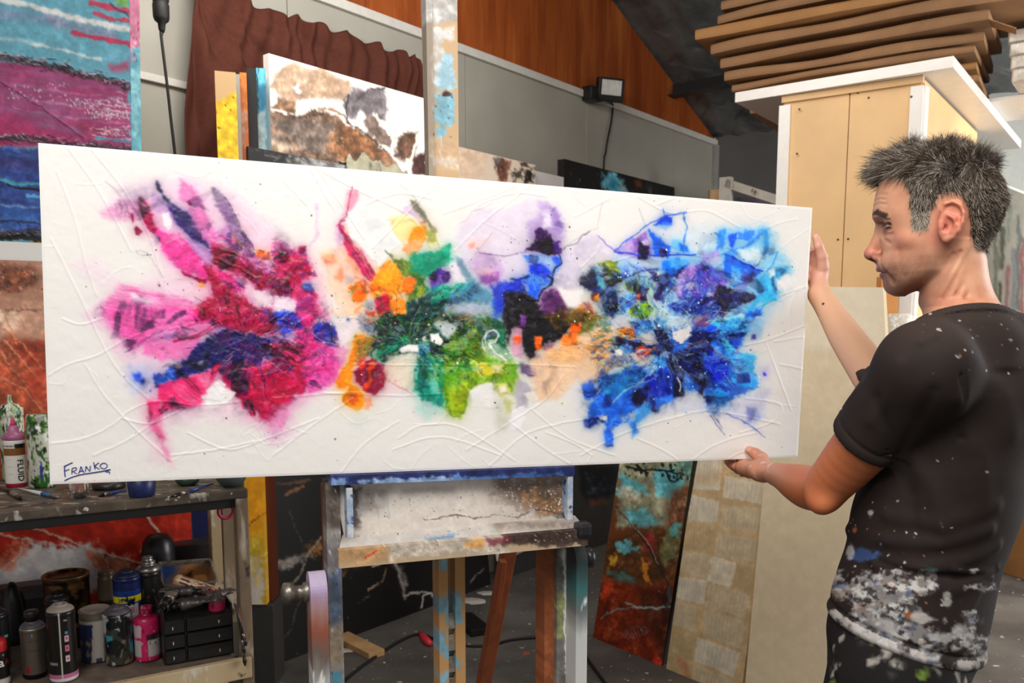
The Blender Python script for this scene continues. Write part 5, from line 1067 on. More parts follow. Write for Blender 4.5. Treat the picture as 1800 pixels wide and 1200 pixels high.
def brush(x0, y0, x1, y1, mh, lab, fer=True, dz=.006):
    A = fl(x0, y0, ZB+dz); B = fl(x1, y1, ZB+dz); e = empty('paint_brush', A, lab, 'brush')
    b = MB(); b.tube([A, A*.7+B*.3, A*.4+B*.6], [.002,.0035,.0052], 10); b.build('handle', m_wht if fer == 2 else mh, e, True)
    b = MB(); b.tube([A*.4+B*.6, A*.2+B*.8], [.0052,.005], 10); b.build('ferrule', mh if fer == 2 else m_sil, e, True)
    b = MB(); b.tube([A*.2+B*.8, A*.1+B*.9, B], [.005,.0055,.0015], 10); b.build('bristles', m_sil if fer == 2 else m_kh, e, True)
brush(32, 858, 104, 874, m_bh, 'blue and white brush lying in front of the spotted jar', 2)
brush(-8, 852, 40, 877, m_kh, 'thin black brush lying at the front left of the top shelf')
brush(222, 862, 172, 871, m_bh2, 'short blue brush lying left of the navy cup')
brush(374, 850, 300, 873, m_bh2, 'long blue brush lying right of the navy cup')
m_scrap = splat('paper_scrap', ((206,200,190),(176,160,130),20,(1,1,1)), [((196,96,40), 12, .6, .66, (1,1,1), 3)], rough=.8)
# ------------------------------------------------------------------ the easel
H4 = [at(67, 251, 1.3944), at(1428, 365, 1.9), at(1402, 803, 1.8931), at(88, 851, 1.3876)]
e1 = unit(V3(H4[2][0]-H4[3][0], H4[2][1]-H4[3][1], 0)); e2 = V3(-e1[1], e1[0], 0)
E0 = H4[3].copy(); E0[2] = 0          # canvas front plane at floor level
def ep(x, y, b_): return on_plane(x, y, E0+e2*b_, e2)      # pixel -> point on the plane b_ behind the canvas front
m_e1 = splat('paint_spattered_beech', ((196,160,116),(176,138,96),6,(1,1,.3)), [((206,206,206), 5, .50, .60, (1,1,.35), 5), ((150,190,214), 5, .60, .64, (1,1,.4), 4), ((60,56,54), 14, .66, .70, (1,1,.6), 4), ((150,96,54), 8, .62, .68, (1,1,.4), 4)], rough=.5)
m_e2 = splat('grey_sprayed_beech', ((176,172,168),(140,132,124),4,(1,1,.5)), [((226,226,224), 6, .52, .62, (1,1,.4), 5), ((80,74,70), 9, .60, .68, (1,1,.5), 5), ((90,120,150), 8, .66, .70, (1,1,.5), 3), ((176,140,96), 7, .62, .66, (1,1,.5), 3)], rough=.45)
m_e3 = splat('tray_paint_crust', ((206,200,192),(176,168,158),5,(1,1,1)), [((90,82,76), 7, .58, .68, (1,1,1), 6), ((228,226,222), 9, .56, .64, (1,1,1), 4), ((48,42,40), 26, .66, .70, (1,1,1), 4), ((60,110,160), 34, .72, .74, (1,1,1), 3), ((190,60,50), 30, .73, .75, (1,1,1), 3)], rough=.5)
m_sprayed = vcol('sprayed_panel', .55, bs=.25, bscale=200)
easel = empty('easel', E0+e1*.95+e2*.1, 'heavy paint spattered studio easel holding the long white abstract canvas', 'easel')
def ebar(name, x0, y0, x1, y1, b0, wpx, d, m, bev=.003, ext0=0, ext1=0):
    A = ep(x0, y0, b0); B = ep(x1, y1, b0); w = wpx*(A[1]+B[1])/2/1500/math.cos(math.radians(19.8)) if wpx > 1 else wpx
    dd = unit(B-A); A = A-dd*ext0; B = B+dd*ext1; q = MB(); q.bar(A, B, w, d, e1, bev); return q.build(name, m, easel)
# mast: upper sliding beam
At = ep(775, -60, .075); Ab = ep(781, 320, .075)
wm = .052
# painted mast face with its own blue and white smears
def pa_mast(p):
    p.frame(400, 0, 3.636)
    p.poly([1250,-300,1500,-300,1500,140,1250,140], (176,172,168), .95, 3, 4, .2); p.poly([1300,60,1450,40,1450,110,1300,110], (206,204,200), .8, 5, 4); p.poly([1310,170,1450,180,1450,250,1310,250], (206,206,206), .9, 5, 5, .15)
    p.poly([1370,350,1440,330,1450,560,1340,600,1345,420], (150,188,206), .95, 4, 6, .15); p.poly([1330,600,1450,620,1450,780,1390,800,1380,900,1340,880,1330,760], (120,172,192), .95, 4, 6, .2); p.poly([1310,200,1380,260,1340,560,1315,600], (190,196,200), .7, 6, 6)
    p.poly([1370,600,1400,580,1440,620,1380,625], (50,30,34), 1, 1.5, 2); p.line([1370,880,1372,1020], 3, (214,206,196), .8, 1); p.dots([1310,560,1460,900], 22, [(40,30,30),(90,60,50),(230,226,220)], (.5,1.4)); p.poly([1320,1000,1470,1010,1470,1070,1320,1065], (214,206,196), .7, 6, 5)
    p.poly([1300,900,1470,900,1470,990,1300,990], (190,160,130), .5, 8, 5)
    p.frame(420, 800, 2.647)
    for q in ([930,660,1030,640,1040,780,960,800,960,740,920,760],[920,840,960,800,980,900,1040,960,1040,1020,960,940,920,900],[930,1040,980,1000,960,1060],[940,470,965,470,975,540,930,540]): p.poly(q, (120,170,196), .9, 3, 6, .2)
A_ = lambda x, y, b_: ep(x, y, b_)
def mast_strip(x0t, x1t, yt, x0b, x1b, yb, b0, seed, nm, base, th_=.03, nx=24, ny=200):
    TL, TR, BR, BL = ep(x0t, yt, b0), ep(x1t, yt, b0), ep(x1b, yb, b0), ep(x0b, yb, b0)
    return panel(nm, [TL, TR, BR, BL], nx, ny, th_, pa_mast, mat=VC, parent=easel, seed=seed, base=base, disp=.0008)
mast_strip(747, 803, -80, 763, 809, 520, .062, 61, 'mast', (196,164,126), .04)
mast_strip(747, 758, -80, 758, 768, 520, .052, 62, 'mast_side_rail', (150,136,120), .03, 8, 160)
for (xa, xb, sd) in ((766, 783, 64), (796, 814, 66)):
    TL, TR = ep(xa, 505, .055), ep(xb, 505, .055); BL, BR = ep(xa-.6, 1204, .055), ep(xb+.6, 1204, .055)
    BL2 = TL.copy(); BR2 = TR.copy(); BL2[2] = BR2[2] = .12
    panel('mast_rail', [TL, TR, BR2, BL2], 12, 240, .05, pa_mast, parent=easel, seed=sd, base=(196,150,96), disp=.0008)
m_rat = plain('worn_steel', (128,122,112), .35, .8, var=.3, scale=40)
b = MB(); Ta = ep(790, 980, .075); 
b.box(V3(Ta[0], Ta[1], .52), [e1, e2, (0,0,1)], (.014, .004, .8), .001)
for i in range(17):
    z = .16+i*.046; b.hexa([V3(Ta[0],Ta[1],z)+e1*s_*.008+e2*t_ for s_, t_ in ((-1,-.004),(1,-.004),(1,-.018),(-1,-.018))]+[V3(Ta[0],Ta[1],z+.030)+e1*s_*.007+e2*t_ for s_, t_ in ((-1,-.004),(1,-.004),(1,-.006),(-1,-.006))])
b.build('ratchet_strip', m_rat, easel)
# tray: sprayed back board, shelf, front lip, blue top ledge
zt0 = ep(790, 944, -.085)[2]
TLp, TRp = ep(588, 852, .02), ep(1004, 826, .02); BLp, BRp_ = ep(604, 925, .02), ep(1004, 905, .02); BLp[2] = BRp_[2] = (ep(595, 968, -.095)[2]+ep(1033, 932, -.095)[2])/2
def pa_tray(p):
    p.frame(420, 800, 2.647)
    p.poly([400,90,1600,60,1600,420,400,420], (206,198,190), 1, 2, 0, .06); p.poly([520,150,700,150,690,200,640,260,540,260], (120,112,108), .75, 14, 10, .3); p.poly([1200,110,1560,100,1560,300,1450,290,1300,230,1180,180], (84,66,56), .8, 20, 16, .5)
    p.poly([1300,180,1500,170,1520,290,1400,280], (120,84,50), .6, 12, 14, .6); p.poly([520,150,560,150,560,330,520,330], (60,50,50), .8, 5, 5); p.poly([760,150,1000,150,1000,180,760,180], (140,134,128), .5, 8, 6)
    p.dots([540,160,1540,300], 160, [(70,60,56),(236,232,226),(110,90,70)], (.4,1.2)); p.dots([1180,120,1540,290], 160, [(230,226,220),(240,238,232)], (.4,1.3)); p.line([860,300,1000,285,1150,280,1290,280,1350,262,1450,262,1500,285], 1.4, (80,60,50), .8, rough=1)
    for x in (560,640,690): p.line([x,170,x+4,300], 2, (130,160,180), .5, rough=1)
panel('tray_back', [TLp, TRp, BRp_, BLp], 200, 50, .014, pa_tray, parent=easel, seed=71, base=(206,198,190), side=(150,140,130))
zsh = fl(800, 936, 0)  # placeholder
L0_, R0_ = ep(595, 968, -.095), ep(1033, 932, -.095)
zs = (L0_[2]+R0_[2])/2
L0_[2] = R0_[2] = zs
Lb_, Rb_ = ep(602, 925, .034), ep(1010, 900, .034); Lb_[2] = Rb_[2] = zs
def pa_shelf(p):
    p.frame(420, 800, 2.647)
    p.poly([400,280,1700,250,1700,460,400,480], (210,204,196), 1, 2, 0, .08); p.poly([420,340,560,330,540,400,460,410], (176,160,146), .8, 8, 8, .3); p.poly([1150,300,1640,290,1640,350,1200,350], (150,136,124), .8, 8, 8, .5); p.dots([440,310,1620,400], 140, [(60,54,50),(232,230,226),(50,90,140),(170,50,60)], (.4,1.4)); p.poly([860,375,1000,365,1000,385,880,395], (80,140,190), .7, 3, 4); p.poly([420,300,520,300,500,340,430,345], (84,72,70), .7, 6, 6)
o = panel('tray_shelf', [Lb_, Rb_, R0_, L0_], 200, 40, .012, pa_shelf, parent=easel, seed=72, base=(206,198,188), side=(190,170,150))
zf = ep(600, 987, -.1)[2]
def pa_lip(p):
    p.frame(420, 800, 2.647)
    p.poly([440,380,700,380,700,500,440,500], (190,150,104), .9, 12, 8, .25); p.poly([700,360,1250,340,1250,460,700,480], (196,184,170), .9, 8, 8, .3); p.poly([1230,350,1660,310,1660,420,1230,420], (54,40,36), .95, 6, 8, .4); p.line([590,475,640,440], 4, (206,70,40), .9); p.poly([540,400,620,395,610,420,540,425], (214,204,190), .8, 3, 4); p.poly([1050,400,1130,395,1130,430,1060,435], (206,140,60), .7, 4, 5); p.poly([1150,395,1280,380,1270,410,1160,420], (120,50,60), .8, 3, 5); p.dots([1200,330,1640,400], 60, [(200,190,180),(150,120,110),(90,40,50)], (.5,1.6)); p.dots([460,390,1250,450], 60, [(90,60,40),(230,226,220)], (.4,1.2))
Lf, Rf = L0_-e2*.002, R0_-e2*.002
panel('front_lip', [Lf+V3(0,0,.002), Rf+V3(0,0,.002), Rf-V3(0,0,.030), Lf-V3(0,0,.030)], 200, 14, .018, pa_lip, parent=easel, seed=73, base=(190,166,136))
m_e4 = splat('blue_white_speckle', ((196,200,204),(120,150,186),30,(1,1,1)), [((40,60,110), 50, .58, .64, (1,1,1), 4), ((90,80,76), 30, .62, .70, (1,1,1), 3)], rough=.5)
# ledge on which the canvas stands
zl_ = min(H4[3][2], H4[2][2])
def pa_blue(p):
    p.frame(420, 800, 2.647)
    p.poly([400,60,1600,40,1600,150,400,170], (34,44,96), 1, 2, 0, .3); p.poly([560,115,1200,95,1200,125,560,140], (150,180,214), .85, 3, 5, .25, st=(-3,30,2,.4)); p.poly([430,110,500,110,500,160,430,150], (120,150,190), .8, 3, 4); p.poly([1000,100,1500,80,1500,100,1000,120], (70,110,170), .8, 3, 4, st=(-3,30,2,.4)); p.poly([500,100,700,98,700,112,500,116], (24,30,70), .8, 2, 3)
A = ep(580, 835, .0); B = ep(1006, 818, .0); zA = ep(790, 829, 0.)[2]
# follow the lower edge of the canvas exactly
def cz(P): # height of canvas lower edge above point P
    t = np.dot((P-H4[3])[:2], (H4[2]-H4[3])[:2])/np.dot((H4[2]-H4[3])[:2], (H4[2]-H4[3])[:2]); return H4[3][2]+(H4[2][2]-H4[3][2])*t
A[2] = cz(A)-.001; B[2] = cz(B)-.001; A2 = A+e2*.05; B2 = B+e2*.05; hgt = .018
panel('canvas_ledge', [A-e2*.012, B-e2*.012, B-e2*.012-V3(0,0,hgt), A-e2*.012-V3(0,0,hgt)], 180, 10, .062, pa_blue, parent=easel, seed=74, base=(34,44,96))
# brackets of the ledge
for x_, y_ in ((613, 856), (1000, 835)):
    P = ep(x_, y_, .0); b = MB(); b.bar(P+V3(0,0,.0)+e2*.006, V3(P[0],P[1],zs)+e2*.006, .012, .03, e1); b.build('bracket', m_e4, easel)
# outer posts, their spray marks laid on by height
def pa_post1(p):
    p.poly([560,840,610,840,610,1210,560,1210], (150,146,142), 1, 2, 0, .25, st=(88, 40, 4, .3)); p.poly([560,840,610,840,610,930,560,930], (92,80,74), .9, 6, 5, .4); p.poly([560,960,610,960,610,1000,560,1000], (110,104,112), .7, 8, 6); p.poly([575,1010,600,1000,602,1090,580,1100], (92,116,150), .8, 6, 5, .3); p.poly([565,1110,610,1100,610,1160,570,1170], (176,152,120), .6, 6, 6); p.poly([585,1180,602,1180,602,1200,585,1200], (70,150,180), .8, 3, 3)
    p.dots([566,850,604,1200], 90, [(226,224,220),(60,54,50),(236,236,236),(120,90,70)], (.5,1.7))
def pa_post2(p):
    p.poly([950,900,1030,900,1030,1210,950,1210], (150,84,50), 1, 2, 0, .2, st=(88, 60, 3, .4)); p.dots([955,950,985,1200], 10, [(60,30,20),(226,220,214)], (.5,1.3))
def pa_post3(p):
    p.poly([970,900,1030,900,1030,1210,970,1210], (112,110,106), 1, 2, 0, .3, st=(88, 50, 4, .4)); p.poly([985,940,1000,940,1002,1060,988,1060], (160,160,156), .8, 5, 4); p.line([992,945,993,1080,996,1200], 4, (232,232,228), .95, 1, rough=1); p.poly([980,1040,990,1040,990,1120,980,1120], (150,160,90), .7, 4, 3); p.poly([998,1130,1010,1130,1010,1200,998,1200], (190,50,70), .7, 5, 3); p.poly([976,925,1004,925,1004,960,976,960], (56,54,56), .8, 5, 4)
def fpost(x0, x1, y0, b_, paint, th_, seed, base):
    TLq, TRq = ep(x0, y0, b_), ep(x1, y0, b_); BLq, BRq = TLq.copy(), TRq.copy(); BLq[2] = BRq[2] = .02
    return panel('leg', [TLq, TRq, BRq, BLq], 14, 230, th_, paint, parent=easel, seed=seed, base=base, disp=.0007)
fpost(572, 597, 848, .015, pa_post1, .05, 81, (150,146,142)); fpost(958, 980, 905, .03, pa_post2, .05, 82, (150,84,50)); fpost(980, 1001, 905, .015, pa_post3, .045, 83, (112,110,106))
T_ = ep(556, 850, .20); B_ = ep(566, 1150, .20); q = MB(); q.bar(V3(T_[0]+.025,T_[1],.02), T_+V3(.025,0,0), .028, .04, e1, .003); q.build('leg', m_rust, easel)
# rounded clamp arms, sprayed
def clamp(xc, ytop, b_, wpx, cfn, seed):
    T_ = ep(xc, ytop, b_); w = wpx*T_[1]/1500; r_ = .036; zc = T_[2]-r_; prof = []
    for z in np.linspace(.02, zc, 90): prof.append((-r_, z))
    for t in np.linspace(0, math.pi, 20)[1:-1]: prof.append((-r_*math.cos(t), zc+r_*math.sin(t)))
    for z in np.linspace(zc, .02, 90): prof.append((r_, z))
    U_ = np.linspace(-w/2, w/2, 9); prof = np.array(prof); m = len(prof)
    P = np.array([V3(T_[0], T_[1], 0)+e1*u+e2*q+V3(0,0,z) for u in U_ for q, z in prof]); F = [(i*m+k, i*m+k+1, (i+1)*m+k+1, (i+1)*m+k) for i in range(8) for k in range(m-1)]
    F += [(k, m-1-k, m-2-k, k+1) for k in range(m//2-1)]; F += [(8*m+k, 8*m+k+1, 8*m+m-2-k, 8*m+m-1-k) for k in range(m//2-1)]
    q1 = fbm(P[:, 2]*14+seed, P[:, 0]*60+P[:, 1]*50, seed, 4); C_ = cfn(P[:, 2]-zc, q1)
    o = mesh('clamp_arm', P, F, VC, easel, False, lin(np.clip(C_, 0, 255)/255.)); bm = bmesh.new(); bm.from_mesh(o.data); bmesh.ops.recalc_face_normals(bm, faces=bm.faces); bm.to_mesh(o.data); bm.free(); return o, T_, zc
def grad(z, n, stops, spot):
    zz = np.array([a for a, _ in stops]); cc = np.array([c for _, c in stops], float); C_ = np.stack([np.interp(z+(n-.5)*.05, zz, cc[:, i]) for i in range(3)], 1)
    for c, thr in spot: k = sstep(thr, thr+.05, n)[:, None]; C_ = C_*(1-k)+np.array(c, float)*k
    return C_
o, T1, z1 = clamp(556, 1004, -.01, 30, lambda z, n: grad(z, n, [(-.35,(214,214,216)),(-.22,(206,206,208)),(-.16,(176,178,180)),(-.12,(110,96,90)),(-.07,(150,84,66)),(-.03,(170,130,130)),(.0,(176,156,192)),(.05,(196,184,206))], [((236,234,230), .66)]), 5)
o, T2, z2 = clamp(1011, 952, .0, 22, lambda z, n: grad(z, n, [(-.35,(150,60,60)),(-.26,(206,206,204)),(-.15,(196,198,198)),(-.10,(110,114,114)),(-.05,(60,110,110)),(.0,(56,66,68)),(.05,(44,42,44))], [((226,226,222), .66)]), 9)
b = MB(); b.lathe([(0,0),(.016,.0),(.018,.006),(.018,.014),(.012,.018),(.014,.03),(.02,.034),(.02,.05),(.008,.055),(0,.055)], V3(T1[0],T1[1],z1)-e1*.009, 18, [e2, V3(0,0,1), -e1]); b.build('wing_nut', m_rat, easel, True)
b = MB(); b.lathe([(0,0),(.012,.0),(.012,.012),(.02,.016),(.022,.03),(.012,.034),(0,.034)], V3(T2[0],T2[1],z2)+e1*.006, 12, [e2, V3(0,0,1), e1]); b.build('wing_nut', m_bdome, easel, True)
b = MB(); b.box(ep(1024, 930, -.09)+V3(0,0,.0), [e1, e2, (0,0,1)], (.03,.03,.03), .008); b.build('side_knob', m_bdome, easel)
# rear leg
q = MB(); A = ep(893, 930, .34); B = ep(846, 1235, .75); A = ep(896, 955, .36); t_ = ep(850, 1200, .55); dd = unit(t_-A); B = A+dd*((.01-A[2])/dd[2]); q.bar(A-dd*.25, B, .036, .026, e1); q.build('rear_leg', m_rust, easel)
q = MB(); q.bar(ep(884, 985, .33), ep(872, 1075, .36), .016, .02, e1); q.build('rear_leg_stay', m_rust, easel)
# floor frame of the easel
for x_ in (585, 985):
    P = ep(x_, 900, .05); P[2] = .03; q = MB(); q.bar(P-e2*.30, P+e2*.42, .045, .05, e1); q.build('foot', m_e1, easel)
P = ep(585, 900, .05); Q = ep(985, 900, .05); P[2] = Q[2] = .16; q = MB(); q.bar(P, Q, .05, .03, (0,0,1)); q.build('cross_bar', m_e1, easel)
P[2] = Q[2] = zs-.05; q = MB(); q.bar(P+e2*.03, Q+e2*.03, .05, .03, (0,0,1)); q.build('cross_bar', m_e1, easel)
# ------------------------------------------------------------------ the painter: one body surface grown from a distance field
class Field:
    def __init__(s, xs, ys, zs):
        s.x, s.y, s.z = [a.astype(np.float32) for a in (xs, ys, zs)]; s.D = np.full((len(xs), len(ys), len(zs)), .05, np.float32)
    def sl(s, lo, hi):
        q = []
        for a, l, h in ((s.x, lo[0], hi[0]), (s.y, lo[1], hi[1]), (s.z, lo[2], hi[2])): q.append(slice(max(0, np.searchsorted(a, l)-1), np.searchsorted(a, h)+1))
        return tuple(q)
    def loc(s, sl): return s.x[sl[0]][:, None, None], s.y[sl[1]][None, :, None], s.z[sl[2]][None, None, :]
    def uni(s, sl, d, k):
        D = s.D[sl]; h = np.maximum(k-np.abs(D-d), 0)/k if k > 0 else 0; s.D[sl] = np.minimum(D, d)-(h*h*k*.25 if k > 0 else 0)
    def cutd(s, sl, d, k):      # remove where d<0
        D = s.D[sl]; e = -d; h = np.maximum(k-np.abs(D-e), 0)/k if k > 0 else 0; s.D[sl] = np.maximum(D, e)+(h*h*k*.25 if k > 0 else 0)
    def cone(s, a, b, ra, rb, k=.01, op='u', asp=None):
        a = np.array(a, float); b = np.array(b, float); m = max(ra, rb)*(1 if asp is None else 1.6)+k*1.5+.012; sl = s.sl(np.minimum(a, b)-m, np.maximum(a, b)+m)
        X, Y, Z = s.loc(sl); d = b-a; L = np.dot(d, d)+1e-12
        t = np.clip(((X-a[0])*d[0]+(Y-a[1])*d[1]+(Z-a[2])*d[2])/L, 0, 1); px, py, pz = X-a[0]-t*d[0], Y-a[1]-t*d[1], Z-a[2]-t*d[2]
        if asp is None: q = np.sqrt(px*px+py*py+pz*pz)
        else:   # asp = (direction, factor): flattened along the direction
            n, f = asp; n = unit(n); w = px*n[0]+py*n[1]+pz*n[2]; q = np.sqrt(np.maximum(px*px+py*py+pz*pz-w*w, 0)+(w*f)**2); 
        q = q-(ra+(rb-ra)*t); (s.uni if op == 'u' else s.cutd)(sl, q.astype(np.float32), k)
    def chain(s, P, R, k=.01, asp=None):
        for i in range(len(P)-1): s.cone(P[i], P[i+1], R[i], R[i+1], k, asp=asp)
    def ell(s, c, ax, r, k=.01, op='u'):
        c = np.array(c, float); m = max(r)+k*1.5+.008; sl = s.sl(c-m, c+m); X, Y, Z = s.loc(sl); q = 0
        for a, ri in zip(ax, r): w = (X-c[0])*a[0]+(Y-c[1])*a[1]+(Z-c[2])*a[2]; q = q+(w/ri)**2
        d = (np.sqrt(q)-1)*min(r); (s.uni if op == 'u' else s.cutd)(sl, d.astype(np.float32), k)
    def bump(s, c, r, amp, ax=None):
        c = np.array(c, float); rr = (r, r, r) if np.isscalar(r) else r; m = max(rr)*2.4; sl = s.sl(c-m, c+m); X, Y, Z = s.loc(sl); q = 0
        for a, ri in zip(ax if ax is not None else np.eye(3), rr): w = (X-c[0])*a[0]+(Y-c[1])*a[1]+(Z-c[2])*a[2]; q = q+(w/ri)**2
        s.D[sl] -= (amp*np.exp(-q)).astype(np.float32)
    def ridge(s, P, r, amp):
        P = [np.array(p, float) for p in P]; m = r*2.6; lo = np.min(P, 0)-m; hi = np.max(P, 0)+m; sl = s.sl(lo, hi); X, Y, Z = s.loc(sl); best = None
        for a, b in zip(P[:-1], P[1:]):
            d = b-a; L = np.dot(d, d)+1e-12; t = np.clip(((X-a[0])*d[0]+(Y-a[1])*d[1]+(Z-a[2])*d[2])/L, 0, 1); q = (X-a[0]-t*d[0])**2+(Y-a[1]-t*d[1])**2+(Z-a[2]-t*d[2])**2; best = q if best is None else np.minimum(best, q)
        s.D[sl] -= (amp*np.exp(-best/(r*r))).astype(np.float32)
    def rid2(s, Q, r, amp, umin=.05):   # crease across the front of the face, given as (sideways, height) points
        sl = s.sl(H0-V3(.13, .13, .15), H0+V3(.13, .13, .12)); X, Y, Z = s.loc(sl); v = (X-H0[0])*HL[0]+(Y-H0[1])*HL[1]; u = (X-H0[0])*HF[0]+(Y-H0[1])*HF[1]; best = None
        for a, b in zip(Q[:-1], Q[1:]):
            d = np.array(b)-np.array(a); L = np.dot(d, d)+1e-12; t = np.clip(((v-a[0])*d[0]+(Z-a[1])*d[1])/L, 0, 1); q = (v-a[0]-t*d[0])**2+(Z-a[1]-t*d[1])**2; best = q if best is None else np.minimum(best, q)
        s.D[sl] -= (amp*np.exp(-best/(r*r))*(u > umin)).astype(np.float32)
    def loft(s, zt, cen, F, Lv, uf, ub, hw, p=2.2, k=.01, op='u'):
        # horizontal slices: heights zt (ascending), centre line point cen(u0 per height), front/back extents and half width
        zt = np.array(zt, float); C_ = np.array(cen, float); m = .02+k
        P = C_+np.outer(uf, F); Q = C_+np.outer(ub, F); hm = max(hw)+m
        lo = np.minimum(P.min(0), Q.min(0))-hm; hi = np.maximum(P.max(0), Q.max(0))+hm; lo[2] = zt[0]-.0; hi[2] = zt[-1]+.0
        sl = s.sl(lo, hi); z = s.z[sl[2]]; ok = (z >= zt[0]) & (z <= zt[-1])
        if not ok.any(): return
        i0, i1 = np.nonzero(ok)[0][[0, -1]]; sl = (sl[0], sl[1], slice(sl[2].start+i0, sl[2].start+i1+1)); z = s.z[sl[2]]
        g = lambda a: np.interp(z, zt, a)[None, None, :]
        X = s.x[sl[0]][:, None, None]; Y = s.y[sl[1]][None, :, None]
        dx = X-g(C_[:, 0]); dy = Y-g(C_[:, 1]); u = dx*F[0]+dy*F[1]; v = np.abs(dx*Lv[0]+dy*Lv[1])
        if not np.isscalar(p): p = g(p)
        e = np.where(u > 0, u/g(uf), u/g(ub)); h = g(hw); q = (np.abs(e)**p+(v/h)**p)**(1/p); d = (q-1)*np.minimum(h, np.maximum(g(uf), -g(ub))); (s.uni if op == 'u' else s.cutd)(sl, d.astype(np.float32), k)
    def sample(s, o, sl):   # value of field o at the grid points of s[sl]
        I = []; W_ = []
        for a, b, q in zip((o.x, o.y, o.z), (s.x, s.y, s.z), sl):
            p = b[q]; i = np.clip(np.searchsorted(a, p)-1, 0, len(a)-2); I.append(i); W_.append(np.clip((p-a[i])/(a[i+1]-a[i]), 0, 1))
        D = o.D; A = D[I[0]]*(1-W_[0])[:, None, None]+D[I[0]+1]*W_[0][:, None, None]; A = A[:, I[1]]*(1-W_[1])[None, :, None]+A[:, I[1]+1]*W_[1][None, :, None]
        return (A[:, :, I[2]]*(1-W_[2])+A[:, :, I[2]+1]*W_[2]).astype(np.float32)
    def mesh(s):
        D = s.D; S_ = D < 0; c = np.zeros(tuple(n-1 for n in D.shape), np.uint8)
        for i in (0, 1):
            for j in (0, 1):
                for k in (0, 1): c += S_[i:D.shape[0]-1+i, j:D.shape[1]-1+j, k:D.shape[2]-1+k]
        act = (c > 0) & (c < 8); I = np.argwhere(act); n = len(I); idx = np.full(act.shape, -1, np.int32); idx[act] = np.arange(n)
        acc = np.zeros((n, 3)); cnt = np.zeros(n); ax = (s.x, s.y, s.z)
        cor = [(i, j, k) for i in (0, 1) for j in (0, 1) for k in (0, 1)]
        dv = {o: D[I[:, 0]+o[0], I[:, 1]+o[1], I[:, 2]+o[2]] for o in cor}
        for o in cor:
            for a in range(3):
                if o[a]: continue
                o2 = list(o); o2[a] = 1; o2 = tuple(o2); d1, d2 = dv[o], dv[o2]; m = (d1 < 0) != (d2 < 0); t = np.where(m, d1/(d1-d2+1e-12), 0)
                for b in range(3):
                    A = ax[b]; i0 = I[:, b]+o[b]; val = A[i0] if b != a else A[i0]+(A[np.minimum(i0+1, len(A)-1)]-A[i0])*t; acc[:, b] += np.where(m, val, 0)
                cnt += m
        V = acc/cnt[:, None]; F = []
        for a in range(3):
            b, c2 = (a+1) % 3, (a+2) % 3; sl1 = [slice(None)]*3; sl2 = [slice(None)]*3; sl1[a] = slice(0, -1); sl2[a] = slice(1, None)
            m = S_[tuple(sl1)] != S_[tuple(sl2)]; E_ = np.argwhere(m); E_ = E_[(E_[:, b] > 0) & (E_[:, c2] > 0) & (E_[:, b] < D.shape[b]-1) & (E_[:, c2] < D.shape[c2]-1)]
            def at_(db, dc): J = E_.copy(); J[:, b] -= db; J[:, c2] -= dc; return idx[J[:, 0], J[:, 1], J[:, 2]]
            q = np.stack([at_(1, 1), at_(0, 1), at_(0, 0), at_(1, 0)], 1); fl_ = ~S_[E_[:, 0], E_[:, 1], E_[:, 2]]; q[fl_] = q[fl_][:, ::-1]; F.append(q)
        return V, np.concatenate(F)
def vnorm(V, F):
    n = np.cross(V[F[:, 2]]-V[F[:, 0]], V[F[:, 3]]-V[F[:, 1]]); N_ = np.zeros_like(V)
    for k in range(4): np.add.at(N_, F[:, k], n)
    return N_/(np.linalg.norm(N_, axis=1)[:, None]+1e-12)
def steps(segs):
    a = [segs[0][0]]
    for x0, x1, h in segs: a += list(np.arange(a[-1]+h, x1, h))
    return np.array(a)
# ---- head frame
HF = unit(V3(-.894, .447, 0)); HL = V3(-.447, -.894, 0); HU = V3(0, 0, 1.); H0 = at(1650, 390, 1.42)
def hp(x, y, v=0.0): return on_plane(x, y, H0+HL*v, HL)
def huw(x, y): P = hp(x, y); return np.dot(P-H0, HF), P[2]
fr = [(256,1650),(259,1618),(264,1600),(272,1585),(285,1568),(300,1556),(323,1546),(345,1538.5),(362,1535),(376,1533.5),(385,1535),(394,1539),(402,1541.5),(412,1544),(430,1546),(446,1546),(456,1543),(464,1540.5),(470,1541),(474,1542.5),(478.5,1546.5),(483,1548.5),(488,1551.5),(494,1552.5),(500,1554),(507,1556.5),(513,1560),(518,1566),(521,1574)]
bk = [(256,1652),(259,1684),(264,1704),(272,1720),(285,1740),(300,1752),(323,1763),(345,1766),(373,1762),(398,1752),(420,1738),(440,1724),(452,1710),(465,1694),(478,1676),(490,1655),(502,1631),(512,1607),(520.5,1590)]
hwd = [(256,.008),(259,.034),(264,.046),(272,.056),(285,.066),(300,.072),(323,.0765),(345,.0775),(365,.0765),(380,.075),(400,.072),(420,.0695),(440,.067),(452,.0655),(465,.0625),(478,.058),(490,.051),(502,.041),(512,.029),(520.5,.013)]
body = Field(steps([(.44,.60,.0026),(0,.98,.0019),(0,1.12,.004)]), steps([(1.10,1.22,.004),(0,1.60,.0019),(0,1.68,.003),(0,2.03,.0024)]), steps([(.96,1.20,.005),(0,1.40,.0024),(0,1.455,.0034),(0,1.80,.0019)]))
def table(rows):
    a = np.array(rows, float)[::-1]; uw = np.array([huw(x, y) for y, x in a]); return uw[:, 1], uw[:, 0]
def smooth1(a, k=7):
    b = np.concatenate([np.full(k, a[0]), a, np.full(k, a[-1])]); return np.convolve(b, np.ones(k)/k, 'same')[k:-k]
zf_, uf_ = table(fr); zb_, ub_ = table(bk); 
hz = np.array([hp(1650, y)[2] for y, _ in hwd])[::-1]; hh = np.array([h for _, h in hwd])[::-1]
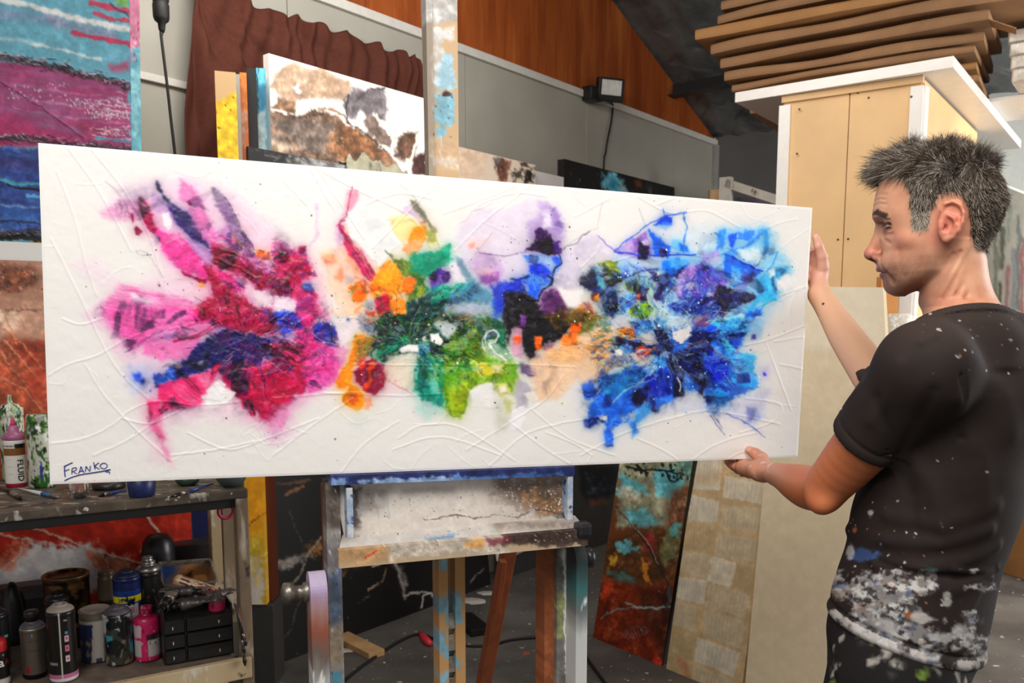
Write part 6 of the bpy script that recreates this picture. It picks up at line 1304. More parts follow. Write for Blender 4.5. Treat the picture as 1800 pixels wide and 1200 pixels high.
zs_ = np.linspace(hz[0], hz[-1]-.0005, 260); F1 = smooth1(np.interp(zs_, zf_, uf_), 3); B1 = smooth1(np.interp(zs_, zb_, ub_), 7); W1 = smooth1(np.interp(zs_, hz, hh), 5)
uc = B1+(F1-B1)*.47; cen = H0[None]+uc[:, None]*HF; body.loft(zs_, cen, HF, HL, F1-uc, B1-uc, W1, smooth1(np.interp(zs_, [hp(1650, 500)[2], hp(1650, 440)[2], hp(1650, 395)[2], hp(1650, 350)[2]], [1.88, 1.86, 2.05, 2.25]), 9), .004)
# neck
nk = [(425,1662,1718),(450,1640,1735),(475,1628,1737),(500,1618,1742),(525,1614,1752),(545,1622,1765),(565,1630,1786),(590,1636,1812),(640,1640,1812),(700,1660,1775)]
zn = np.array([hp(1650, a)[2] for a, _, _ in nk])[::-1]; nf = np.array([huw(b, a)[0] for a, b, _ in nk])[::-1]; nb = np.array([huw(c, a)[0] for a, _, c in nk])[::-1]
zs_ = np.linspace(zn[0], zn[-1], 100); F3 = smooth1(np.interp(zs_, zn, nf), 9); B3 = smooth1(np.interp(zs_, zn, nb), 9); uc = (F3+B3)/2; cen = H0[None]+uc[:, None]*HF-HL*.004
zn_ = zs_; hn = np.interp(zs_, [zn[0], zn[1], zn[3], zn[5], zn[-1]], [.05, .112, .088, .062, .050]); body.loft(zs_, cen, HF, HL, F3-uc, B3-uc, hn, 2.0, .014)
# nose
g = [hp(1545, 404), hp(1542, 424), hp(1530.5, 444.5)]; body.chain(g, [.0065, .0078, .0098], .008)
body.cone(hp(1529.5,447), hp(1541,455), .0088, .007, .005)
for s_ in (1, -1):
    body.ell(hp(1543.5, 449.5, .0125*s_), [HF, HL, HU], (.0105, .0062, .0085), .004); body.ell(hp(1535, 457.5, .0062*s_), [HF, HL, HU], (.0050, .0026, .0030), .0025, 'c')
    body.bump(hp(1552, 447, .017*s_), (.004, .004, .010), -.0016)
    # socket, lids, brow
    body.ell(hp(1543, 398.5, .031*s_), [HF, HL, HU], (.0165, .0185, .0110), .010, 'c'); body.bump(hp(1542, 381, .028*s_), (.012, .018, .0055), .0050, [HF, HL, HU]); body.bump(hp(1552, 384, .050*s_), (.010, .010, .005), .002, [HF, HL, HU])
    ec = hp(1566, 396.5, .030*s_); body.ell(ec, [HF, HL, HU], (.0140, .0150, .0125), .003)
    body.cone(hp(1555, 400.5, .018*s_), hp(1564, 402, .043*s_), .0016, .0010, .0012, 'c'); body.cone(hp(1550, 400.8, .030*s_), hp(1554, 401, .038*s_), .0017, .0012, .0010, 'c')
    body.ridge([hp(1549, 409, .020*s_), hp(1557, 413, .034*s_), hp(1569, 411, .048*s_)], .0028, -.0016); body.ridge([hp(1549, 393, .020*s_), hp(1553, 391, .034*s_), hp(1565, 395, .047*s_)], .0018, -.0018)
    body.bump(hp(1592, 421, .060*s_), (.020, .014, .013), .0045, [HF, HL, HU]); body.bump(hp(1612, 462, .055*s_), (.022, .016, .022), -.0045, [HF, HL, HU]); body.bump(hp(1588, 362, .066*s_), (.018, .012, .018), -.0025, [HF, HL, HU])
    body.ridge([hp(1551, 452, .019*s_), hp(1557, 466, .026*s_), hp(1564, 482, .031*s_), hp(1570, 496, .033*s_)], .0040, -.0045); body.bump(hp(1564, 462, .034*s_), (.010, .008, .012), .0018, [HF, HL, HU])
    body.ridge([hp(1580, 440, .050*s_), hp(1584, 465, .049*s_), hp(1590, 485, .047*s_)], .005, -.0012)
    body.bump(hp(1655, 478, .056*s_), (.018, .012, .014), .003, [HF, HL, HU])
    # lips
    body.chain([hp(1545.5, 474.5, .0), hp(1547.5, 474, .009*s_), hp(1557, 478, .021*s_)], [.0040, .0042, .0018], .004); body.chain([hp(1552, 483.5, .0), hp(1554, 483.5, .009*s_), hp(1560, 481, .020*s_)], [.0046, .0046, .0018], .004)
    body.ridge([hp(1544, 479, .0), hp(1549.5, 479, .010*s_), hp(1561, 480, .023*s_), hp(1566, 482, .027*s_)], .0017, -.0030)
    for i, (a, b) in enumerate(((352, 350), (359, 357), (366, 364))): body.ridge([hp(1538, a, .0), hp(1543, a-1, .022*s_), hp(1556, b+1, .045*s_)], .0018, -.0020)
    # ear
    body.ell(hp(1672, 386, .0815*s_), [HF*.98+HU*.16, HL, HU], (.0175, .0065, .031), .004)
    ear = [hp(1656, 384, .079*s_), hp(1655, 370, .083*s_), hp(1662, 358, .087*s_), hp(1675, 354, .0885*s_), hp(1688, 360, .089*s_), hp(1694, 374, .089*s_), hp(1692, 390, .089*s_), hp(1684, 405, .087*s_), hp(1674, 416, .083*s_), hp(1664, 420, .080*s_)]
    body.chain(ear, [.0026,.0030,.0032,.0032,.0032,.0032,.0031,.0032,.0040,.0062], .0022)
    body.ell(hp(1668, 394, .0905*s_), [HF, HL, HU], (.0095, .0075, .0135), .003, 'c'); body.ell(hp(1674, 371, .0895*s_), [HF*.95-HU*.3, HL, HU], (.0095, .0040, .0085), .003, 'c'); body.ell(hp(1661, 399, .088*s_), [HF, HL, HU], (.005, .010, .006), .002, 'c')
    body.chain([hp(1666, 377, .0865*s_), hp(1678, 384, .088*s_), hp(1681, 396, .087*s_), hp(1674, 408, .085*s_)], [.0020, .0028, .0028, .0030], .003); body.cone(hp(1654, 391, .082*s_), hp(1655, 399, .083*s_), .0036, .0036, .003); body.bump(hp(1699, 395, .072*s_), (.006, .02, .022), -.003, [HF, HL, HU])
    # sternomastoid and neck creases
    body.ridge([hp(1697, 436, .052*s_), hp(1680, 480, .052*s_), hp(1655, 530, .040*s_), hp(1645, 565, .030*s_)], .010, .0045)
    for (a, b, c, d) in ((1688,442,1632,526), (1700,452,1650,534), (1713,466,1664,540), (1722,480,1680,548), (1676,446,1626,516)):
        body.ridge([hp(a, b, .056*s_), hp((a*2+c)/3, (b*2+d)/3, .058*s_), hp((a+2*c)/3+2, (b+2*d)/3, .055*s_), hp(c, d, .050*s_)], .0028, -.0030)
body.bump(hp(1560, 505, 0), (.010, .016, .012), .0035, [HF, HL, HU]); body.bump(hp(1612, 537, 0), (.010, .010, .012), .003, [HF, HL, HU])
# ---- torso and arms (mostly under the shirt)
TF = unit(V3(-.85, .53, 0)); TL_ = V3(-TF[1], TF[0], 0)
SN = at(1625, 652, 1.29); SFt = SN-TL_*.0; NB = at(1704, 585, 1.45); SF_ = NB+V3(.085, .205, 0); SF_[2] = SN[2]+.005
tor = [(600,1640,1790),(640,1590,1806),(700,1560,1816),(760,1545,1815),(830,1520,1806),(900,1496,1788),(960,1490,1764),(1000,1476,1750),(1050,1460,1740),(1100,1457,1730),(1180,1450,1716)]
def torso_tab(grow=0.0, aw=.165, Y0=1.45):
    zz, cc, fo, ba = [], [], [], []
    for y, x0, x1 in tor[::-1]:
        M_ = at((x0+x1)/2, y, Y0); r = unit(V3(M_[0], M_[1], 0)); p = V3(r[1], -r[0], 0); A = on_plane(x0, y, M_, r); B = on_plane(x1, y, M_, r); Wd = abs(np.dot(B-A, p))/2+grow
        a = aw*(1.0 if y < 800 else .9)*(1+grow*4); b_ = math.sqrt(max(Wd**2-(a*abs(np.dot(TL_, p)))**2, .003))/abs(np.dot(TF, p)); zz.append(M_[2]); cc.append(M_); fo.append(b_); ba.append(-b_)
    return np.array(zz), np.array(cc), np.array(fo), np.array(ba)
taper = lambda z: .30+.70*np.sqrt(np.clip((z.max()-z)/.085, 0, 1)*(2-np.clip((z.max()-z)/.085, 0, 1)))
zz, cc, fo, ba = torso_tab(-.012); zr = np.linspace(zz[0], zz[-1], 120); ir = lambda a: np.interp(zr, zz, a); cr = np.stack([ir(cc[:, i]) for i in range(3)], 1); body.loft(zr, cr, TF, TL_, ir(fo)*taper(zr), ir(ba)*taper(zr), .15*taper(zr), 2.2, .03)
body.cone(SN, SF_, .050, .050, .04); body.cone(NB, SN, .05, .045, .04)
EN = at(1452, 862, 1.44); WN = at(1364, 833, 1.70)
def limb(P, R, n=7, k=.002):
    Q = spline([np.append(p, r) for p, r in zip(P, R)], n); body.chain([q[:3] for q in Q], [q[3] for q in Q], k)
limb([SN, SN*.45+EN*.55, EN+V3(0,0,.006)], [.050, .0480, .0375]); body.ell(at(1443, 884, 1.43), [V3(1,0,0), V3(0,1,0), HU], (.014, .018, .012), .03); limb([EN+V3(0,0,.004), at(1427, 858, 1.50), at(1403, 849, 1.57), at(1382, 840, 1.64), WN], [.036, .0390, .0350, .0275, .0225])
body.bump(at(1441, 893, 1.41), .020, .006); body.bump(at(1505, 790, 1.33), .035, .004); body.ridge([at(1428, 858, 1.46), at(1400, 862, 1.53)], .010, -.003); body.ridge([at(1450, 838, 1.42), at(1432, 850, 1.44)], .008, -.003)
# near hand, palm up under the lower edge of the canvas
cN = unit(np.cross(H4[3]-H4[0], H4[1]-H4[0])); cN = cN if np.dot(cN, CAM-H4[0]) > 0 else -cN
def cv(x, y, b_): return on_plane(x, y, H4[0]-cN*b_, cN)      # point b_ behind the canvas front
PK = cv(1312, 822, -.012); palm_n = unit(V3(0.1, -.35, 1))
body.cone(WN, WN*.5+PK*.5, .020, .026, .012, asp=(V3(.2,-.5,.8), 1.25)); body.cone(WN*.55+PK*.45, PK+V3(0,0,-.002), .026, .024, .010, asp=(V3(.2,-.5,.8), 1.45))
th = [WN*.6+PK*.4+V3(0,0,.008), cv(1338, 806, -.030), cv(1328, 797, -.020), cv(1317, 791, -.010)]; body.chain(th, [.017, .0145, .0115, .0092], .005); body.bump(cv(1327, 801, -.028), .006, .0012)
fing = [((1307,821,-.006),(1294,819,.012),(1285,816,.028),(1279,811,.043)), ((1309,827,.008),(1298,825,.026),(1289,819,.044),(1284,806,.052)), ((1315,831,.016),(1306,830,.036),(1298,822,.051),(1294,806,.054)), ((1323,834,.018),(1317,833,.036),(1310,825,.050),(1306,808,.053))]
for i, f in enumerate(fing):
    k = [1, 1.04, 1, .86][i]; P = [cv(*q) for q in f]; body.cone(PK, P[0], .014, .0105*k, .008); body.chain(P, [.0100*k, .0096*k, .0088*k, .0076*k], .003)
    body.bump(P[1], .006, .001)
# far arm and hand holding the right edge
WF = at(1440, 517, 1.925); EF = at(1552, 690, 1.70)
body.chain([SF_, SF_*.4+EF*.6+V3(.02,.03,-.02), EF], [.05, .046, .038], .02); limb([EF, at(1520, 640, 1.76), at(1486, 590, 1.83), at(1458, 545, 1.895), WF], [.040, .0385, .034, .027, .0245])
PF_ = cv(1437, 474, .050); body.cone(WF, PF_, .022, .025, .010, asp=(V3(.9,.35,0), 1.25)); body.cone(PF_, cv(1433, 455, .052), .025, .021, .008, asp=(V3(.9,.35,0), 1.5)); body.ell(cv(1445, 470, .030), [V3(1,0,0), V3(0,1,0), HU], (.015,.018,.028), .008)
body.chain([cv(1446, 468, .022), cv(1445, 450, .016), cv(1439, 432, .014), cv(1434, 417, .016)], [.0135, .0115, .0095, .0078], .004)
for i, (yy, dx) in enumerate(((438, -52), (455, -58), (472, -56), (488, -46))):
    P = [cv(1432, yy+6, .060), cv(1432+dx*.4, yy, .052), cv(1432+dx*.75, yy-3, .048), cv(1432+dx, yy-5, .047)]; body.chain(P, [.0100, .0095, .0088, .0076], .004)
for s_ in (1, -1):
    g2 = lambda *q: [(v*s_, hp(1550, y)[2]) for y, v in q]
    body.rid2(g2((450, .0165), (462, .024), (478, .031), (494, .036)), .0030, -.0022); body.rid2(g2((455, .024), (468, .032), (482, .038)), .006, .0012); body.rid2(g2((479, .0), (479, .012), (481, .025), (485, .029)), .0013, -.0018)
    for y in (348, 356, 364): body.rid2(g2((y+1, .0), (y, .02), (y-1, .040), (y+3, .052)), .0016, -.0010)
    body.rid2(g2((406, .020), (410, .034), (407, .046)), .0022, -.0014); body.rid2(g2((404, .022), (406, .034), (404, .044)), .002, .0008); body.rid2(g2((413, .022), (424, .030), (432, .040)), .003, -.0012)
    body.rid2(g2((389, .020), (387.5, .034), (392, .050)), .0016, -.0014)
bv, bf = body.mesh()
bn = vnorm(bv, bf); bpx, bqy = proj(bv)
u_ = (bv-H0) @ HF; v_ = (bv-H0) @ HL; w_ = bv[:, 2]-H0[2]; near = v_ > 0
ishead = (bv[:, 2] > hp(1650, 640)[2]) & (np.hypot(bv[:, 0]-H0[0], bv[:, 1]-H0[1]) < .19)
# ---- colouring of the skin
sk = np.tile(np.array([214, 160, 128.]), (len(bv), 1))
def tint(c, a): 
    a = np.clip(a, 0, 1)[:, None]; sk[:] = sk*(1-a)+np.array(c, float)*a
def blob(x, y, v, r, c, a, bothsides=True):
    for s_ in ((1, -1) if bothsides and v else (1,)):
        P = hp(x, y, v*s_); d = np.linalg.norm(bv-P, axis=1); tint(c, a*np.exp(-(d/r)**2)*ishead)
n3 = fbm3(bv, 60, 3, 4); n4 = fbm3(bv, 260, 9, 3)
tint((188, 118, 92), (n3-.38)*1.0); tint((222, 172, 138), (.5-n4)*.5)
blob(1526, 447, 0, .016, (188, 96, 84), .75); blob(1545, 448, .014, .012, (178, 92, 78), .5); blob(1585, 430, .06, .026, (190, 116, 94), .55); blob(1674, 386, .085, .030, (198, 108, 88), .75); blob(1655, 420, .07, .02, (176, 96, 84), .5)
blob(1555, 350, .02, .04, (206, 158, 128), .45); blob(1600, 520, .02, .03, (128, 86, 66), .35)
# beard shadow, neck redness, brows, lips, lashes, plus painted eye, nostril and crease shade
beard = sstep(-.015, .045, -(w_+.045))*sstep(-.035, -.0, u_-0.01*0)*(bv[:, 2] > hp(1600, 540)[2])*ishead; tint((140, 98, 78), beard*.40*(.35+1.3*n4)); tint((190,174,160), beard*sstep(.58, .66, n4)*.28)
stub = np.exp(-((w_+.095)/.035)**2)*sstep(-.01, .03, u_)*ishead; tint((104, 74, 60), stub*.40*(.3+1.4*n4))
tint((176, 98, 70), sstep(-.09, -.13, w_)*ishead*.45*(n3*1.4)); 
def flat(pts, c, r, a, umin=.045, sh_=1.0):
    for s_ in (1, -1):
        Q = [(v*s_, hp(x, y)[2]) for x, y, v in pts]
        for A, B in zip(Q[:-1], Q[1:]):
            A = np.array(A); B = np.array(B); d_ = B-A; P = np.stack([v_, bv[:, 2]], 1); t = np.clip(((P-A) @ d_)/(np.dot(d_, d_)+1e-12), 0, 1); q = np.linalg.norm(P-A-t[:, None]*d_, axis=1); tint(c, sstep(r*1.35, r*.6, q+r*.5*(n4-.5))*a*ishead*(u_ > umin))
flat([(1533,386,.007),(1538,380,.022),(1546,377,.036),(1561,384,.048)], (42, 32, 27), .0044, .92)
flat([(1540,389,.008),(1540,393,.018)], (110, 70, 56), .0045, .6); flat([(1547,399,.019),(1552,396.5,.032),(1562,399,.047)], (38, 26, 22), .0026, .95); flat([(1547,401.5,.022),(1552,401,.032),(1562,402,.042)], (60, 44, 38), .0016, .8); flat([(1547,388,.020),(1552,387.5,.034),(1562,392,.050)], (146, 90, 68), .0018, .6); flat([(1530,457.5,.003),(1530,457.5,.010)], (70, 34, 30), .0024, .8, .09)  # socket, lid and nostril shade put into the skin colour
flat([(1546,474.5,0),(1548,474,.010),(1557,477.5,.023)], (148, 80, 70), .0030, .75); flat([(1553,484,0),(1554,484,.012),(1560,481.5,.022)], (156, 88, 76), .0036, .7); flat([(1546,479,0),(1550,479,.012),(1562,480.5,.026)], (70, 36, 32), .0011, .9)
for s_ in (1, -1):
    for pts, c, r, a in (([(1555,398.5,.017),(1551,397,.031),(1563,400,.045)], (34, 24, 20), .0024, .97), ([(1554,403,.020),(1553,403.5,.031),(1563,404,.042)], (120, 72, 58), .0016, .7), ([(1552,392,.020),(1553,390.5,.034),(1565,395,.047)], (136, 82, 62), .0020, .6), ([(1548,409,.020),(1556,413,.036),(1568,411,.048)], (150, 92, 76), .004, .4),  # lashes, then lid, eye bag and crease shade painted as darker lines
                        ([(1551,452,.019),(1557,466,.027),(1565,484,.032)], (140, 82, 64), .0035, .5), ([(1538,351,0),(1544,350,.022),(1558,350,.045)], (158,100,76), .0016, .5), ([(1536,359,0),(1543,357,.022),(1557,357,.045)], (158,100,76), .0016, .5), ([(1535,366,0),(1542,364,.022),(1556,364,.045)], (158,100,76), .0016, .5),
        ([(1688,442,.056),(1651,498,.056),(1632,526,.05)], (150,90,62), .0034, .3), ([(1700,452,.056),(1668,506,.057),(1650,534,.05)], (150,90,62), .0034, .3), ([(1713,466,.056),(1682,514,.057),(1664,540,.05)], (150,90,62), .0034, .3), ([(1722,480,.056),(1695,524,.057),(1680,548,.05)], (150,90,62), .0034, .3), ([(1676,446,.056),(1642,492,.056),(1626,516,.05)], (150,90,62), .0034, .3)):
        Q = [hp(x, y, v*s_) for x, y, v in pts]
        for A, B in zip(Q[:-1], Q[1:]):
            d_ = B-A; t = np.clip(((bv-A) @ d_)/np.dot(d_, d_), 0, 1); q = np.linalg.norm(bv-A-t[:, None]*d_, axis=1); tint(c, np.exp(-(q/r)**2)*a*ishead)
# hair zone on the scalp
def hairmask(P, n_off=0):
    u = (P-H0) @ HF; v = np.abs((P-H0) @ HL); w = P[:, 2]-H0[2]
    # hairline in the (u,w) plane seen from the side
    hl = np.array([(1548,316),(1560,318),(1575,312),(1588,316),(1596,330),(1602,352),(1604,385),(1606,410),(1618,414),(1632,408),(1636,385),(1645,362),(1662,350),(1684,350),(1698,362),(1703,385),(1706,415),(1712,438),(1728,441),(1745,440),(1760,430)])
    q = np.array([huw(x, y) for x, y in hl]); 
    inside = np.zeros(len(P), bool); poly = list(q)+[(q[-1][0]-.1, q[-1][1]), (q[-1][0]-.1, 2.0), (q[0][0]+.012, 2.0), (q[0][0]+.004, q[0][1]+.01)]
    uu = u; ww = P[:, 2]
    for i in range(len(poly)):
        x1, y1 = poly[i]; x2, y2 = poly[(i+1) % len(poly)]
        if abs(y2-y1) > 1e-9: inside ^= ((y1 > ww) != (y2 > ww)) & (uu < x1+(ww-y1)/(y2-y1)*(x2-x1))
    front = (uu > huw(1590, 330)[0]); inside &= ~(front & (ww < hp(1560, 318+0)[2]+0.0) & (v < .05))
    return inside
hm = ishead & hairmask(bv); earz = (np.abs(u_-np.dot(hp(1673,386)-H0, HF)) < .022) & (np.abs(v_) > .0755) & (w_ < .034) & (w_ > -.03); hm &= ~earz
sdb = (hp(1606,412)[2]-bv[:, 2]); tint((50, 40, 34), hm*.95); tint((150, 138, 128), hm*(bpx < 1636)*(bqy > 372)*.6)
# far and near arm colour; the far arm's brightness is put into its tint
arm = ~ishead & (bv[:, 1] > 1.3) ; nearm = ~ishead & (bv[:, 0] < .78) & (bv[:, 2] < 1.42); tint((184, 100, 58), nearm*.85*(bqy > 700)); hand = nearm*sstep(1392, 1352, bpx); tint((200, 142, 118), hand*.75); tint((226,214,206), hand*sstep(.60, .68, n3)*.5)
far = ~ishead & (bpx < 1570) & (bqy < 715) & (bv[:, 1] > 1.6); tint((226, 176, 142), far*.85); fh = far & (bqy < 500); tint((224, 168, 150), fh*.8); d = np.linalg.norm(bv-at(1446, 533, 1.88), axis=1); tint((60, 30, 26), (d < .004)*1.)
for P, r in ((cv(1316, 790, -.012), .007), (cv(1434, 415, .012), .006)): tint((222, 176, 160), (np.linalg.norm(bv-P, axis=1) < r)*.5)
SKIN = vcol('skin', .48, spec=.4, sss=.12, bs=.12, bscale=500)
man = mesh('person', bv, bf, SKIN, smooth=True, cols=lin(np.clip(sk, 0, 255)/255.0), origin=V3(.70, 1.45, 0))
tag(man, 'man with greying hair in a paint stained dark t-shirt holding the long canvas', 'person')
m_eye = vcol('eye_surface', .3)
for s_ in (1, -1):
    ec = hp(1566, 396.8, .030*s_); gz = unit(HF*.96-HU*.10+HL*s_*.10); sx = unit(np.cross(gz, HU)); b = MB(); R_ = .0122
    th_ = np.linspace(0, math.pi, 28); b.lathe([(R_*math.sin(t), -R_*math.cos(t)) for t in th_], ec, 28, [sx, np.cross(gz, sx), gz], cf=lambda a, z, r: np.where((z > R_*.86)[:, None], np.where((z > R_*.965)[:, None], lin((12, 10, 10)), lin((60, 44, 32))), lin((176, 160, 148))))
    b.build('eye', m_eye, man, True, cols=True)
# ---- hair strands
def hair(N_, seed):
    R = np.random.RandomState(seed); cand = np.nonzero(hm & (bn @ (HU+HL*.0) > -.75))[0]
    V = []; F = []; Cc = []; base = 0; pick = cand[R.randint(0, len(cand), N_)]; P = bv[pick]+R.randn(N_, 3)*.0012; Nn = bn[pick]
    u = (P-H0) @ HF; w = P[:, 2]-H0[2]; v = (P-H0) @ HL
    topness = sstep(.045, .095, w); frontness = sstep(.01, .09, u)*topness
    ln = .009+.009*topness+.012*frontness; ln = ln*np.where((w < .02), .75, 1); ln *= .7+.6*R.rand(N_)
    side = (P[:, 2] < hp(1606, 372)[2]) & (u > -.01); ln = np.where(side, .006, ln)
    d = Nn*(.50+.05*topness[:, None])+HF*(.10+.25*topness+.75*frontness-.15*(1-topness))[:, None]+HU*(.12*topness-.75*(1-topness))[:, None]
    g1 = fbm3(P, 55, 21, 2)-.5; g2 = fbm3(P, 55, 33, 2)-.5; g3 = fbm3(P, 55, 44, 2)-.5
    d += (HF[None]*g1[:, None]+HL[None]*g2[:, None]+HU[None]*g3[:, None])*(3.4*topness+1.0)[:, None]; d += R.randn(N_, 3)*.14; d /= np.linalg.norm(d, axis=1)[:, None]
    back = (Nn*d).sum(1) < .12; d[back] += Nn[back]*.35; d /= np.linalg.norm(d, axis=1)[:, None]
    curl = R.randn(N_, 3)*.35+HF*(.5*frontness)[:, None]-HU*(.25)+np.stack([g3, g1, g2], 1)*1.5
    K = 5; rad = .00042
    pts = np.zeros((K, N_, 3))
    for k in range(K):
        t = k/(K-1); pts[k] = P-Nn*.001+d*(ln*t)[:, None]+curl*(ln*t*t*.42)[:, None]
    sd = np.cross(d, R.randn(N_, 3)); sd /= np.linalg.norm(sd, axis=1)[:, None]; s2 = np.cross(d, sd)
    for k in range(K):
        r = rad*(1-.75*k/(K-1))
        for a in (0, 2.094, 4.189): V.append(pts[k]+(sd*math.cos(a)+s2*math.sin(a))*r)
    V = np.array(V).reshape(K, 3, N_, 3).transpose(2, 0, 1, 3).reshape(-1, 3)
    q = [(k*3+a, k*3+(a+1) % 3, (k+1)*3+(a+1) % 3, (k+1)*3+a) for k in range(K-1) for a in range(3)]
    F = (np.arange(N_)[:, None, None]*(K*3)+np.array(q)[None]).reshape(-1, 4)
    dark = np.array([54, 43, 35.]); mid = np.array([102, 87, 72.]); grey = np.array([188, 177, 162.]); x = R.rand(N_)
    gp = np.clip(.14+.14*(w < .06)+.6*side+.06*(u > 0)-.10*(u < -.06), 0, 1); c = np.where((x < gp)[:, None], grey, np.where((x < gp+.42)[:, None], mid, dark)); c = c*(.85+.3*R.rand(N_))[:, None]
    c = np.repeat(c, K*3, 0); return V, F, lin(np.clip(c, 0, 255)/255.0)
hv, hf, hc = hair(34000, 5)
m_hair = vcol('hair_strand', .45, spec=.5); mesh('hair', hv, hf, m_hair, man, False, hc)['label'] = 'short tousled grey and brown hair'
# ---- t-shirt
sg_ = (steps([(.50,1.14,.0028)]), steps([(1.06,1.86,.0030)]), steps([(.93,1.56,.0028)])); sh = Field(*sg_)
zz, cc, fo, ba = torso_tab(.004, .185); 
zq = np.linspace(zz[0], zz[-1], 120); fo2 = smooth1(np.interp(zq, zz, fo), 9); ba2 = -fo2; cc2 = np.stack([smooth1(np.interp(zq, zz, cc[:, i]), 9) for i in range(3)], 1); hw2 = np.interp(zq, [1.0, 1.12, 1.28, 1.40, 1.5], [.178, .165, .185, .19, .16])
tq = taper(zq); sh.loft(zq, cc2, TF, TL_, fo2*tq, ba2*tq, hw2*tq, 2.15, .01)
sh.cone(SN+V3(.0,.0,.0), SF_, .062, .062, .06); sh.cone(NB+V3(0,0,-.004), SN+V3(0,0,.012), .060, .050, .05); sh.cone(NB, SF_+V3(0,0,.012), .060, .050, .05)
sh.ell(at(1762, 668, 1.38), [TF, TL_, HU], (.065, .09, .10), .05)      # shoulder blade
sl = sh.sl(NB-V3(.35, .35, .33), NB+V3(.35, .35, .2)); bs_ = sh.sample(body, sl)-.006; X, Y, Z = sh.loc(sl); cp = [hp(1631, 579, 0), hp(1690, 540, .068), hp(1767, 551, 0)]; rn = unit(np.cross(cp[1]-cp[0], cp[2]-cp[0])); rn = rn if rn[2] > 0 else -rn; t = (X-cp[0][0])*rn[0]+(Y-cp[0][1])*rn[1]+(Z-cp[0][2])*rn[2]; sh.uni(sl, np.maximum(np.maximum(bs_, t-.002), np.minimum(np.sqrt((X-NB[0])**2+(Y-NB[1])**2+(Z-NB[2])**2)-.262, np.maximum(np.sqrt((X-NB[0])**2+(Y-NB[1])**2+(Z-NB[2])**2)-.335, (X-NB[0])*TF[0]+(Y-NB[1])*TF[1]-.05))).astype(np.float32), .004)
hemc = SN*.44+EN*.56; axs = unit(hemc-SN); axf = unit(EF-SF_); sl2 = Field(*sg_)
sl2.cone(SN, hemc+axs*.03, .066, .0575, .0); sl2.cone(SF_, SF_+axf*.20, .066, .058, .0)
for P_s, a_ in ((hemc, axs), (SF_+axf*.17, axf)):    # open sleeve ends
    sl2.ridge([P_s-a_*.006+V3(*q)*.06 for q in []] or [P_s, P_s+a_*.001], .001, 0)
    c0 = P_s+a_*.02; m = .10; q_ = sl2.sl(c0-m, c0+m); X, Y, Z = sl2.loc(q_); t = (X-P_s[0])*a_[0]+(Y-P_s[1])*a_[1]+(Z-P_s[2])*a_[2]; sl2.cutd(q_, (-t).astype(np.float32), .0)
    sl2.D[q_] -= (.0016*np.exp(-((t+.008)/.008)**2)-.0022*np.exp(-((t+.020)/.0025)**2)).astype(np.float32); sl2.cone(P_s-a_*.035, P_s+a_*.03, .0520, .0540, .001, 'c')
sh.uni(tuple([slice(None)]*3), sl2.D, .022); del sl2
# neck opening with a ribbed band that follows the neck
cp = [hp(1631, 579, 0), hp(1690, 540, .068), hp(1767, 551, 0)]; rn = unit(np.cross(cp[1]-cp[0], cp[2]-cp[0])); rn = rn if rn[2] > 0 else -rn
sl = sh.sl(NB-V3(.16, .16, .02), NB+V3(.16, .16, .3)); X, Y, Z = sh.loc(sl); t = (X-cp[0][0])*rn[0]+(Y-cp[0][1])*rn[1]+(Z-cp[0][2])*rn[2]; rr_ = np.sqrt((X-NB[0]+.01)**2+(Y-NB[1])**2)-.115; sh.cutd(sl, np.maximum(-t, rr_+0*Z).astype(np.float32), .0)
bd = sh.sample(body, sl); sh.uni(sl, np.maximum(bd-.0105, np.abs(t+.006)-.0065).astype(np.float32), .004); del body
# sleeve seam and folds
sh.ridge([at(1637, 592, 1.33), at(1668, 622, 1.25), at(1690, 662, 1.22), at(1702, 715, 1.23), at(1690, 770, 1.28)], .0045, -.0040)
rf = np.random.RandomState(12)
def shp(x, y): # point on the near surface of the shirt, found by marching the view ray
    r = ray(x, y); ts = np.linspace(1.0, 1.9, 300); P = CAM+r[None]*ts[:, None]; i = [np.clip(np.searchsorted(a, P[:, j]), 0, len(a)-1) for j, a in enumerate((sh.x, sh.y, sh.z))]; d = sh.D[i[0], i[1], i[2]]; k = np.nonzero(d < 0)[0]; return P[k[0]] if len(k) else None
# hem: cut to the slanted line of the shirt bottom
hp3 = [at(1452, 1098, 1.36), at(1600, 1161, 1.28), at(1708, 1156, 1.40)]; hn_ = unit(np.cross(hp3[1]-hp3[0], hp3[2]-hp3[0])); hn_ = hn_ if hn_[2] > 0 else -hn_
sl = sh.sl((.4, 1.0, .9), (1.2, 1.9, 1.2)); X, Y, Z = sh.loc(sl); dh = ((X-hp3[0][0])*hn_[0]+(Y-hp3[0][1])*hn_[1]+(Z-hp3[0][2])*hn_[2]).astype(np.float32); sh.cutd(sl, dh, .004)
sl = sh.sl((.4, 1.0, .9), (1.2, 1.9, 1.12)); X, Y, Z = sh.loc(sl); dh = ((X-hp3[0][0])*hn_[0]+(Y-hp3[0][1])*hn_[1]+(Z-hp3[0][2])*hn_[2]); sh.D[sl] -= (.0035*np.exp(-((dh-.008)/.007)**2)-.003*np.exp(-((dh-.022)/.003)**2)).astype(np.float32)
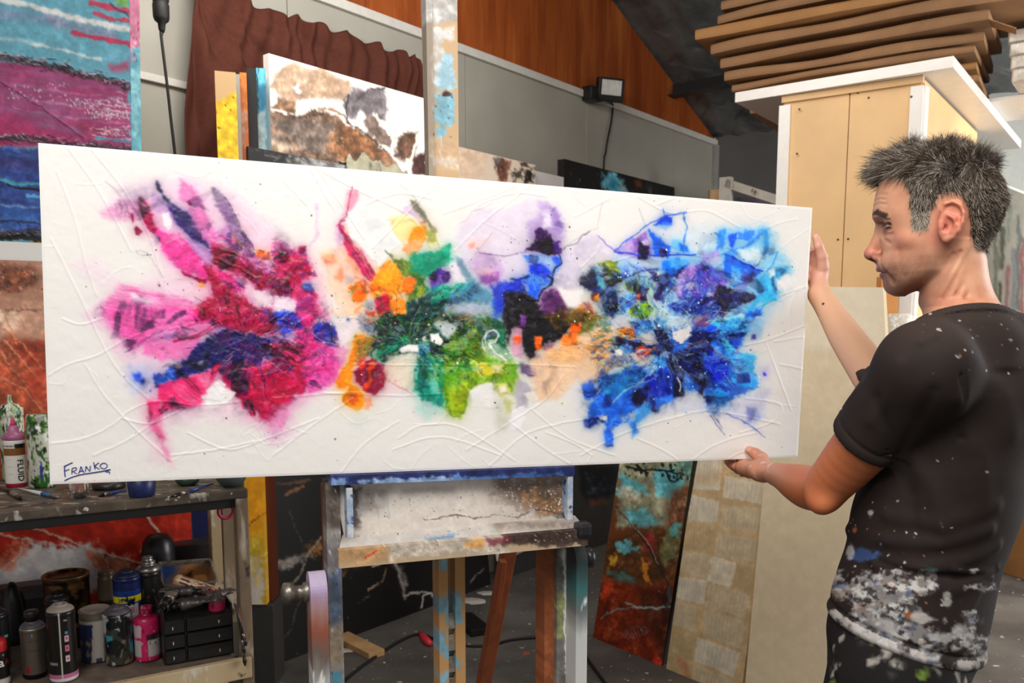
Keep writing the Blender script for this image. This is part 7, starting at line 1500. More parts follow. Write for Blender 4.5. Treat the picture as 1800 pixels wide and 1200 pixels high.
folds = [([(1490,930),(1560,950),(1650,955),(1740,930)],.010,.006),([(1482,965),(1540,990),(1620,1000),(1700,985),(1752,960)],.010,.0065),([(1540,985),(1620,1010),(1700,1012),(1748,1000)],.006,-.005),([(1500,1010),(1580,1040),(1680,1035),(1740,1015)],.010,.004),([(1560,905),(1650,920),(1750,890)],.012,.004),
         ([(1600,800),(1640,860),(1660,930)],.014,.004),([(1570,820),(1600,870),(1605,930)],.010,-.004),([(1690,700),(1720,800),(1730,880)],.016,.003),([(1540,700),(1560,760),(1560,800)],.010,-.003),([(1580,640),(1560,700),(1530,740)],.012,.003),([(1640,690),(1610,750),(1580,800)],.010,-.0035),([(1700,620),(1750,680),(1780,760)],.02,.003),
         ([(1470,1000),(1500,1040),(1560,1070)],.009,.004),([(1720,1040),(1700,1080),(1690,1130)],.008,.003),([(1600,1060),(1620,1100),(1630,1140)],.012,.003),([(1660,560),(1640,590),(1620,600)],.008,.003),([(1680,1000),(1730,1004),(1752,1000)],.006,.008)]
for pts, r, a in folds:
    Q = [shp(*p) for p in pts]; Q = [q for q in Q if q is not None]
    if len(Q) > 1: sh.ridge(Q, r, a)
sv, sf = sh.mesh(); del sh
spx, spy = proj(sv); sn = vnorm(sv, sf)
sc = np.tile(np.array([39, 31, 29.]), (len(sv), 1)); q1 = fbm(spx/90, spy/90, 3, 4); sc += (q1-.5)[:, None]*14
def stint(c, a): a = np.clip(a, 0, 1)[:, None]; sc[:] = sc*(1-a)+np.array(c, float)*a
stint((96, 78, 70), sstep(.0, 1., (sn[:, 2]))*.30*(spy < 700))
facing = (sn @ unit(V3(-.45, -.85, 0)) > -.3)
m1 = sstep(.50, .62, fbm(spx/34, spy/24, 5, 5)+.36*np.exp(-(((spx-1520)/95)**2+((spy-1075)/62)**2))+.34*np.exp(-(((spx-1630)/85)**2+((spy-1125)/28)**2))+.22*np.exp(-(((spx-1570)/60)**2+((spy-1045)/30)**2))-.22*(spy < 1000)-.10)*(spy > 975)*facing
hemd = (sv-hp3[0]) @ hn_; stint((140, 138, 138), m1*.85); n6 = fbm(spx/15, spy/9, 9, 3); stint((206, 204, 200), m1*sstep(.46, .66, n6)*.75); n7 = fbm(spx/16, spy/16, 13, 4); stint((40, 60, 110), m1*sstep(.62, .70, n7)*.45); stint((130, 100, 78), m1*sstep(.60, .70, fbm(spx/16, spy/10, 23, 4))*.4); stint((40, 36, 36), m1*sstep(.54, .66, fbm(spx/11, spy/8, 27, 3))*.8)
stint((196, 192, 186), (hemd < .018)*(spy > 1060)*facing*sstep(.42, .62, fbm(spx/16, spy/22, 31, 3))*.8)
rs = np.random.RandomState(8)
for k in range(120):
    if k < 60: x, y = 1490+rs.rand()*190, 880+rs.rand()*190
    elif k < 105: x, y = 1620+rs.rand()*180, 548+rs.rand()*110
    else: x, y = 1500+rs.rand()*240, 640+rs.rand()*440
    r = .6+1.5*rs.rand()**3; c = [(226,222,216),(196,190,186),(206,204,200),(150,150,156),(170,110,80)][k % 5]; d = np.hypot((spx-x)*(.6+.6*rs.rand()), spy-y); stint(c, sstep(r+.8, r-.4, d)*.85*facing)
for x, y, rx, ry, c in ((1567,1028,7,5,(228,206,196)),(1665,1052,8,16,(190,188,184)),(1597,1080,10,6,(176,90,50)),(1502,932,5,6,(190,100,60)),(1530,902,5,6,(206,204,200)),(1520,975,26,12,(60,90,150)),(1495,968,8,14,(196,196,196)),(1635,1000,12,3,(40,90,90)),(1620,1085,22,12,(200,198,194)),(1560,1100,26,16,(170,168,166)),(1690,1110,18,12,(180,178,174)),(1655,1120,26,9,(196,194,190))):
    d = np.hypot((spx-x)/rx, (spy-y)/ry)+1.2*(n6-.5); stint(c, sstep(1.1, .6, d)*.75*facing)
m_sh = vcol('dark_cotton', .82, spec=.2, bs=.25, bscale=900)
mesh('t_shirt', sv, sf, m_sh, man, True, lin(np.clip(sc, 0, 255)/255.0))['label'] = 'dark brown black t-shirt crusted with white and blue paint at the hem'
# ---- trousers and shoes
tr = Field(steps([(.30,1.05,.0065)]), steps([(1.10,1.85,.0065)]), steps([(.03,1.13,.0065)]))
HC = at(1588, 1110, 1.44); hipN = HC+TL_*.075+V3(0,0,-.06); hipF = HC-TL_*.085+V3(0,0,-.06)
tr.ell(HC+V3(0,0,0), [TF, TL_, HU], (.125, .165, .12), .03)
kN = hipN+TF*.085+TL_*.02; kN[2] = .52; aN = kN-TF*.03+TL_*.01; aN[2] = .09; kF = hipF+TF*.05-TL_*.02; kF[2] = .52; aF = kF-TF*.05-TL_*.02; aF[2] = .09
tr.chain([hipN, kN, aN], [.108, .082, .066], .02); tr.chain([hipF, kF, aF], [.108, .082, .066], .02)
for z in (1.04,): tr.cutd(tr.sl((0,0,1.07),(3,3,2)), (-(tr.loc(tr.sl((0,0,1.07),(3,3,2)))[2]-1.09)+0*tr.loc(tr.sl((0,0,1.07),(3,3,2)))[0]+0*tr.loc(tr.sl((0,0,1.07),(3,3,2)))[1]).astype(np.float32), .0)
for pts, r, a in (([HC+TF*.10+TL_*.10+V3(0,0,-.02), HC+TF*.06+TL_*.17+V3(0,0,-.09)], .007, -.006), ([kN+TF*.07+V3(0,0,.1), kN+TL_*.08+V3(0,0,.06)], .015, .008), ([hipN+TL_*.11+V3(0,0,.05), hipN+TL_*.11+V3(0,0,-.10)], .006, -.004), ([hipN+TL_*.09+TF*.08+V3(0,0,.04), hipN+TL_*.07+TF*.11+V3(0,0,-.2)], .012, .006)): tr.ridge(pts, r, a)
tv, tf = tr.mesh(); del tr
tpx, tpy = proj(tv); sc = np.tile(np.array([30, 28, 28.]), (len(tv), 1)); 
tx_ = fbm3(tv, 16, 5, 5); ty_ = fbm3(tv, 44, 9, 5); stint((120, 118, 114), sstep(.50, .60, tx_)*.7); stint((196, 190, 180), sstep(.60, .68, ty_)*.8); stint((120, 150, 60), sstep(.66, .70, fbm3(tv, 22, 17, 3))*.8); stint((60, 80, 130), sstep(.64, .70, fbm3(tv, 20, 27, 3))*.5)
stint((150, 170, 60), np.exp(-(((tpx-1442)/8)**2+((tpy-1143)/16)**2))*1.0)
mesh('trousers', tv, tf, m_sh, man, True, lin(np.clip(sc, 0, 255)/255.0))['label'] = 'black work trousers smeared with paint'
m_shoe = plain('dark_leather', (40, 34, 32), .5)
for A in (aN, aF):
    P = [(A-TF*.06, .040), (A+TF*.02, .044), (A+TF*.11, .043), (A+TF*.17, .036)]; V = []; n = 20; rows = []
    for i in range(15):
        t = i/14; c_ = A+TF*(-.085+.28*t); c_[2] = 0; w_s = .043*math.sin(math.pi*min(max(t*.96+.04, .02), .98))**.42; h_s = .105-.055*sstep(.25, .75, t) if t < .9 else .05*(1-t)/.1*.6+.02; row = []
        for k in range(n):
            a = 2*math.pi*k/n; V.append(c_+TL_*(w_s*math.cos(a)) + V3(0, 0, .004+max(0, h_s*(.5+.5*math.sin(a)))))
    F = [(i*n+k, i*n+(k+1) % n, (i+1)*n+(k+1) % n, (i+1)*n+k) for i in range(14) for k in range(n)]+[tuple(range(n))[::-1], tuple(range(14*n, 15*n))]
    mesh('shoe', V, F, m_shoe, man, True)
# ------------------------------------------------------------------ the long white abstract canvas
ART = '''
A
P 560 300 1000 260 1300 380 1500 560 1650 640 1650 1210 900 1210 640 1000 900 800 700 560 520 480|244 206 228|.38 16 10 .1
P 700 560 1000 300 1500 560 1700 800 1700 1210 1000 1210 1100 1000 900 800|236 180 216|.35 14 12 .2
P 430 480 560 380 800 300 1000 280 1300 330 1500 520 1640 640 1640 1200 420 1200 440 1080 600 1000 800 960 1000 880 900 700 750 560 480 540|245 214 230|.55 14 10 .1
P 440 500 560 430 720 430 740 520 640 570 520 560|224 120 182|.6 7 8 .2 s8
P 960 280 1040 330 1130 480 1190 600 1190 660 1120 600 1040 500 970 400|216 112 176|.8 4 5 .2
P 780 380 860 420 930 500 920 560 860 480 820 500 770 460|186 140 200|.7 4 5 .2
P 695 400 740 420 780 520 815 625 780 640 730 560 700 480|150 20 80|.95 2 4 .3
P 800 290 830 320 860 380 920 440 1000 490 1080 560 1110 640 1150 700 1170 800 1120 720 1060 660 1000 590 940 570 900 480 850 420 805 340|62 46 108|.95 3 4 .35
P 780 560 860 640 950 640 1060 720 1110 800 1180 860 1300 900 1390 1000 1300 1050 1200 960 1130 940 960 880 880 760 820 680|218 66 150|.92 3 5 .25
P 860 640 940 650 1000 700 960 730 880 700|240 160 206|.7 4 5 .2
P 850 510 885 500 905 580 880 620 850 580|246 236 242|.95 2 3 .1
P 1000 600 1100 660 1160 800 1100 760 1040 700|196 166 214|.8 3 4 .3
P 665 590 690 600 705 630 690 648 665 640 657 610|142 16 72|1 1 1 .2
P 630 520 645 500 655 560 645 580|150 30 80|.9 1 1 .2
P 1160 330 1200 350 1260 400 1300 480 1360 600 1400 680 1460 770 1430 790 1380 700 1300 600 1240 500 1190 420|126 104 136|.8 3 5 .4
P 1220 440 1270 460 1330 600 1300 640 1260 560|176 120 180|.7 4 5 .3
L 1255 395 1300 470 1360 600 1450 740|1.8|70 60 76|.9
P 1180 640 1300 560 1340 640 1450 760 1560 860 1640 900 1600 980 1500 900 1400 820 1300 700 1220 680|204 140 200|.85 3 6 .35
P 1260 660 1300 620 1360 700 1330 760 1270 720|90 66 130|.85 3 5 .3
P 1160 690 1250 710 1340 770 1450 830 1540 900 1600 960 1560 1010 1480 980 1380 910 1280 860 1180 840|142 14 62|.95 2.5 6 .35
L 1200 800 1340 860 1480 950 1530 970|4|60 14 50|.8
L 1240 740 1380 800 1500 870|3|200 120 170|.7
L 1180 660 1240 650 1300 690|3|206 60 120|.8
P 1110 800 1170 830 1200 930 1260 1000 1340 1040 1480 1140 1500 1210 1040 1210 1060 1130 1180 1090 1180 1010 1140 930|164 18 72|.97 2.5 5 .3
P 1240 980 1280 970 1300 1040 1270 1070 1240 1030|120 10 50|.8 2 3 .3
P 960 870 1050 920 1145 945 1140 975 1040 945 965 900|130 16 60|.95 1.5 3 .3
P 1190 860 1310 900 1330 980 1280 1000 1210 940|222 70 150|.9 3 5 .25
P 1540 960 1650 930 1650 1060 1560 1040|110 10 50|.95 4 6 .4
P 1470 960 1500 960 1500 1010 1460 1010|100 10 40|.95 2 3
P 1400 900 1500 930 1460 960 1400 930|60 30 60|.9 2 4
P 1090 975 1115 965 1128 990 1110 1002 1092 995|230 160 60|.95 1 1
P 1460 780 1495 740 1570 780 1550 810 1480 800|240 140 40|.9 2 4 .3
P 1345 700 1370 690 1385 715 1365 735 1345 720|110 140 40|1 1 1
P 1300 630 1330 620 1345 700 1310 720|240 150 130|.8 2 3 .3
P 1620 770 1660 760 1660 820 1620 820|130 14 60|.95 2 3
P 1370 560 1420 600 1400 640 1360 620|244 196 206|.7 3 4
P 560 960 700 990 860 1030 1000 1070 1060 1120 1100 1210 440 1210 450 1080 520 1030|224 92 166|.72 6 8 .25 s10
P 640 1040 760 1060 860 1110 840 1150 720 1130 640 1080|248 236 244|.8 6 5 .1
P 220 830 420 780 520 900 600 1000 480 1010 300 900|246 214 232|.5 8 8 .1 s30
L 560 1000 700 1020 860 1060|2|200 50 130|.5
L 740 760 800 850 850 920|1.2|150 140 140|.7
L 670 755 700 750 735 765 735 780 690 778 668 760|1.2|150 146 146|.9
P 812 968 830 968 832 985 815 985|120 20 70|1 1 1
P 1020 420 1035 450 1010 450 1000 430|150 40 90|.8 1 1
P 560 350 760 330 740 380 620 400|196 186 206|.4 6 6
L 470 290 560 370 620 470 650 560|1.2|170 140 160|.5
L 1500 520 1560 600 1600 660|1.4|200 196 200|.6
B
P 440 0 1700 0 1700 820 1400 760 1100 700 800 760 640 500 500 200|236 176 212|.42 16 12 .2
P 440 0 1050 0 1100 60 980 140 840 150 720 240 620 260 540 120|222 82 160|.82 5 6 .25 s15
P 300 40 460 0 600 240 560 280 440 160|240 190 220|.5 8 8 .1 s60
P 740 250 900 220 1080 180 1100 260 1020 340 840 350 720 300|234 122 184|.88 4 5 .25
P 860 160 920 170 910 210 850 215 780 240 720 250 800 180|150 130 186|.7 4 5 .3
L 600 290 700 240 820 150|2.2|70 64 110|.7
L 900 150 1060 110 1280 70|4|160 16 76|.9
L 930 215 1080 180 1240 90|4.5|140 16 66|.9
P 1050 20 1260 0 1300 60 1180 110 1060 80|200 30 110|.9 3 5 .3
P 1230 60 1500 0 1650 0 1650 140 1480 190 1300 170 1220 120|158 20 70|.97 3 6 .3
P 1080 240 1140 200 1240 150 1340 140 1420 170 1560 220 1650 200 1650 250 1540 270 1440 290 1360 270 1240 290 1140 330 1080 370 980 430 900 470 860 440 900 390 1000 340|28 28 88|.96 2.5 7 .5
P 1380 180 1520 210 1540 250 1420 260 1370 230|44 60 160|.85 3 6 .4
P 860 420 960 370 990 440 920 475 870 460|44 96 200|.9 2 6 .4
P 920 390 960 370 975 410 940 425|170 130 90|.8 2 3 .4
P 600 380 780 370 800 560 640 570|186 208 242|.55 10 8 .1
P 645 425 700 430 740 500 705 525 665 470|44 84 214|.9 4 5 .4
P 765 560 800 440 860 425 840 510 790 540|34 62 150|.9 2 7 .5
P 1200 270 1400 320 1540 360 1650 330 1650 650 1560 700 1500 640 1440 600 1380 560 1300 460 1220 400|172 20 78|.97 3 7 .35
P 1250 290 1390 300 1430 390 1330 430 1260 370|44 24 66|.95 3 7 .5
P 1440 320 1500 330 1510 380 1450 380|50 60 140|.85 2 5 .3
P 1180 285 1225 330 1225 420 1160 450 1150 360|216 52 92|.95 2 4 .25
P 840 500 1060 440 1210 400 1190 470 1120 570 1060 600 980 640 860 640 815 600|222 64 126|.95 2.5 5 .25
P 1060 445 1150 430 1165 520 1100 565 1050 520|240 134 172|.9 2 4 .2
P 1210 400 1290 430 1390 540 1380 590 1310 530 1240 460|62 44 84|.95 2.5 5 .35
P 1150 530 1220 470 1310 530 1290 580 1230 620 1160 610 1110 600 1070 575|247 243 241|1 2 3 .05
L 1170 510 1240 570|1.4|196 150 176|.7
L 1200 480 1290 560|1.4|190 140 170|.7
P 750 620 1100 612 1090 635 880 690 800 740 740 740|214 52 116|.85 3 5 .25
P 745 700 800 740 850 860 895 1000 880 1020 830 900 770 800|208 70 132|.65 4 5 .3
P 690 620 900 860 910 1060 780 1010|246 196 216|.45 12 8 .1
P 860 700 1200 640 1320 700 1200 760 900 760|248 224 234|.5 8 8 .1
P 1380 590 1500 560 1535 600 1500 650 1410 665|234 132 190|.9 2 4 .25
P 1500 640 1650 560 1650 760 1560 790 1470 720|176 40 96|.85 4 8 .4
P 1440 380 1650 360 1650 400 1480 450|226 150 196|.8 2 5 .3
P 1500 430 1640 410 1560 470 1510 470|40 60 120|.85 2 4 .3
P 1500 740 1650 690 1650 900 1550 890|240 176 216|.6 12 8 .1
P 1590 60 1650 20 1650 120 1600 150|80 140 230|.85 5 5 .2
P 1500 30 1540 20 1530 60 1490 50|60 70 200|.9 3 4
P 1540 20 1590 30 1580 110 1540 90|50 20 60|.9 2 4
P 1560 200 1600 190 1600 240 1560 250|60 80 160|.8 2 3
L 1600 100 1640 180 1560 300 1500 370|3|214 190 214|.8
L 1190 40 1320 260 1420 340|1.2|226 170 190|.7
C
P 0 600 120 640 260 740 280 860 230 920 330 1000 400 1200 0 1200|196 26 96|.85 5 9 .4
P 40 700 110 700 125 760 80 780 45 750|112 14 52|.95 3 4 .3
P 190 650 240 650 240 710 200 705|168 16 84|.95 3 3 .3
P 100 780 230 740 270 800 220 880 130 860|170 20 74|.95 2 6 .4
P 0 910 110 910 130 980 60 1020 0 1010|100 10 50|.95 4 7 .4
P 10 600 120 620 190 660 120 700 0 690|236 206 226|.6 6 9 .2
P 0 560 60 540 140 600 100 620 0 600|190 190 190|.3 6 8 .3
P 20 1040 130 1035 165 1110 110 1165 20 1150|244 240 244|.95 4 4 .05
P 10 1150 170 1150 150 1200 10 1200|56 116 224|.9 4 4 .2
P 200 940 260 920 325 985 290 1010 220 980|50 84 160|.9 2 5 .4
P 210 1040 310 1040 340 1090 240 1080|130 110 150|.7 3 6 .4
P 280 740 380 880 430 1200 360 1200 270 880|242 204 214|.75 7 7 .15
P 340 700 540 640 640 780 720 900 700 1100 560 1180 420 1000 380 860|246 206 178|.75 7 8 .2
P 350 740 480 700 490 780 400 800|244 150 96|.65 5 6 .3
P 560 660 640 740 680 820 620 880 560 780|248 170 120|.7 4 6 .25
P 460 870 520 800 540 880 500 920|236 120 80|.6 4 5 .3
P 540 860 620 880 580 960 540 920|150 150 180|.5 4 6 .4
P 480 480 540 500 520 640 490 700 470 600|214 160 210|.6 5 6 .2
P 560 240 640 210 640 300 560 400 500 470 530 400|226 136 168|.75 5 5 .2
L 590 200 545 430 485 495|2.4|188 50 104|.8
P 320 330 350 330 330 500 350 580 280 640 260 640 320 560|226 190 226|.8 4 4 .1
L 285 90 390 290 470 400|1.6|226 200 216|.8
P 490 480 530 510 600 620 700 770 790 890 775 930 700 880 620 770 540 650|188 40 98|.92 2 4 .3
L 540 510 640 670 790 860|2.2|252 206 150|.9
L 520 560 640 760 740 900|1.8|236 120 160|.8
L 650 670 700 760 780 870|2|170 30 80|.9
P 560 420 640 325 740 370 830 460 965 640 880 720 800 820 740 740 640 640 560 540|234 234 233|.95 2 3 .06
P 690 450 800 440 830 500 720 540|206 208 210|.5 6 8 .1
P 780 560 880 540 900 640 800 640|220 222 222|.6 6 6 .1
P 870 450 960 410 1060 450 1130 520 1060 560 980 640 920 560|250 228 160|.92 2.5 4 .15
P 1040 520 1165 480 1155 580 1110 680 1050 745 960 690 1000 640 1020 580|240 156 44|.95 2 4 .25
P 975 640 1135 590 1110 680 1045 745 965 705|248 186 136|.9 2 4 .2
P 1090 420 1140 440 1160 500 1110 470|170 110 70|.8 3 4 .4
P 950 390 1030 330 1080 400 1160 520 1060 440|224 190 226|.8 3 4 .15
P 1030 300 1080 310 1240 550 1200 550 1120 430 1050 370|128 128 104|.9 2 3 .3
P 1120 480 1210 550 1240 640 1160 620 1150 540|152 152 62|.85 4 5 .3
P 1110 700 1220 680 1340 630 1330 740 1220 800 1160 890 1080 880 1060 780|18 148 118|.92 3.5 6 .3
P 1170 640 1300 640 1240 695 1160 690|244 216 186|.85 3 4 .2
P 1200 700 1300 690 1240 780 1180 800|40 120 100|.7 4 5 .4
P 880 720 1000 750 1060 800 1150 880 1140 1000 1080 1070 1000 1080 970 900 900 800|112 132 54|.95 3 8 .5
P 1040 860 1130 880 1160 960 1100 1060 1040 1000|50 110 60|.9 3 7 .5
L 840 690 900 760 960 830|3|90 100 80|.8
P 800 800 880 755 925 860 970 900 945 980 860 1020 790 1060 735 1000 735 940 790 880|244 162 30|.98 2 3 .22
P 820 830 870 820 860 900 820 920|250 196 60|.7 3 5 .2
P 790 1005 860 1005 900 1050 830 1150 775 1110|188 26 78|.98 2 3 .3
P 850 1080 940 1030 985 1100 960 1180 880 1195|240 142 28|.98 2 4 .25
P 980 890 1060 890 1040 950 990 1000 940 1010|238 120 30|.9 2 6 .3
P 580 950 660 895 705 960 690 1030 645 1100 590 1040|244 132 40|.96 2 4 .25
P 620 880 700 900 730 960 690 930|220 90 80|.8 2 4 .3
P 1180 860 1240 810 1330 855 1335 920 1260 940 1200 1005 1175 940|98 54 156|.92 3 5 .3
P 1165 840 1235 830 1225 920 1170 910|38 18 56|.92 3 4 .3
P 1270 865 1330 850 1335 905 1290 925|50 20 88|.95 2 4 .3
P 1330 790 1457 720 1457 940 1360 920|236 222 236|.7 8 8 .15
P 900 1110 1000 1090 1100 1040 1200 1000 1300 970 1457 940 1457 1200 880 1200|14 62 62|.95 3 8 .5
P 1150 1090 1300 1000 1457 950 1430 1020 1260 1095|22 160 130|.92 2.5 7 .4
P 1290 1110 1457 1065 1457 1160 1300 1160|222 216 232|.95 3 4 .1
P 1080 960 1130 940 1150 1000 1080 1060|190 180 60|.7 2 6 .4
P 700 1060 760 1060 760 1160 680 1200 660 1160|150 180 190|.8 3 6 .3
P 620 1120 680 1100 650 1170 600 1180|240 150 60|.9 2 5 .3
D
P 20 30 120 40 230 100 160 165 60 130|36 60 190|.92 4 7 .4
P 60 80 220 100 180 140 80 120|20 24 90|.9 3 6 .4
P 0 100 40 180 140 220 0 260|170 150 210|.6 6 8 .2
P 160 30 280 40 310 260 180 250|206 56 130|.95 3 6 .3
P 280 0 400 0 410 100 320 110|236 170 200|.7 4 8 .3
P 0 250 310 250 310 500 180 560 60 640 0 700|168 18 78|.96 3 8 .4
P 30 270 120 280 110 370 40 360|230 150 190|.7 3 7 .4
P 255 245 450 270 455 440 380 520 260 580 195 560 240 420|224 86 166|.95 3 6 .25
P 300 300 420 300 420 400 320 380|230 110 186|.7 5 6 .3
P 440 250 545 300 490 430 430 440|232 150 202|.85 4 6 .2
P 280 140 360 105 445 130 430 180 320 225 285 190|28 38 132|.96 2 5 .35
P 370 230 480 225 460 262 390 268|50 48 124|.9 2 4 .35
P 515 70 555 70 550 105 515 100|50 80 150|.95 1.5 2 .3
P 400 20 640 0 640 70 560 80 420 70|250 216 186|.75 4 7 .15
P 420 90 600 80 600 170 500 250 450 240|238 222 226|.85 5 5 .08
P 60 620 165 550 160 640 80 700|104 44 70|.9 3 8 .4
P 0 620 60 600 60 700 0 740|150 30 50|.9 3 6 .4
P 100 400 140 400 140 450 100 450|60 90 150|.8 2 5 .4
P 0 690 200 610 370 540 220 700 100 790 0 880|238 176 216|.6 10 8 .1
P 580 190 660 185 655 240 610 300 570 380 560 430 550 520 505 560 450 580 440 520 480 430 520 400 560 290|240 150 28|.98 2 3 .22
P 540 530 600 555 640 610 632 690 590 720 530 705 488 660 488 620 520 590|243 162 40|.99 1.5 2 .18
P 540 610 590 600 600 660 560 680 540 650|206 90 50|.7 3 6 .4
P 640 640 690 625 702 690 665 722 640 700|246 172 136|.9 2 3 .2
P 600 60 720 60 720 180 640 190 600 140|150 150 176|.8 3 7 .3
P 590 240 720 185 745 250 680 330 610 385 585 330|150 122 52|.92 3 7 .45
P 650 30 720 20 720 60 660 70|230 110 60|.9 2 4 .3
P 730 0 900 0 920 50 840 70 760 90 730 50|238 140 34|.9 2 5 .3
P 710 80 840 75 830 110 730 130|240 160 40|.95 2 4 .25
P 560 450 620 415 700 355 760 400 820 415 810 480 765 560 720 612 640 600 640 560 575 520|148 28 68|.97 2 4 .35
P 680 370 722 400 705 460 705 520 660 605 638 590 665 520 670 440|230 90 44|.92 2 4 .3
P 600 380 660 340 660 420 620 440|226 80 50|.8 2 5 .3
P 640 130 760 60 960 20 1100 30 1360 60 1360 440 1200 440 1000 340 960 335 860 350 780 400 700 350 740 280 800 200 660 170|20 48 44|.97 2.5 9 .55
P 690 340 760 260 860 195 950 185 930 250 820 320 740 385|26 140 112|.93 2.5 7 .4
P 790 130 860 100 870 190 800 200|196 214 180|.8 2 7 .3
P 830 60 1000 20 1100 20 1050 90 900 90|24 110 96|.8 3 9 .4
P 1100 90 1180 80 1200 120 1130 130|120 150 50|.8 3 6 .4
P 1120 105 1280 115 1310 155 1290 205 1180 190 1140 150|226 232 236|.9 3 5 .12
P 888 290 980 262 1040 268 1110 262 1112 300 1080 322 960 316 900 316|247 244 240|1 1.5 1.5 .05
P 1010 262 1060 270 1090 330 1020 340 1000 300|56 146 204|.92 2 4 .3
P 1050 220 1080 200 1110 290 1090 310|240 240 236|.95 1.5 2
P 1108 190 1150 178 1195 235 1170 262 1118 240|246 242 242|1 1.5 1.5 .05
P 920 350 1000 335 1030 400 960 400|180 206 220|.7 3 5 .3
P 780 400 880 345 1010 345 1020 450 1000 570 900 570 800 500|245 230 210|.9 4 4 .1
P 820 500 960 560 1000 640 800 600|244 206 214|.4 7 6 .1
L 760 490 880 550 980 600|1.6|206 90 80|.7
P 1010 370 1100 340 1190 440 1205 560 1200 710 1120 680 1040 630 985 560 985 470|32 150 132|.92 3 5 .3 s84
P 1030 400 1110 370 1125 540 1070 610 1010 560|8 78 80|.8 3 6 .4 s80
P 1120 440 1190 450 1190 600 1140 640|120 200 186|.6 4 4 .2 s84
P 1170 360 1360 360 1360 700 1310 785 1240 740 1200 660 1180 540|88 148 30|.95 2.5 5 .35 s82
P 1250 500 1360 480 1352 690 1305 780 1260 690|178 192 42|.9 3 4 .25 s80
P 1190 200 1360 200 1360 350 1240 350|110 150 34|.8 3 9 .5
P 1120 420 1160 420 1150 450 1120 445|214 96 60|.95 1 2
P 1190 440 1360 470 1360 485 1200 465|190 220 190|.6 2 2
P 1000 650 1180 690 1210 740 1060 790 1000 720|168 216 206|.55 9 6 .1
P 1230 740 1340 740 1320 810 1240 790|206 214 190|.5 6 6 .1
P 560 720 700 740 640 860 540 840|216 230 226|.45 10 6 .1
E
P 120 420 300 300 460 320 700 240 900 260 990 460 960 700 1100 560 1210 510 1140 760 1070 960 940 970 860 900 560 880 400 900 200 820 90 600|219 204 230|.62 10 9 .12
P 1120 560 1260 500 1400 640 1380 740 1140 760|232 222 238|.6 8 8 .1
P 190 760 280 650 400 680 480 800 450 920 340 940 250 860|202 166 212|.75 5 6 .2
P 255 830 440 830 430 925 330 935|138 76 158|.75 4 6 .3
P 250 800 380 790 400 840 280 850|236 186 176|.6 5 5
P 190 560 390 530 310 680 220 640|240 200 200|.5 7 7 .1
P 0 300 200 260 160 400 0 420|244 226 220|.5 12 6 .1
P 200 600 240 580 240 620 210 625|236 150 120|.7 3 3
L 180 770 290 620 400 490|2.2|180 160 196|.7
L 280 660 420 690 540 690 700 660|2|120 84 150|.8
L 120 430 180 400 230 330 400 270|1.6|190 170 196|.6
P 770 250 840 260 910 300 960 430 970 560 900 620 740 600 690 540 670 430 740 380 790 330|176 150 206|.7 6 7 .2
P 800 330 850 340 870 460 820 480 790 420|236 226 240|.7 4 7 .2
P 870 300 930 360 940 500 890 480|150 120 190|.6 6 6 .2
P 760 480 840 480 890 560 940 580 955 640 920 700 840 690 760 660 690 675 655 640 720 590|58 26 78|.96 2 7 .5
P 740 575 880 560 905 660 850 705 780 660|24 12 28|.96 3 7 .5
P 890 570 950 590 945 660 900 680|84 50 140|.85 3 6 .4
P 630 690 760 675 880 700 945 680 965 740 930 800 880 860 865 920 800 960 765 1055 700 1055 655 1020 690 940 640 900 590 870 680 840 720 770|86 146 232|.96 2 4 .25
P 760 690 900 710 920 800 840 800 780 750|196 220 240|.85 3 7 .15
P 700 770 790 755 855 820 820 885 740 850 695 820|30 58 200|.92 4 5 .35
P 690 920 780 900 790 980 740 1040 690 1010|50 110 226|.8 4 6 .3
P 870 690 940 680 940 740 890 750|50 90 216|.9 2 4 .3
P 690 690 760 680 750 760 700 750|60 60 90|.6 2 8 .4
L 935 660 965 740 905 780 885 850 875 920 800 960 755 1060 675 1045 660 960 640 940|3|24 24 74|.95
L 940 670 1000 610 1080 590 1110 540 1190 490|2|90 70 120|.85
L 840 850 880 880 870 920|6|30 20 60|.95
L 690 860 600 880 540 880|5|40 40 90|.8
P 530 880 660 900 690 950 560 980 430 1060 400 1200 500 1180 470 1000|42 72 196|.85 4 7 .4
P 0 1000 160 930 260 890 400 1000 440 1160 260 1110 60 1060|84 176 172|.85 4 7 .3
P 0 1000 140 940 150 1000 40 1060|14 140 110|.8 4 5 .3
P 100 700 160 740 240 860 340 1010 420 1180 380 1180 280 1020 140 820|96 134 156|.8 4 4 .3
P 20 1080 360 1090 380 1160 30 1170|222 216 232|.92 4 4 .1
P 490 990 650 950 680 1050 790 1110 770 1200 470 1200|20 18 32|.97 3 6 .4
P 810 980 880 930 960 1000 1005 1120 970 1200 790 1200|112 52 104|.94 4 7 .35
P 850 1090 1000 1110 970 1200 820 1200|150 82 50|.9 5 7 .4
P 880 930 960 1000 920 1040 850 1010|150 90 160|.7 4 6 .3
P 950 760 1120 770 1130 880 1040 980 960 960 900 880|220 210 226|.8 6 6 .1
P 870 920 1000 965 1140 960 1110 1060 1040 1150 980 1080 940 990|246 240 240|.95 4 4 .05
P 1110 900 1220 770 1300 940 1320 1060 1430 1090 1320 1180 1240 1010 1150 970|28 32 48|.94 3 8 .5
P 1130 830 1200 790 1220 880 1140 900|130 110 130|.6 5 8 .4
P 1280 800 1430 780 1400 860 1340 940 1290 890|96 106 32|.95 2 4 .3
P 1240 750 1400 738 1415 800 1330 812 1260 790|196 196 38|.96 2 3 .2
P 1190 820 1240 800 1325 960 1290 980|84 182 192|.95 2 4 .25
L 1210 830 1300 960|2|214 236 236|.8
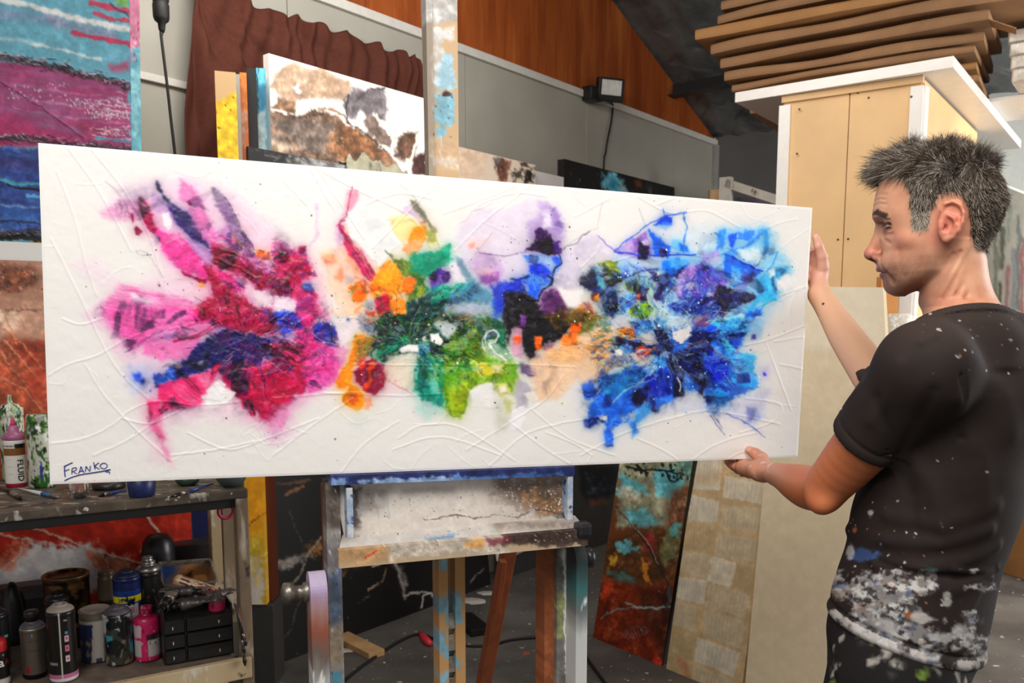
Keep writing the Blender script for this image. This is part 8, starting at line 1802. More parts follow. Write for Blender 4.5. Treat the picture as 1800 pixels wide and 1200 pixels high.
P 1370 700 1569 760 1569 840 1450 900 1390 840|150 200 236|.85 5 5 .15
P 1440 890 1569 830 1569 1040 1480 960|110 140 90|.85 3 6 .4
P 1195 1000 1250 995 1262 1060 1210 1050|240 140 40|.98 1.5 2 .2
P 1050 1120 1200 1080 1240 1200 1010 1200|216 146 96|.9 3 7 .35
P 1420 1000 1569 1000 1569 1160 1420 1150|120 180 220|.8 3 9 .5
P 1310 980 1420 1000 1410 1120 1330 1100|10 36 60|.9 3 7 .5
F
P 0 100 160 50 300 60 430 100 445 280 465 360 400 430 200 430 0 410|28 74 56|.95 3 8 .5
P 60 40 200 20 200 120 100 140|180 110 60|.7 4 5 .4
P 0 90 90 100 100 180 30 200 0 180|222 228 232|.9 3 5 .15
P 150 170 230 135 245 260 330 330 450 390 400 430 200 400 140 300|124 162 30|.92 2.5 6 .4
P 0 210 140 190 180 300 120 370 0 350|24 32 30|.85 3 9 .5
P 380 150 440 160 430 260 390 240|30 130 90|.8 3 5 .4
P 240 230 320 300 300 320 240 270|190 200 210|.8 3 6 .3
L 300 250 290 205 320 160 370 160 390 200 360 235 330 235 340 290 420 370|3.8|224 228 234|.97
L 320 215 345 180 370 200|2.2|120 110 190|.9
P 440 20 600 0 700 40 840 100 885 150 800 220 700 235 640 300 560 330 540 220 470 130|24 18 26|.97 3 6 .5
P 560 0 720 0 860 30 900 60 800 90 640 60|90 50 80|.8 5 7 .3
P 490 115 545 120 552 200 545 290 535 355 490 335 465 280 485 200|232 172 204|.95 2 4 .25
P 480 205 530 200 530 260 490 260|236 100 56|.9 3 3 .2
P 540 95 580 95 580 135 548 135|230 90 70|.95 2 3
P 530 55 590 65 575 110 540 100|166 96 196|.9 2 3
P 565 300 600 320 610 380 580 360|236 206 200|.9 2 3
P 630 220 690 208 695 250 667 303 640 275|238 122 30|.98 1.5 3 .2
P 700 250 780 240 770 300 700 300|130 80 110|.8 4 6 .3
P 680 120 860 120 870 180 740 200|24 28 50|.85 4 7 .4
P 790 100 1000 20 1130 50 1190 110 1100 170 960 200 880 170|112 112 40|.93 4 7 .4
P 960 0 1060 0 1060 50 980 60|230 130 60|.85 3 5 .3
P 620 340 760 320 820 260 960 215 1040 230 1120 290 1200 330 1100 490 1060 530 1000 440 920 420 860 500 760 610 680 670 640 610 600 480|245 208 176|.9 5 6 .15
P 780 270 1000 240 1110 330 960 410 800 390|238 176 116|.7 7 8 .3 s20
P 640 380 800 400 760 500 660 520|240 190 150|.5 8 8 .2
P 1030 260 1120 240 1150 330 1080 420 1040 480 1040 380|226 160 80|.75 4 7 .3
P 870 115 965 115 965 170 905 185|238 120 40|.98 2 3 .2
P 825 215 900 188 965 230 905 265 840 255|234 130 50|.92 2 5 .3
P 1070 140 1170 125 1185 190 1120 215 1050 195|236 150 60|.92 3 6 .3
P 1230 150 1325 145 1335 215 1265 218|238 142 38|.97 2 3 .25
P 540 400 710 420 710 475 600 485 530 460|88 72 112|.85 4 7 .4
P 600 330 760 320 700 350 620 360|120 90 130|.6 5 6 .3
P 500 480 620 560 610 660 520 710 490 600|172 164 184|.8 5 6 .2
P 560 600 630 590 660 660 590 680|240 232 220|.95 2 3 .05
P 620 540 680 560 650 600 620 570|236 214 190|.8 3 4
P 0 420 460 420 500 520 480 610 360 590 340 530 220 540 170 620 150 730 105 785 0 720|128 166 40|.95 2.5 5 .3 s75
P 0 430 60 430 50 700 0 700|30 130 40|.8 5 5 .3
P 60 490 220 520 160 640 115 750 60 650|188 202 60|.85 4 4 .2 s75
P 180 398 405 398 405 470 220 470|222 206 70|.92 3 4 .2
P 360 410 405 410 400 480 370 470|246 226 196|.9 2 3
P 240 350 380 330 440 380 300 400|190 206 110|.7 4 5 .3
P 470 380 540 420 500 500 470 470|90 160 70|.8 3 6 .4
P 368 540 450 548 465 612 400 625 368 590|236 226 140|.95 2 3 .15
P 385 560 435 560 440 600 395 600|244 240 226|.9 3 2
P 180 580 300 525 342 530 350 620 400 690 340 710 190 700|240 238 236|.97 3 3 .05
P 488 725 560 700 578 740 572 800 540 855 478 875 465 820|246 244 246|1 1.5 1.5 .04
P 350 640 470 660 460 860 380 890|206 208 186|.55 9 6 .1
P 420 640 470 660 480 740 440 730|196 200 120|.7 4 5
P 985 590 1040 525 1090 580 1085 640 1020 662 975 635|66 124 208|.93 4 6 .35
P 1010 500 1060 490 1070 560 1020 560|140 150 200|.7 5 6 .2
P 1005 690 1090 640 1110 770 1060 800 1035 835 1005 830|54 112 214|.93 3.5 6 .35
P 1130 720 1225 670 1235 800 1185 860 1175 965 1140 970 1130 900 1140 840|58 118 218|.92 4 5 .35
P 1310 800 1360 780 1360 880 1330 890|66 140 220|.85 4 5 .3
P 1100 520 1360 400 1360 700 1240 800 1140 690 1080 660 1060 600|48 98 188|.94 3 9 .5
P 1110 220 1240 205 1360 240 1360 330 1240 325 1150 335 1125 280|24 24 66|.96 2 5 .5
P 1205 290 1260 280 1250 350 1210 340|246 246 246|.95 2 3
P 1270 250 1330 260 1320 300 1260 300|90 170 210|.85 2 5 .3
P 1060 480 1200 340 1195 400 1110 500 1040 550|142 114 82|.85 3 4 .4
L 1200 340 1120 460 1060 520|2|190 180 160|.8
P 960 650 1020 660 1030 700 960 700|160 160 160|.6 4 4
G
P 80 600 400 500 900 300 1440 300 1600 600 1500 900 1350 1030 200 1030|160 208 240|.45 16 10 .15
P 1060 290 1440 300 1570 540 1610 600 1490 640 1500 820 1340 900 1390 1030 1000 1030 700 900 640 600 900 480|134 206 238|.7 9 9 .15
P 760 380 900 300 1060 300 1060 460 900 470|226 236 244|.6 9 8 .1
P 200 350 340 460 400 500 200 560 0 560 0 430|228 216 238|.5 9 8 .1
P 340 450 470 355 560 300 600 480 420 492|152 112 202|.92 3 6 .4
P 360 440 440 390 470 480 390 480|226 200 232|.7 4 6 .2
P 555 275 690 390 745 440 710 500 620 480 595 380|38 108 220|.94 3 5 .3
P 500 380 575 420 565 500 515 505|28 14 54|.95 2 6 .4
P 520 380 570 380 570 410 530 410|236 226 240|.8 2 5
P 648 430 695 440 705 495 658 495|28 16 60|.95 2 4 .4
P 740 380 820 380 870 470 780 490 740 450|110 190 236|.8 4 6 .2
P 795 400 845 400 850 455 800 455|30 110 220|.85 3 4
L 330 450 440 360 550 270 690 195 840 180|3.2|60 104 208|.9
P 640 230 690 188 755 208 740 262 600 275|28 76 202|.95 2 3 .3
P 620 255 760 250 700 300 640 290|120 180 236|.7 4 5
L 680 155 692 200|3.5|70 130 226|.8
L 820 190 850 290 820 400 830 460|3.4|80 146 226|.85
L 325 460 520 485 700 480 910 485|3.4|36 70 188|.9
L 210 350 330 460|2.2|110 100 192|.85
L 500 140 545 260|1.6|170 170 190|.8
L 240 90 200 290 150 310 0 400|1.8|196 186 200|.7
P 670 530 800 495 870 550 800 640 720 625 680 590|28 124 228|.94 3 5 .3
P 720 520 850 500 860 560 760 580|120 200 240|.7 4 5
P 340 600 400 555 520 555 600 590 500 625 400 655|150 190 242|.9 3 5 .15
L 270 725 400 645 540 590 640 580|3|20 26 80|.95
P 580 600 700 615 760 600 830 560 820 600 745 660 700 745 640 805 590 780 640 700 600 640|32 18 60|.95 2.5 6 .45
P 640 620 700 640 680 700 640 680|110 160 220|.8 3 5 .3
P 230 560 260 520 350 540 350 600 380 660 300 705 245 650|74 84 30|.95 2 4 .3
P 240 540 290 530 350 545 350 600 300 590|180 190 40|.95 2 3 .2
P 400 680 500 645 545 700 520 745 440 745 395 720|130 152 72|.93 2 5 .35
P 470 620 560 635 625 720 600 800 690 900 640 890 560 760 500 680|134 192 162|.92 2 4 .25
P 450 690 480 680 480 740 455 740|20 20 40|.9 1 3
P 500 700 560 720 560 820 470 800|40 18 50|.95 2 5 .4
P 470 770 510 765 505 805 470 805|226 100 40|.9 1 3
P 740 720 820 640 880 560 960 520 1080 600 1145 680 1100 760 1040 770 960 830 860 770 780 790|112 84 200|.93 3 9 .45
P 755 720 840 560 925 560 900 640 830 690 800 765|214 150 222|.93 3 7 .25
P 960 470 1080 450 1080 500 1000 540 940 540|180 150 226|.8 4 7 .25
P 735 700 800 700 800 760 750 770|220 200 226|.6 3 8
P 945 545 995 560 985 600 950 595|30 14 50|.95 2 3
P 820 680 910 690 900 750 830 740|214 220 240|.85 2 6 .2
P 1000 500 1100 500 1100 540 1020 550|214 206 230|.8 2 7 .2
P 980 640 1080 660 1060 740 990 720|130 120 190|.8 3 8 .4
P 980 760 1060 760 1040 820 990 820|214 190 226|.85 2 7 .2
P 730 850 820 780 960 770 1050 790 1100 820 1100 930 960 910 790 910|22 26 116|.95 3 6 .35 s-25
P 630 800 760 660 780 700 680 830|50 60 130|.8 3 6 .4 s-40
P 1070 690 1200 735 1345 775 1320 800 1180 860 1100 935 1085 830 1040 770|26 14 48|.96 2.5 5 .4
P 1120 780 1200 760 1260 790 1180 800|60 40 140|.8 3 6
P 1120 470 1250 525 1395 600 1340 640 1280 665 1180 710 1110 620|38 116 224|.93 3 4 .25
P 1170 560 1240 600 1240 700 1170 690|100 196 238|.85 4 5 .2
P 1240 630 1330 600 1310 660 1240 680|40 30 110|.9 3 5 .4
P 1190 700 1270 690 1240 750 1190 740|150 130 210|.7 4 6
L 1130 480 1260 540 1390 600|4|22 54 186|.9
P 1340 640 1560 550 1600 560 1510 660 1480 810 1380 780 1310 900 1290 1030 1260 1030 1270 900 1360 760|58 176 226|.8 4 7 .3
P 1270 900 1340 880 1390 860 1340 960 1300 1030 1260 1030|40 110 216|.85 3 7 .4
P 1050 330 1120 300 1120 440 1070 440|60 140 226|.85 3 7 .35
P 1160 340 1210 320 1190 430 1160 420|30 90 210|.9 3 5
P 1230 320 1330 310 1300 370 1230 370|60 130 226|.8 2 9 .4
P 1090 480 1250 420 1400 300 1425 325 1300 420 1180 500|64 142 224|.88 3 4 .3
P 1380 310 1440 280 1450 440 1400 480|60 160 226|.75 5 6 .3
P 1230 440 1350 430 1405 520 1300 535 1240 500|226 240 246|.85 5 6 .08
P 1430 590 1480 580 1480 630 1440 640|236 246 246|.9 3 3
P 1490 660 1560 620 1620 660 1560 740 1500 720|246 244 242|.9 5 4 .05
L 1440 480 1500 460 1460 560 1380 640|3|60 150 220|.7
L 1400 860 1560 780 1700 710|2|230 226 226|.7
P 1380 760 1490 800 1420 830 1380 880|60 190 226|.8 3 4 .25
P 80 640 180 540 270 640 280 720 220 800 120 720|42 36 52|.85 5 9 .5
P 170 560 200 550 270 720 250 745 200 660|110 190 200|.85 2 5 .3
P 160 765 210 765 215 815 175 815|240 140 40|.98 1.5 2
P 50 880 160 820 200 900 80 960|226 140 100|.85 4 7 .3
P 370 760 470 770 440 860 380 900 290 900 330 820|96 156 216|.88 3 9 .45
P 230 740 340 715 350 880 310 940 240 850|14 34 62|.93 3 8 .5
P 300 820 360 830 360 880 310 870|10 16 26|.9 2 4
P 450 850 560 815 615 870 565 935 500 945 435 885|132 172 22|.95 2 5 .3
P 590 900 700 860 720 1000 640 1010|196 226 230|.85 3 9 .2
P 280 930 420 900 430 1000 320 1020|206 206 226|.8 3 9 .25
P 430 960 600 930 620 1020 460 1020|30 80 140|.85 3 9 .5
P 870 930 1000 910 980 980 880 1000|140 60 96|.85 4 8 .4
P 880 990 980 980 960 1023 900 1023|180 60 90|.7 3 5
P 760 960 880 950 860 1020 760 1020|150 206 230|.8 3 7
P 1120 950 1260 910 1250 1040 1120 1060|222 240 240|.9 4 5 .06
P 1020 960 1100 940 1110 1030 1020 1030|70 196 230|.85 3 4
H
P 210 440 520 350 700 250 720 60 1290 60 1210 210 1140 260 1340 440 1340 500 1130 610 1000 650 960 540 860 520 760 560 620 680 545 590 480 700 360 745 280 770 160 745 140 640 230 540|50 116 212|.93 3.5 9 .45
P 480 0 700 0 720 120 640 80 560 120 480 120|90 160 210|.85 3 9 .5
P 1060 0 1290 0 1275 100 1200 220 1130 240 1060 130|76 194 232|.88 4 6 .25
P 1130 230 1340 280 1340 490 1190 470 1120 380|70 170 228|.85 4 8 .35
P 1240 250 1330 250 1330 300 1240 300|90 190 230|.9 3 4
P 1000 540 1130 470 1140 600 1060 690 1000 650|56 156 222|.88 4 6 .3
P 1270 0 1400 0 1390 140 1300 150 1280 90|150 200 236|.75 5 8 .3
P 1310 110 1340 110 1340 140 1310 140|70 50 130|.8 2 3
P 540 280 700 230 720 340 600 400|90 180 226|.8 3 6 .3
P 235 150 400 115 445 160 525 150 590 200 640 180 600 90 640 50 700 110 755 160 725 235 640 265 570 255 470 205 420 225 320 245 250 250|18 16 48|.97 2 6 .5
P 860 105 1075 90 1060 140 1000 190 1040 225 1145 300 1135 345 1080 335 980 250 965 340 995 430 985 520 960 570 900 480 840 370 820 460 830 560 755 560 735 400 690 250 830 230 880 180|16 12 46|.97 2.5 5 .5
P 1100 120 1275 92 1240 135 1205 200 1160 175|24 28 92|.95 2 3 .3
P 1180 140 1250 120 1220 200 1190 195|40 90 220|.9 3 3
P 1010 230 1130 310 1135 400 1060 465 980 400 955 300|18 44 200|.9 5 5 .3
P 540 420 700 350 735 520 640 565 560 500|22 36 158|.9 4 6 .35
P 840 400 960 500 940 530 850 470|30 110 220|.7 3 6
P 460 520 560 480 645 650 620 680 540 605 480 630 455 580|20 18 56|.94 3 4 .35
P 520 510 640 540 600 580 650 640 560 600|30 60 170|.7 3 5
P 1205 395 1285 385 1295 440 1220 455|14 44 116|.88 3 6 .4
P 1080 460 1160 510 1130 520 1080 490|20 50 150|.85 3 4
P 975 560 1050 570 1040 620 985 620|20 40 110|.9 3 6 .4
P 1360 320 1450 320 1450 430 1370 440|214 206 240|.6 8 5
P 1390 380 1415 380 1418 405 1395 412|40 50 220|.95 2 2
P 1140 650 1160 600 1180 620 1160 660|110 190 230|.8 3 3
P 1330 690 1370 680 1370 715 1335 720|90 150 230|.85 3 3
P 480 215 540 192 585 220 575 270 545 303 500 285|234 92 28|.98 1.5 3 .25
P 500 220 530 225 520 250 500 245|230 210 200|.9 1 3
P 595 200 645 200 650 230 610 235|150 90 60|.85 2 4
P 325 235 375 210 400 250 370 275 335 265|246 244 240|.98 1.5 3 .06
P 370 200 460 180 480 240 420 270 390 240|110 170 220|.8 2 8 .4
P 740 100 860 55 870 120 800 190 735 160|240 232 226|.95 3 6 .08
P 690 0 870 0 860 60 730 90 690 50|206 226 234|.8 4 8 .2
P 880 20 960 20 950 60 890 70|140 60 90|.8 4 7
P 980 50 1040 50 1040 100 990 95|40 90 210|.9 2 5
P 210 440 380 350 500 370 560 420 420 520 300 560 230 520|40 128 166|.8 4 8 .5 s-35
P 320 280 460 260 520 330 400 350 300 370|110 110 100|.7 4 8 .5
P 420 270 600 290 600 350 520 350|206 196 186|.7 3 8 .3
L 320 600 400 520 480 490 600 380|4|176 218 222|.85
L 420 480 560 460 640 400|2.4|190 226 230|.75
L 780 430 800 480 790 520|5|236 242 246|.95
L 830 480 860 520 900 550|3|160 210 236|.85
L 600 680 760 600 860 540|3|196 206 226|.6
P 250 320 330 270 250 400 170 460|146 116 86|.85 3 4 .4
P 110 730 215 690 205 760 150 778 128 755|46 104 216|.93 3 4 .3
P 200 700 270 700 270 740 220 740|230 226 226|.9 2 3
P 250 790 300 775 302 890 285 915 262 860|56 118 220|.88 4 3 .3
P 430 760 495 740 485 820 450 850|66 140 224|.88 4 4 .3
P 430 680 490 650 490 710 440 720|180 186 190|.9 2 3 .1
P 500 640 560 600 600 670 540 720 500 760 470 740|60 150 222|.8 4 5 .3
P 1120 610 1430 500 1410 700 1300 770 1380 810 1270 760 1100 690 820 650|206 208 238|.62 10 9 .1
P 1280 640 1340 640 1340 730 1290 740|120 140 220|.6 5 6
L 1130 680 1280 755 1400 850|2.4|96 116 196|.75
L 1020 690 1060 760 1120 840|2|110 120 170|.75
L 1040 690 1100 790|1.6|90 90 130|.7
P 620 640 960 540 980 640 800 680|206 212 232|.55 8 8 .1
P 90 480 150 435 200 500 190 570 105 575|60 110 208|.93 4 6 .4
P 350 80 405 68 455 95 445 155 380 135|240 150 40|.96 2 3 .2
P 200 70 300 75 250 125 185 115|238 156 66|.9 3 4 .25
P 0 40 60 30 85 70 40 110 0 100|236 112 40|.95 2 3 .2
I
P 330 420 460 380 560 370 620 335 720 325 660 380 560 440 480 480 400 510 320 565 265 595 290 520|16 50 52|.92 4 8 .4
P 430 190 570 180 590 215 500 280 430 265|26 150 122|.9 4 6 .3
P 480 330 640 310 720 300 660 350 520 380|30 160 136|.85 4 7 .3 s-15
P 590 350 700 285 790 400 800 445 600 440 560 410|112 152 192|.8 7 6 .25 s30
P 560 390 740 385 760 425 570 430|214 212 230|.8 5 4 .1
P 740 320 860 290 885 340 830 400 770 425|46 68 190|.88 5 6 .35
P 800 345 885 345 930 395 970 420 1070 480 1010 520 935 565 900 610 880 580 872 480 830 480 822 570 800 480|22 18 26|.96 4 6 .4
P 830 495 868 485 868 605 838 590|232 174 206|.95 2 4 .2
P 836 515 862 510 862 540 840 542|238 100 50|.95 2 2
P 860 430 890 440 880 480 862 470|170 90 190|.9 2 3
P 945 335 1000 325 1045 440 980 450 930 400|104 54 116|.85 5 5 .35
P 950 440 1060 400 1190 440 1110 475 1000 490|140 108 40|.88 5 6 .4 s-15
P 900 610 1000 560 1160 480 1235 500 1200 640 1120 700 1060 700 1000 770 940 760 925 680|244 207 172|.9 7 6 .12
P 960 570 1080 540 1200 560 1100 620 980 620|238 180 120|.75 7 7 .3 s15
P 1150 500 1220 520 1190 640 1130 620|222 160 80|.7 6 7 .3
P 1050 468 1102 466 1098 502 1055 502|240 122 40|.97 2 3 .2
P 915 518 946 514 942 565 926 578 918 560|240 124 36|.97 2 2 .2
P 1028 510 1082 505 1080 545 1035 548|236 134 56|.92 3 5 .3
P 1240 482 1305 478 1312 518 1250 524|240 146 40|.97 2 3 .2
P 1140 345 1172 348 1170 378 1142 375|240 140 40|.97 2 2
P 500 440 640 435 680 520 640 590 560 600 500 580|22 46 38|.85 5 9 .5
P 600 500 700 540 840 625 860 680 700 690 650 722 620 840 545 745 530 640|122 166 34|.88 4 7 .3 s70
P 640 500 700 500 720 600 660 600|90 110 30|.8 4 7 .4
P 570 720 655 700 625 845 570 790|186 200 50|.85 4 4 .2 s75
P 655 622 782 618 790 668 680 672|226 214 84|.92 3 4 .15
P 745 625 780 625 776 664 750 662|248 230 200|.9 2 2
P 700 540 760 530 830 600 800 620 720 590|190 214 190|.7 4 6 .3
P 450 600 545 590 565 700 540 785 470 765 438 680|30 150 130|.92 4 5 .3 s84
P 455 620 490 610 495 720 465 720|10 90 88|.75 4 4 .3
P 500 640 532 640 532 745 505 745|146 218 204|.75 4 3 .1
P 385 572 440 553 500 553 508 585 440 582 392 586|249 245 243|1 1.2 1.5 .03
P 508 508 540 503 562 540 545 556 514 540|249 246 244|1 1.2 1.5 .03
P 452 540 492 545 506 590 462 592|52 136 198|.92 2 4 .3
P 520 460 600 465 610 500 570 530 540 500|224 230 234|.85 4 4 .1
L 720 570 712 530 730 498 760 490 776 510 764 540 740 545 760 580 800 610|3.4|226 230 236|.97
L 728 525 745 505 762 515|2|120 110 190|.9
P 340 590 440 590 440 690 400 720 350 650|245 228 206|.85 5 4 .08
P 272 310 320 232 372 232 402 310 380 352 320 372 280 350|245 166 32|.96 3 3 .2
P 310 260 360 250 350 310 320 310|250 196 70|.7 4 4 .2
P 288 370 335 350 352 420 302 424|192 28 80|.96 2.5 4 .3
P 345 375 400 370 410 430 360 440|242 146 34|.96 2.5 4 .25
P 190 320 245 300 270 340 240 390 200 370|245 134 42|.95 3 4 .25
P 400 290 450 285 440 340 410 360|238 130 40|.85 3 6 .3
P 250 470 290 465 290 510 255 520|150 150 176|.8 3 5 .3
L 170 60 150 75 200 170 270 280|2.6|190 44 104|.95
L 160 90 220 190 290 290|1.8|250 200 150|.9
J
P 340 385 560 390 700 430 830 400 800 480 650 520 520 560 440 560 355 470|228 100 174|.72 8 7 .2 s12
P 520 430 640 440 660 500 560 510|232 130 190|.6 6 6 .2
P 700 235 765 300 850 375 925 420 905 505 800 485 700 445 680 400 740 370 735 300|162 18 72|.95 4 6 .3
P 520 95 600 150 700 240 725 295 640 285 555 190|224 86 162|.88 5 5 .25
P 470 20 500 40 540 110 530 125 500 90|150 20 78|.92 3 3 .3
P 585 35 660 80 720 140 738 205 690 185 620 105|58 44 106|.95 3 5 .3
P 640 140 720 180 765 245 720 255 660 190|192 162 216|.8 3 5 .25
P 640 30 720 90 780 190 740 190 680 110|218 120 180|.8 4 5 .25
P 760 0 800 30 850 120 900 210 870 220 810 130|128 100 138|.8 4 5 .35
P 740 175 830 200 965 280 925 335 840 285 740 250|132 16 54|.95 3 6 .35 s28
P 820 215 950 265 995 292 900 275|200 150 206|.85 3 4 .2
P 985 200 1015 205 1020 240 990 240|112 14 54|.96 2 2
P 960 305 1015 305 1020 350 965 355|104 12 50|.96 4 4 .3
P 1058 178 1084 180 1082 208 1060 206|168 18 84|.96 2 2
P 1010 240 1100 230 1110 290 1050 320 1010 290|172 24 80|.9 4 7 .4
P 900 190 950 200 955 225 910 225|242 140 40|.92 3 4 .3
P 1060 350 1112 380 1122 560 1060 600 1042 480|214 72 142|.88 5 6 .3
P 890 340 960 360 1040 380 1040 425 960 420 900 400|244 226 236|.75 7 6 .1
P 520 705 560 652 640 630 720 600 700 540 780 488 870 500 950 520 960 585 880 605 780 600 740 625 640 662 560 705|28 30 98|.96 3 7 .4
P 520 700 545 660 600 640 600 670 560 690|50 110 200|.85 3 5 .4
P 980 430 1060 440 1082 480 1000 505|48 88 220|.9 5 5 .4
P 1000 455 1070 460 1060 480 1010 485|20 24 100|.85 3 4
P 1110 468 1192 478 1205 520 1125 532|30 50 158|.94 3 4 .35
P 820 640 960 620 1095 640 1085 720 960 765 940 815 860 775 760 665|184 22 82|.94 4 8 .35
P 770 600 885 650 862 730 800 675|58 24 70|.92 4 5 .4
P 960 540 1060 560 1060 620 980 630|190 30 90|.85 4 6 .4
P 1100 560 1222 600 1192 685 1100 722 1075 640|230 98 178|.88 5 5 .2
P 540 690 680 658 722 720 690 752 560 772|226 70 132|.9 4 4 .2
P 700 735 760 690 830 725 800 760 740 775|248 244 243|.97 2.5 2 .04
P 505 780 560 770 545 840 570 890 540 880|214 84 140|.7 6 4 .2
P 570 500 600 500 590 530 560 530|150 130 190|.6 5 5
L 430 560 500 520 560 490|1.6|90 80 120|.8
L 600 530 700 510 800 460|2.4|140 16 66|.8
L 900 655 970 640 1010 600|2|220 200 220|.8
'''
FR = {'A': (60,240,3.75), 'B': (60,540,3.75), 'C': (480,280,4.285), 'D': (480,540,4), 'E': (780,300,4.615), 'F': (780,540,4), 'G': (1000,330,4.09), 'H': (1000,560,4.09), 'I': (530,360,2.24), 'J': (19,346,2.0935)}
def pa_main(p):
    base = p.col.copy()
    for ln in ART.strip().split('\n'):
        if ln in FR: p.frame(*FR[ln]); continue
        q = ln[2:].split('|'); pts = [float(a) for a in q[0].split()]
        if ln[0] == 'P':
            c = [int(a) for a in q[1].split()]; o = q[2].split(); st = None
            if o[-1][0] == 's': st = (float(o.pop()[1:]), 26, 2.2, .55)
            v = [float(a) for a in o]+[4, .25][len(o)-3:] if len(o) < 5 else [float(a) for a in o]
            v = [float(a) for a in o]; v = v+[.25] if len(v) == 4 else (v+[3., .25][len(v)-2:] if len(v) < 4 else v)
            p.poly(pts, c, v[0], v[1]*1.0, v[2]*.85, v[3]*.6, .4, st)
        else:
            c = [int(a) for a in q[2].split()]; p.line(pts, float(q[1])/1.0*.8, c, float(q[3]), .8, .15, .5, rough=.5)
    # wet paint bleeds into the ground and closes the small gaps between strokes
    def blur(a, r):
        a = a.reshape(394, 1010, -1)
        for _ in range(2):
            for ax_ in (0, 1):
                k = 2*r+1; pad = [(0, 0)]*3; pad[ax_] = (r+1, r); c_ = np.cumsum(np.pad(a, pad, mode='edge'), axis=ax_); n = a.shape[ax_]
                a = (np.take(c_, range(k, k+n), ax_)-np.take(c_, range(0, n), ax_))/k
        return a.reshape(394*1010, -1)
    for r_, am in ((15, .36), (5, .70)):
        A_a = np.clip(np.abs(p.col-base).max(1)*1.6, 0, 1)[:, None]; Ab = blur(A_a, r_); Cb = blur(p.col*A_a, r_)/(Ab+1e-4)
        f = np.clip(Ab*1.25, 0, 1)*am*(1-A_a)*(1-p.prot[:, None])*(.55+.9*fbm(p.px/22, p.py/22, 61, 4)[:, None]); f = np.clip(f, 0, 1)
        p.col = p.col*(1-f)+(Cb*.85+.15)*f
    p.col = p.col*.5+blur(p.col, 1)*.5
    # brushed skins of paint: streaks that run out from the four centres of the picture
    sat = np.clip(np.abs(p.col-base).max(1)*1.8, 0, 1); X, Y = p.wx, p.wy
    cen = np.array([(440,595),(720,600),(1160,605)], float); d4 = np.stack([np.hypot(X-a, (Y-b)*1.2) for a, b in cen], 1)+np.array([0, 10, 0]); ci = d4.argmin(1); r_ = d4[np.arange(len(ci)), ci]; th_ = np.arctan2(Y-cen[ci, 1], X-cen[ci, 0])+ci*7
    sw_ = th_+.5*fbm(X/60, Y/60, 44, 2); st1 = fbm(r_/30, sw_*7, 3, 4); st2 = fbm(r_/18, sw_*11+9, 8, 4); st3 = fbm(r_/34+5, sw_*16+3, 15, 3); n1 = fbm(X/16, Y/16, 3, 4)
    wk = np.array([1, .35, .8])[ci]; dk = sstep(.54, .74, st1)*sat*.62*wk; p.col *= (1-dk)[:, None]**[.9, .9, .7]
    lt = (sstep(.60, .74, st2)*sat*.34*wk)[:, None]; p.col = p.col*(1-lt)+(p.col*.5+.5)*lt
    lt = (sstep(.66, .74, fbm(X/10, Y/10, 31, 4))*sat*.25)[:, None]; p.col = p.col*(1-lt)+(p.col*.4+.6)*lt
    zones = [((560, 470, 720, 640), [(240,140,30),(30,120,90),(190,40,70)]), ((640, 520, 900, 700), [(20,150,120),(150,180,40),(14,24,30),(236,240,236)]), ((1010, 440, 1330, 700), [(20,24,70),(120,200,235),(60,120,225),(236,240,246),(40,60,180)]), ((360, 400, 600, 700), [(120,10,50),(236,140,200),(40,30,90),(190,24,90)]),
             ((1020, 520, 1120, 640), [(236,140,50),(20,40,60),(120,170,40)])]
    for (x0, y0, x1, y1), cs_ in zones:
        w = sstep(0, 50, X-x0)*sstep(0, 50, x1-X)*sstep(0, 50, Y-y0)*sstep(0, 50, y1-Y)*sstep(.3, .7, sat)
        for k, c in enumerate(cs_):
            m = (np.maximum(sstep(.60, .66, fbm(r_/20+k*31, sw_*8+k*5, 20+k, 4))*.55, sstep(.66, .71, fbm(X/13+k*31, Y/10, 24+k, 4))*.6)*w*.55)[:, None]; p.col = p.col*(1-m)+np.array(c)/255.*m; p.h += .35*m[:, 0]
    g_ = p.col.mean(1, keepdims=True); w_s = sat[:, None]; p.col = np.clip(p.col*(1-w_s)+w_s*np.clip(g_+(p.col-g_)*1.22, 0, 1)**1.22, 0, 1)
    p.h += (n1-.5)*1.2*sat+(st2-.5)*.9*sat
    p.frame(0, 0, 1)
    p.dots([160,330,600,790], 110, [(150,20,80),(200,60,140),(110,20,70),(60,50,110)], (.5,1.7), .8, cx=1); p.dots([500,440,1000,720], 200, [(20,60,60),(240,140,40),(30,24,40),(160,190,60),(240,240,236)], (.5,1.8), .9, cx=1)
    p.dots([1000,390,1380,770], 260, [(30,60,190),(120,200,236),(20,20,60),(240,240,246),(60,130,226)], (.5,1.9), .9, cx=1); p.dots([860,380,1020,560], 60, [(60,30,90),(90,60,140),(30,16,40)], (.5,1.6), .8, cx=1)
    # scraped streak lines across the paint
    R = np.random.RandomState(6)
    for cx_, cy_, sx_, sy_, n_ in ((430,600,120,60,26),(700,600,80,60,26),(1180,600,110,80,46),(1150,500,100,50,24),(860,640,60,30,12)):
        for k in range(n_//2):
            x, y = cx_+sx_*R.randn()*.6, cy_+sy_*R.randn()*.6; a = math.atan2(y-cy_, x-cx_)+.3*R.randn(); L = 12+26*R.rand(); c = [(240,236,240),(20,20,50),(236,220,236)][k % 3]; p.line([x, y, x+L*math.cos(a), y+L*math.sin(a)], .8, c, .55, .6, h=.6)
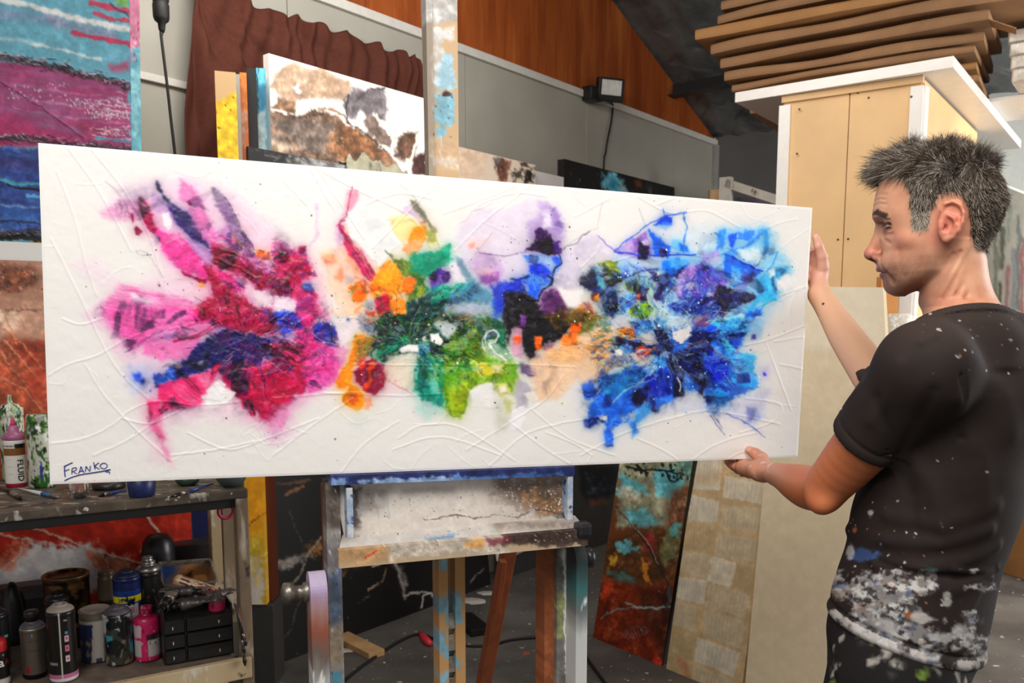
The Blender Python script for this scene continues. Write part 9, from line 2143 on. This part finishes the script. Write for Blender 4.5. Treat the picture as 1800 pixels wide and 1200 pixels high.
    # string like ridges under the white ground
    for q in ([85,660,120,640,170,625,215,600,250,585],[85,780,150,770,200,745,230,720,262,708,300,706,345,712,420,706],[150,640,180,690,215,730,250,765,300,810],[100,300,130,380,150,460,170,520],[120,260,170,330,210,400,230,440],[160,262,215,330,260,410,285,485],[215,735,260,745,300,730,330,712],[165,800,230,770,300,720],[330,760,400,790,470,770,560,735],[300,800,380,790,450,775],[560,300,600,360,640,420],
              [545,290,640,340,720,380,760,440],[655,436,700,390,760,330],[700,320,740,360,790,470],[780,375,850,350,910,325,940,310],[800,440,850,390,900,350,935,325],[700,770,740,748,800,748,860,780,905,810],[690,790,750,770,800,772,880,800],[860,820,920,765,980,745,1020,738,1060,730],[900,745,960,790,1010,820],[820,790,900,740,960,700,990,660],[935,720,1000,770,1080,800],[1020,800,1100,760,1180,735,1240,722,1300,730,1370,745],
              [1040,800,1040,820,1130,830,1200,828],[1240,480,1300,440,1350,400,1400,385],[1340,470,1380,430,1425,400],[1330,540,1370,520,1425,500],[1280,610,1340,600,1420,570],[1310,700,1370,710,1360,740,1300,760],[1250,830,1290,800,1330,790],[1120,770,1180,800,1220,840],[1060,400,1050,440,1020,470],[1000,560,1060,600,1110,640],[620,640,760,642,900,640,1010,645],[560,690,700,695,800,690],[480,700,600,690,640,690],[500,320,540,360],[1120,345,1180,375,1240,370,1300,400],[1150,360,1220,340,1290,350],
              [480,800,560,740,620,700],[600,830,640,780,700,740],[1010,380,1070,350],[960,760,1010,780,1040,800],[90,420,140,520,200,640,260,700],[110,560,140,570,180,560],[1200,820,1260,780,1330,760],[840,360,900,340,960,345],[1080,460,1160,440,1240,452,1280,440],[640,360,700,340,760,350],[1360,600,1425,590],[1370,640,1420,650],[1330,560,1360,640,1390,720]):
        p.relief(q, 1.6, .70)
    for k in range(90):
        x, y = 90+1320*R.rand(), 270+560*R.rand(); a = R.rand()*math.pi; L = 20+60*R.rand(); c_ = R.randn()*.5; p.relief([x, y, x+L*.5*math.cos(a), y+L*.5*math.sin(a), x+L*math.cos(a+c_), y+L*math.sin(a+c_)], 1.2, .35)
    sm = fbm(X/60, Y/40, 50, 4); p.h += sm*.8+fbm(X/14, Y/14, 53, 3)*.5
m_canvas = vcol('canvas_paint_film', .42, spec=.45, bs=.10, bscale=500)
H4 = [at(67, 251, 1.3944), at(1428, 365, 1.9), at(1402, 803, 1.8931), at(88, 851, 1.3876)]
long_canvas = panel('abstract_canvas', H4, 1010, 394, .036, pa_main, mat=m_canvas, base=(238, 235, 231), seed=77, warp=.7, disp=.0011, side=(236,233,229))
tag(long_canvas, 'long white canvas with a pink, orange, green and blue abstract, held on the easel', 'painting')
SIG = [[672,838,765,795],[684,830,680,880,688,946],[685,884,730,866],[762,856,757,880,758,918],[760,858,795,848,806,862,792,880,766,888,790,902,810,914],[826,916,842,878,854,838,868,870,888,908],[836,892,860,884,882,882],[900,892,903,860,908,836,925,860,946,886,950,860,952,830],[988,790,994,830,1004,866],[1042,796,1018,815,1000,832,1022,848,1048,866],
       [1058,822,1078,804,1104,802,1126,816,1128,838,1110,856,1082,858,1060,844,1056,824,1066,812],[680,986,760,950,860,922,980,902,1080,886,1165,868],[1165,868,1130,884,1112,892,1140,892,1156,898,1152,914]]
b = MB()
for i, s_ in enumerate(SIG):
    P = np.array(s_, float).reshape(-1, 2)/6.+[0, 680]; pts = spline([on_plane(x, y, H4[0]+cN*.0018, cN) for x, y in P], 4); b.tube(pts, .0008 if i in (0, 1, 11) else .00062, 6)
for v in b.v: pass
o = b.build('signature', plain('blue_pen_ink', (30, 44, 128), .4, var=.2), long_canvas); o['label'] = 'blue painted signature in the lower left corner'
for A_2, B_2 in ((H4[0], H4[1]), (H4[3], H4[2])):
    cc_ = (H4[0]+H4[2])/2; A = A_2+(cc_-A_2)*.09; B = B_2+(cc_-B_2)*.09; b = MB(); b.bar(A-cN*.0405, B-cN*.0405, .009, .036, cN); b.build('stretcher_bar', m_wood, long_canvas)
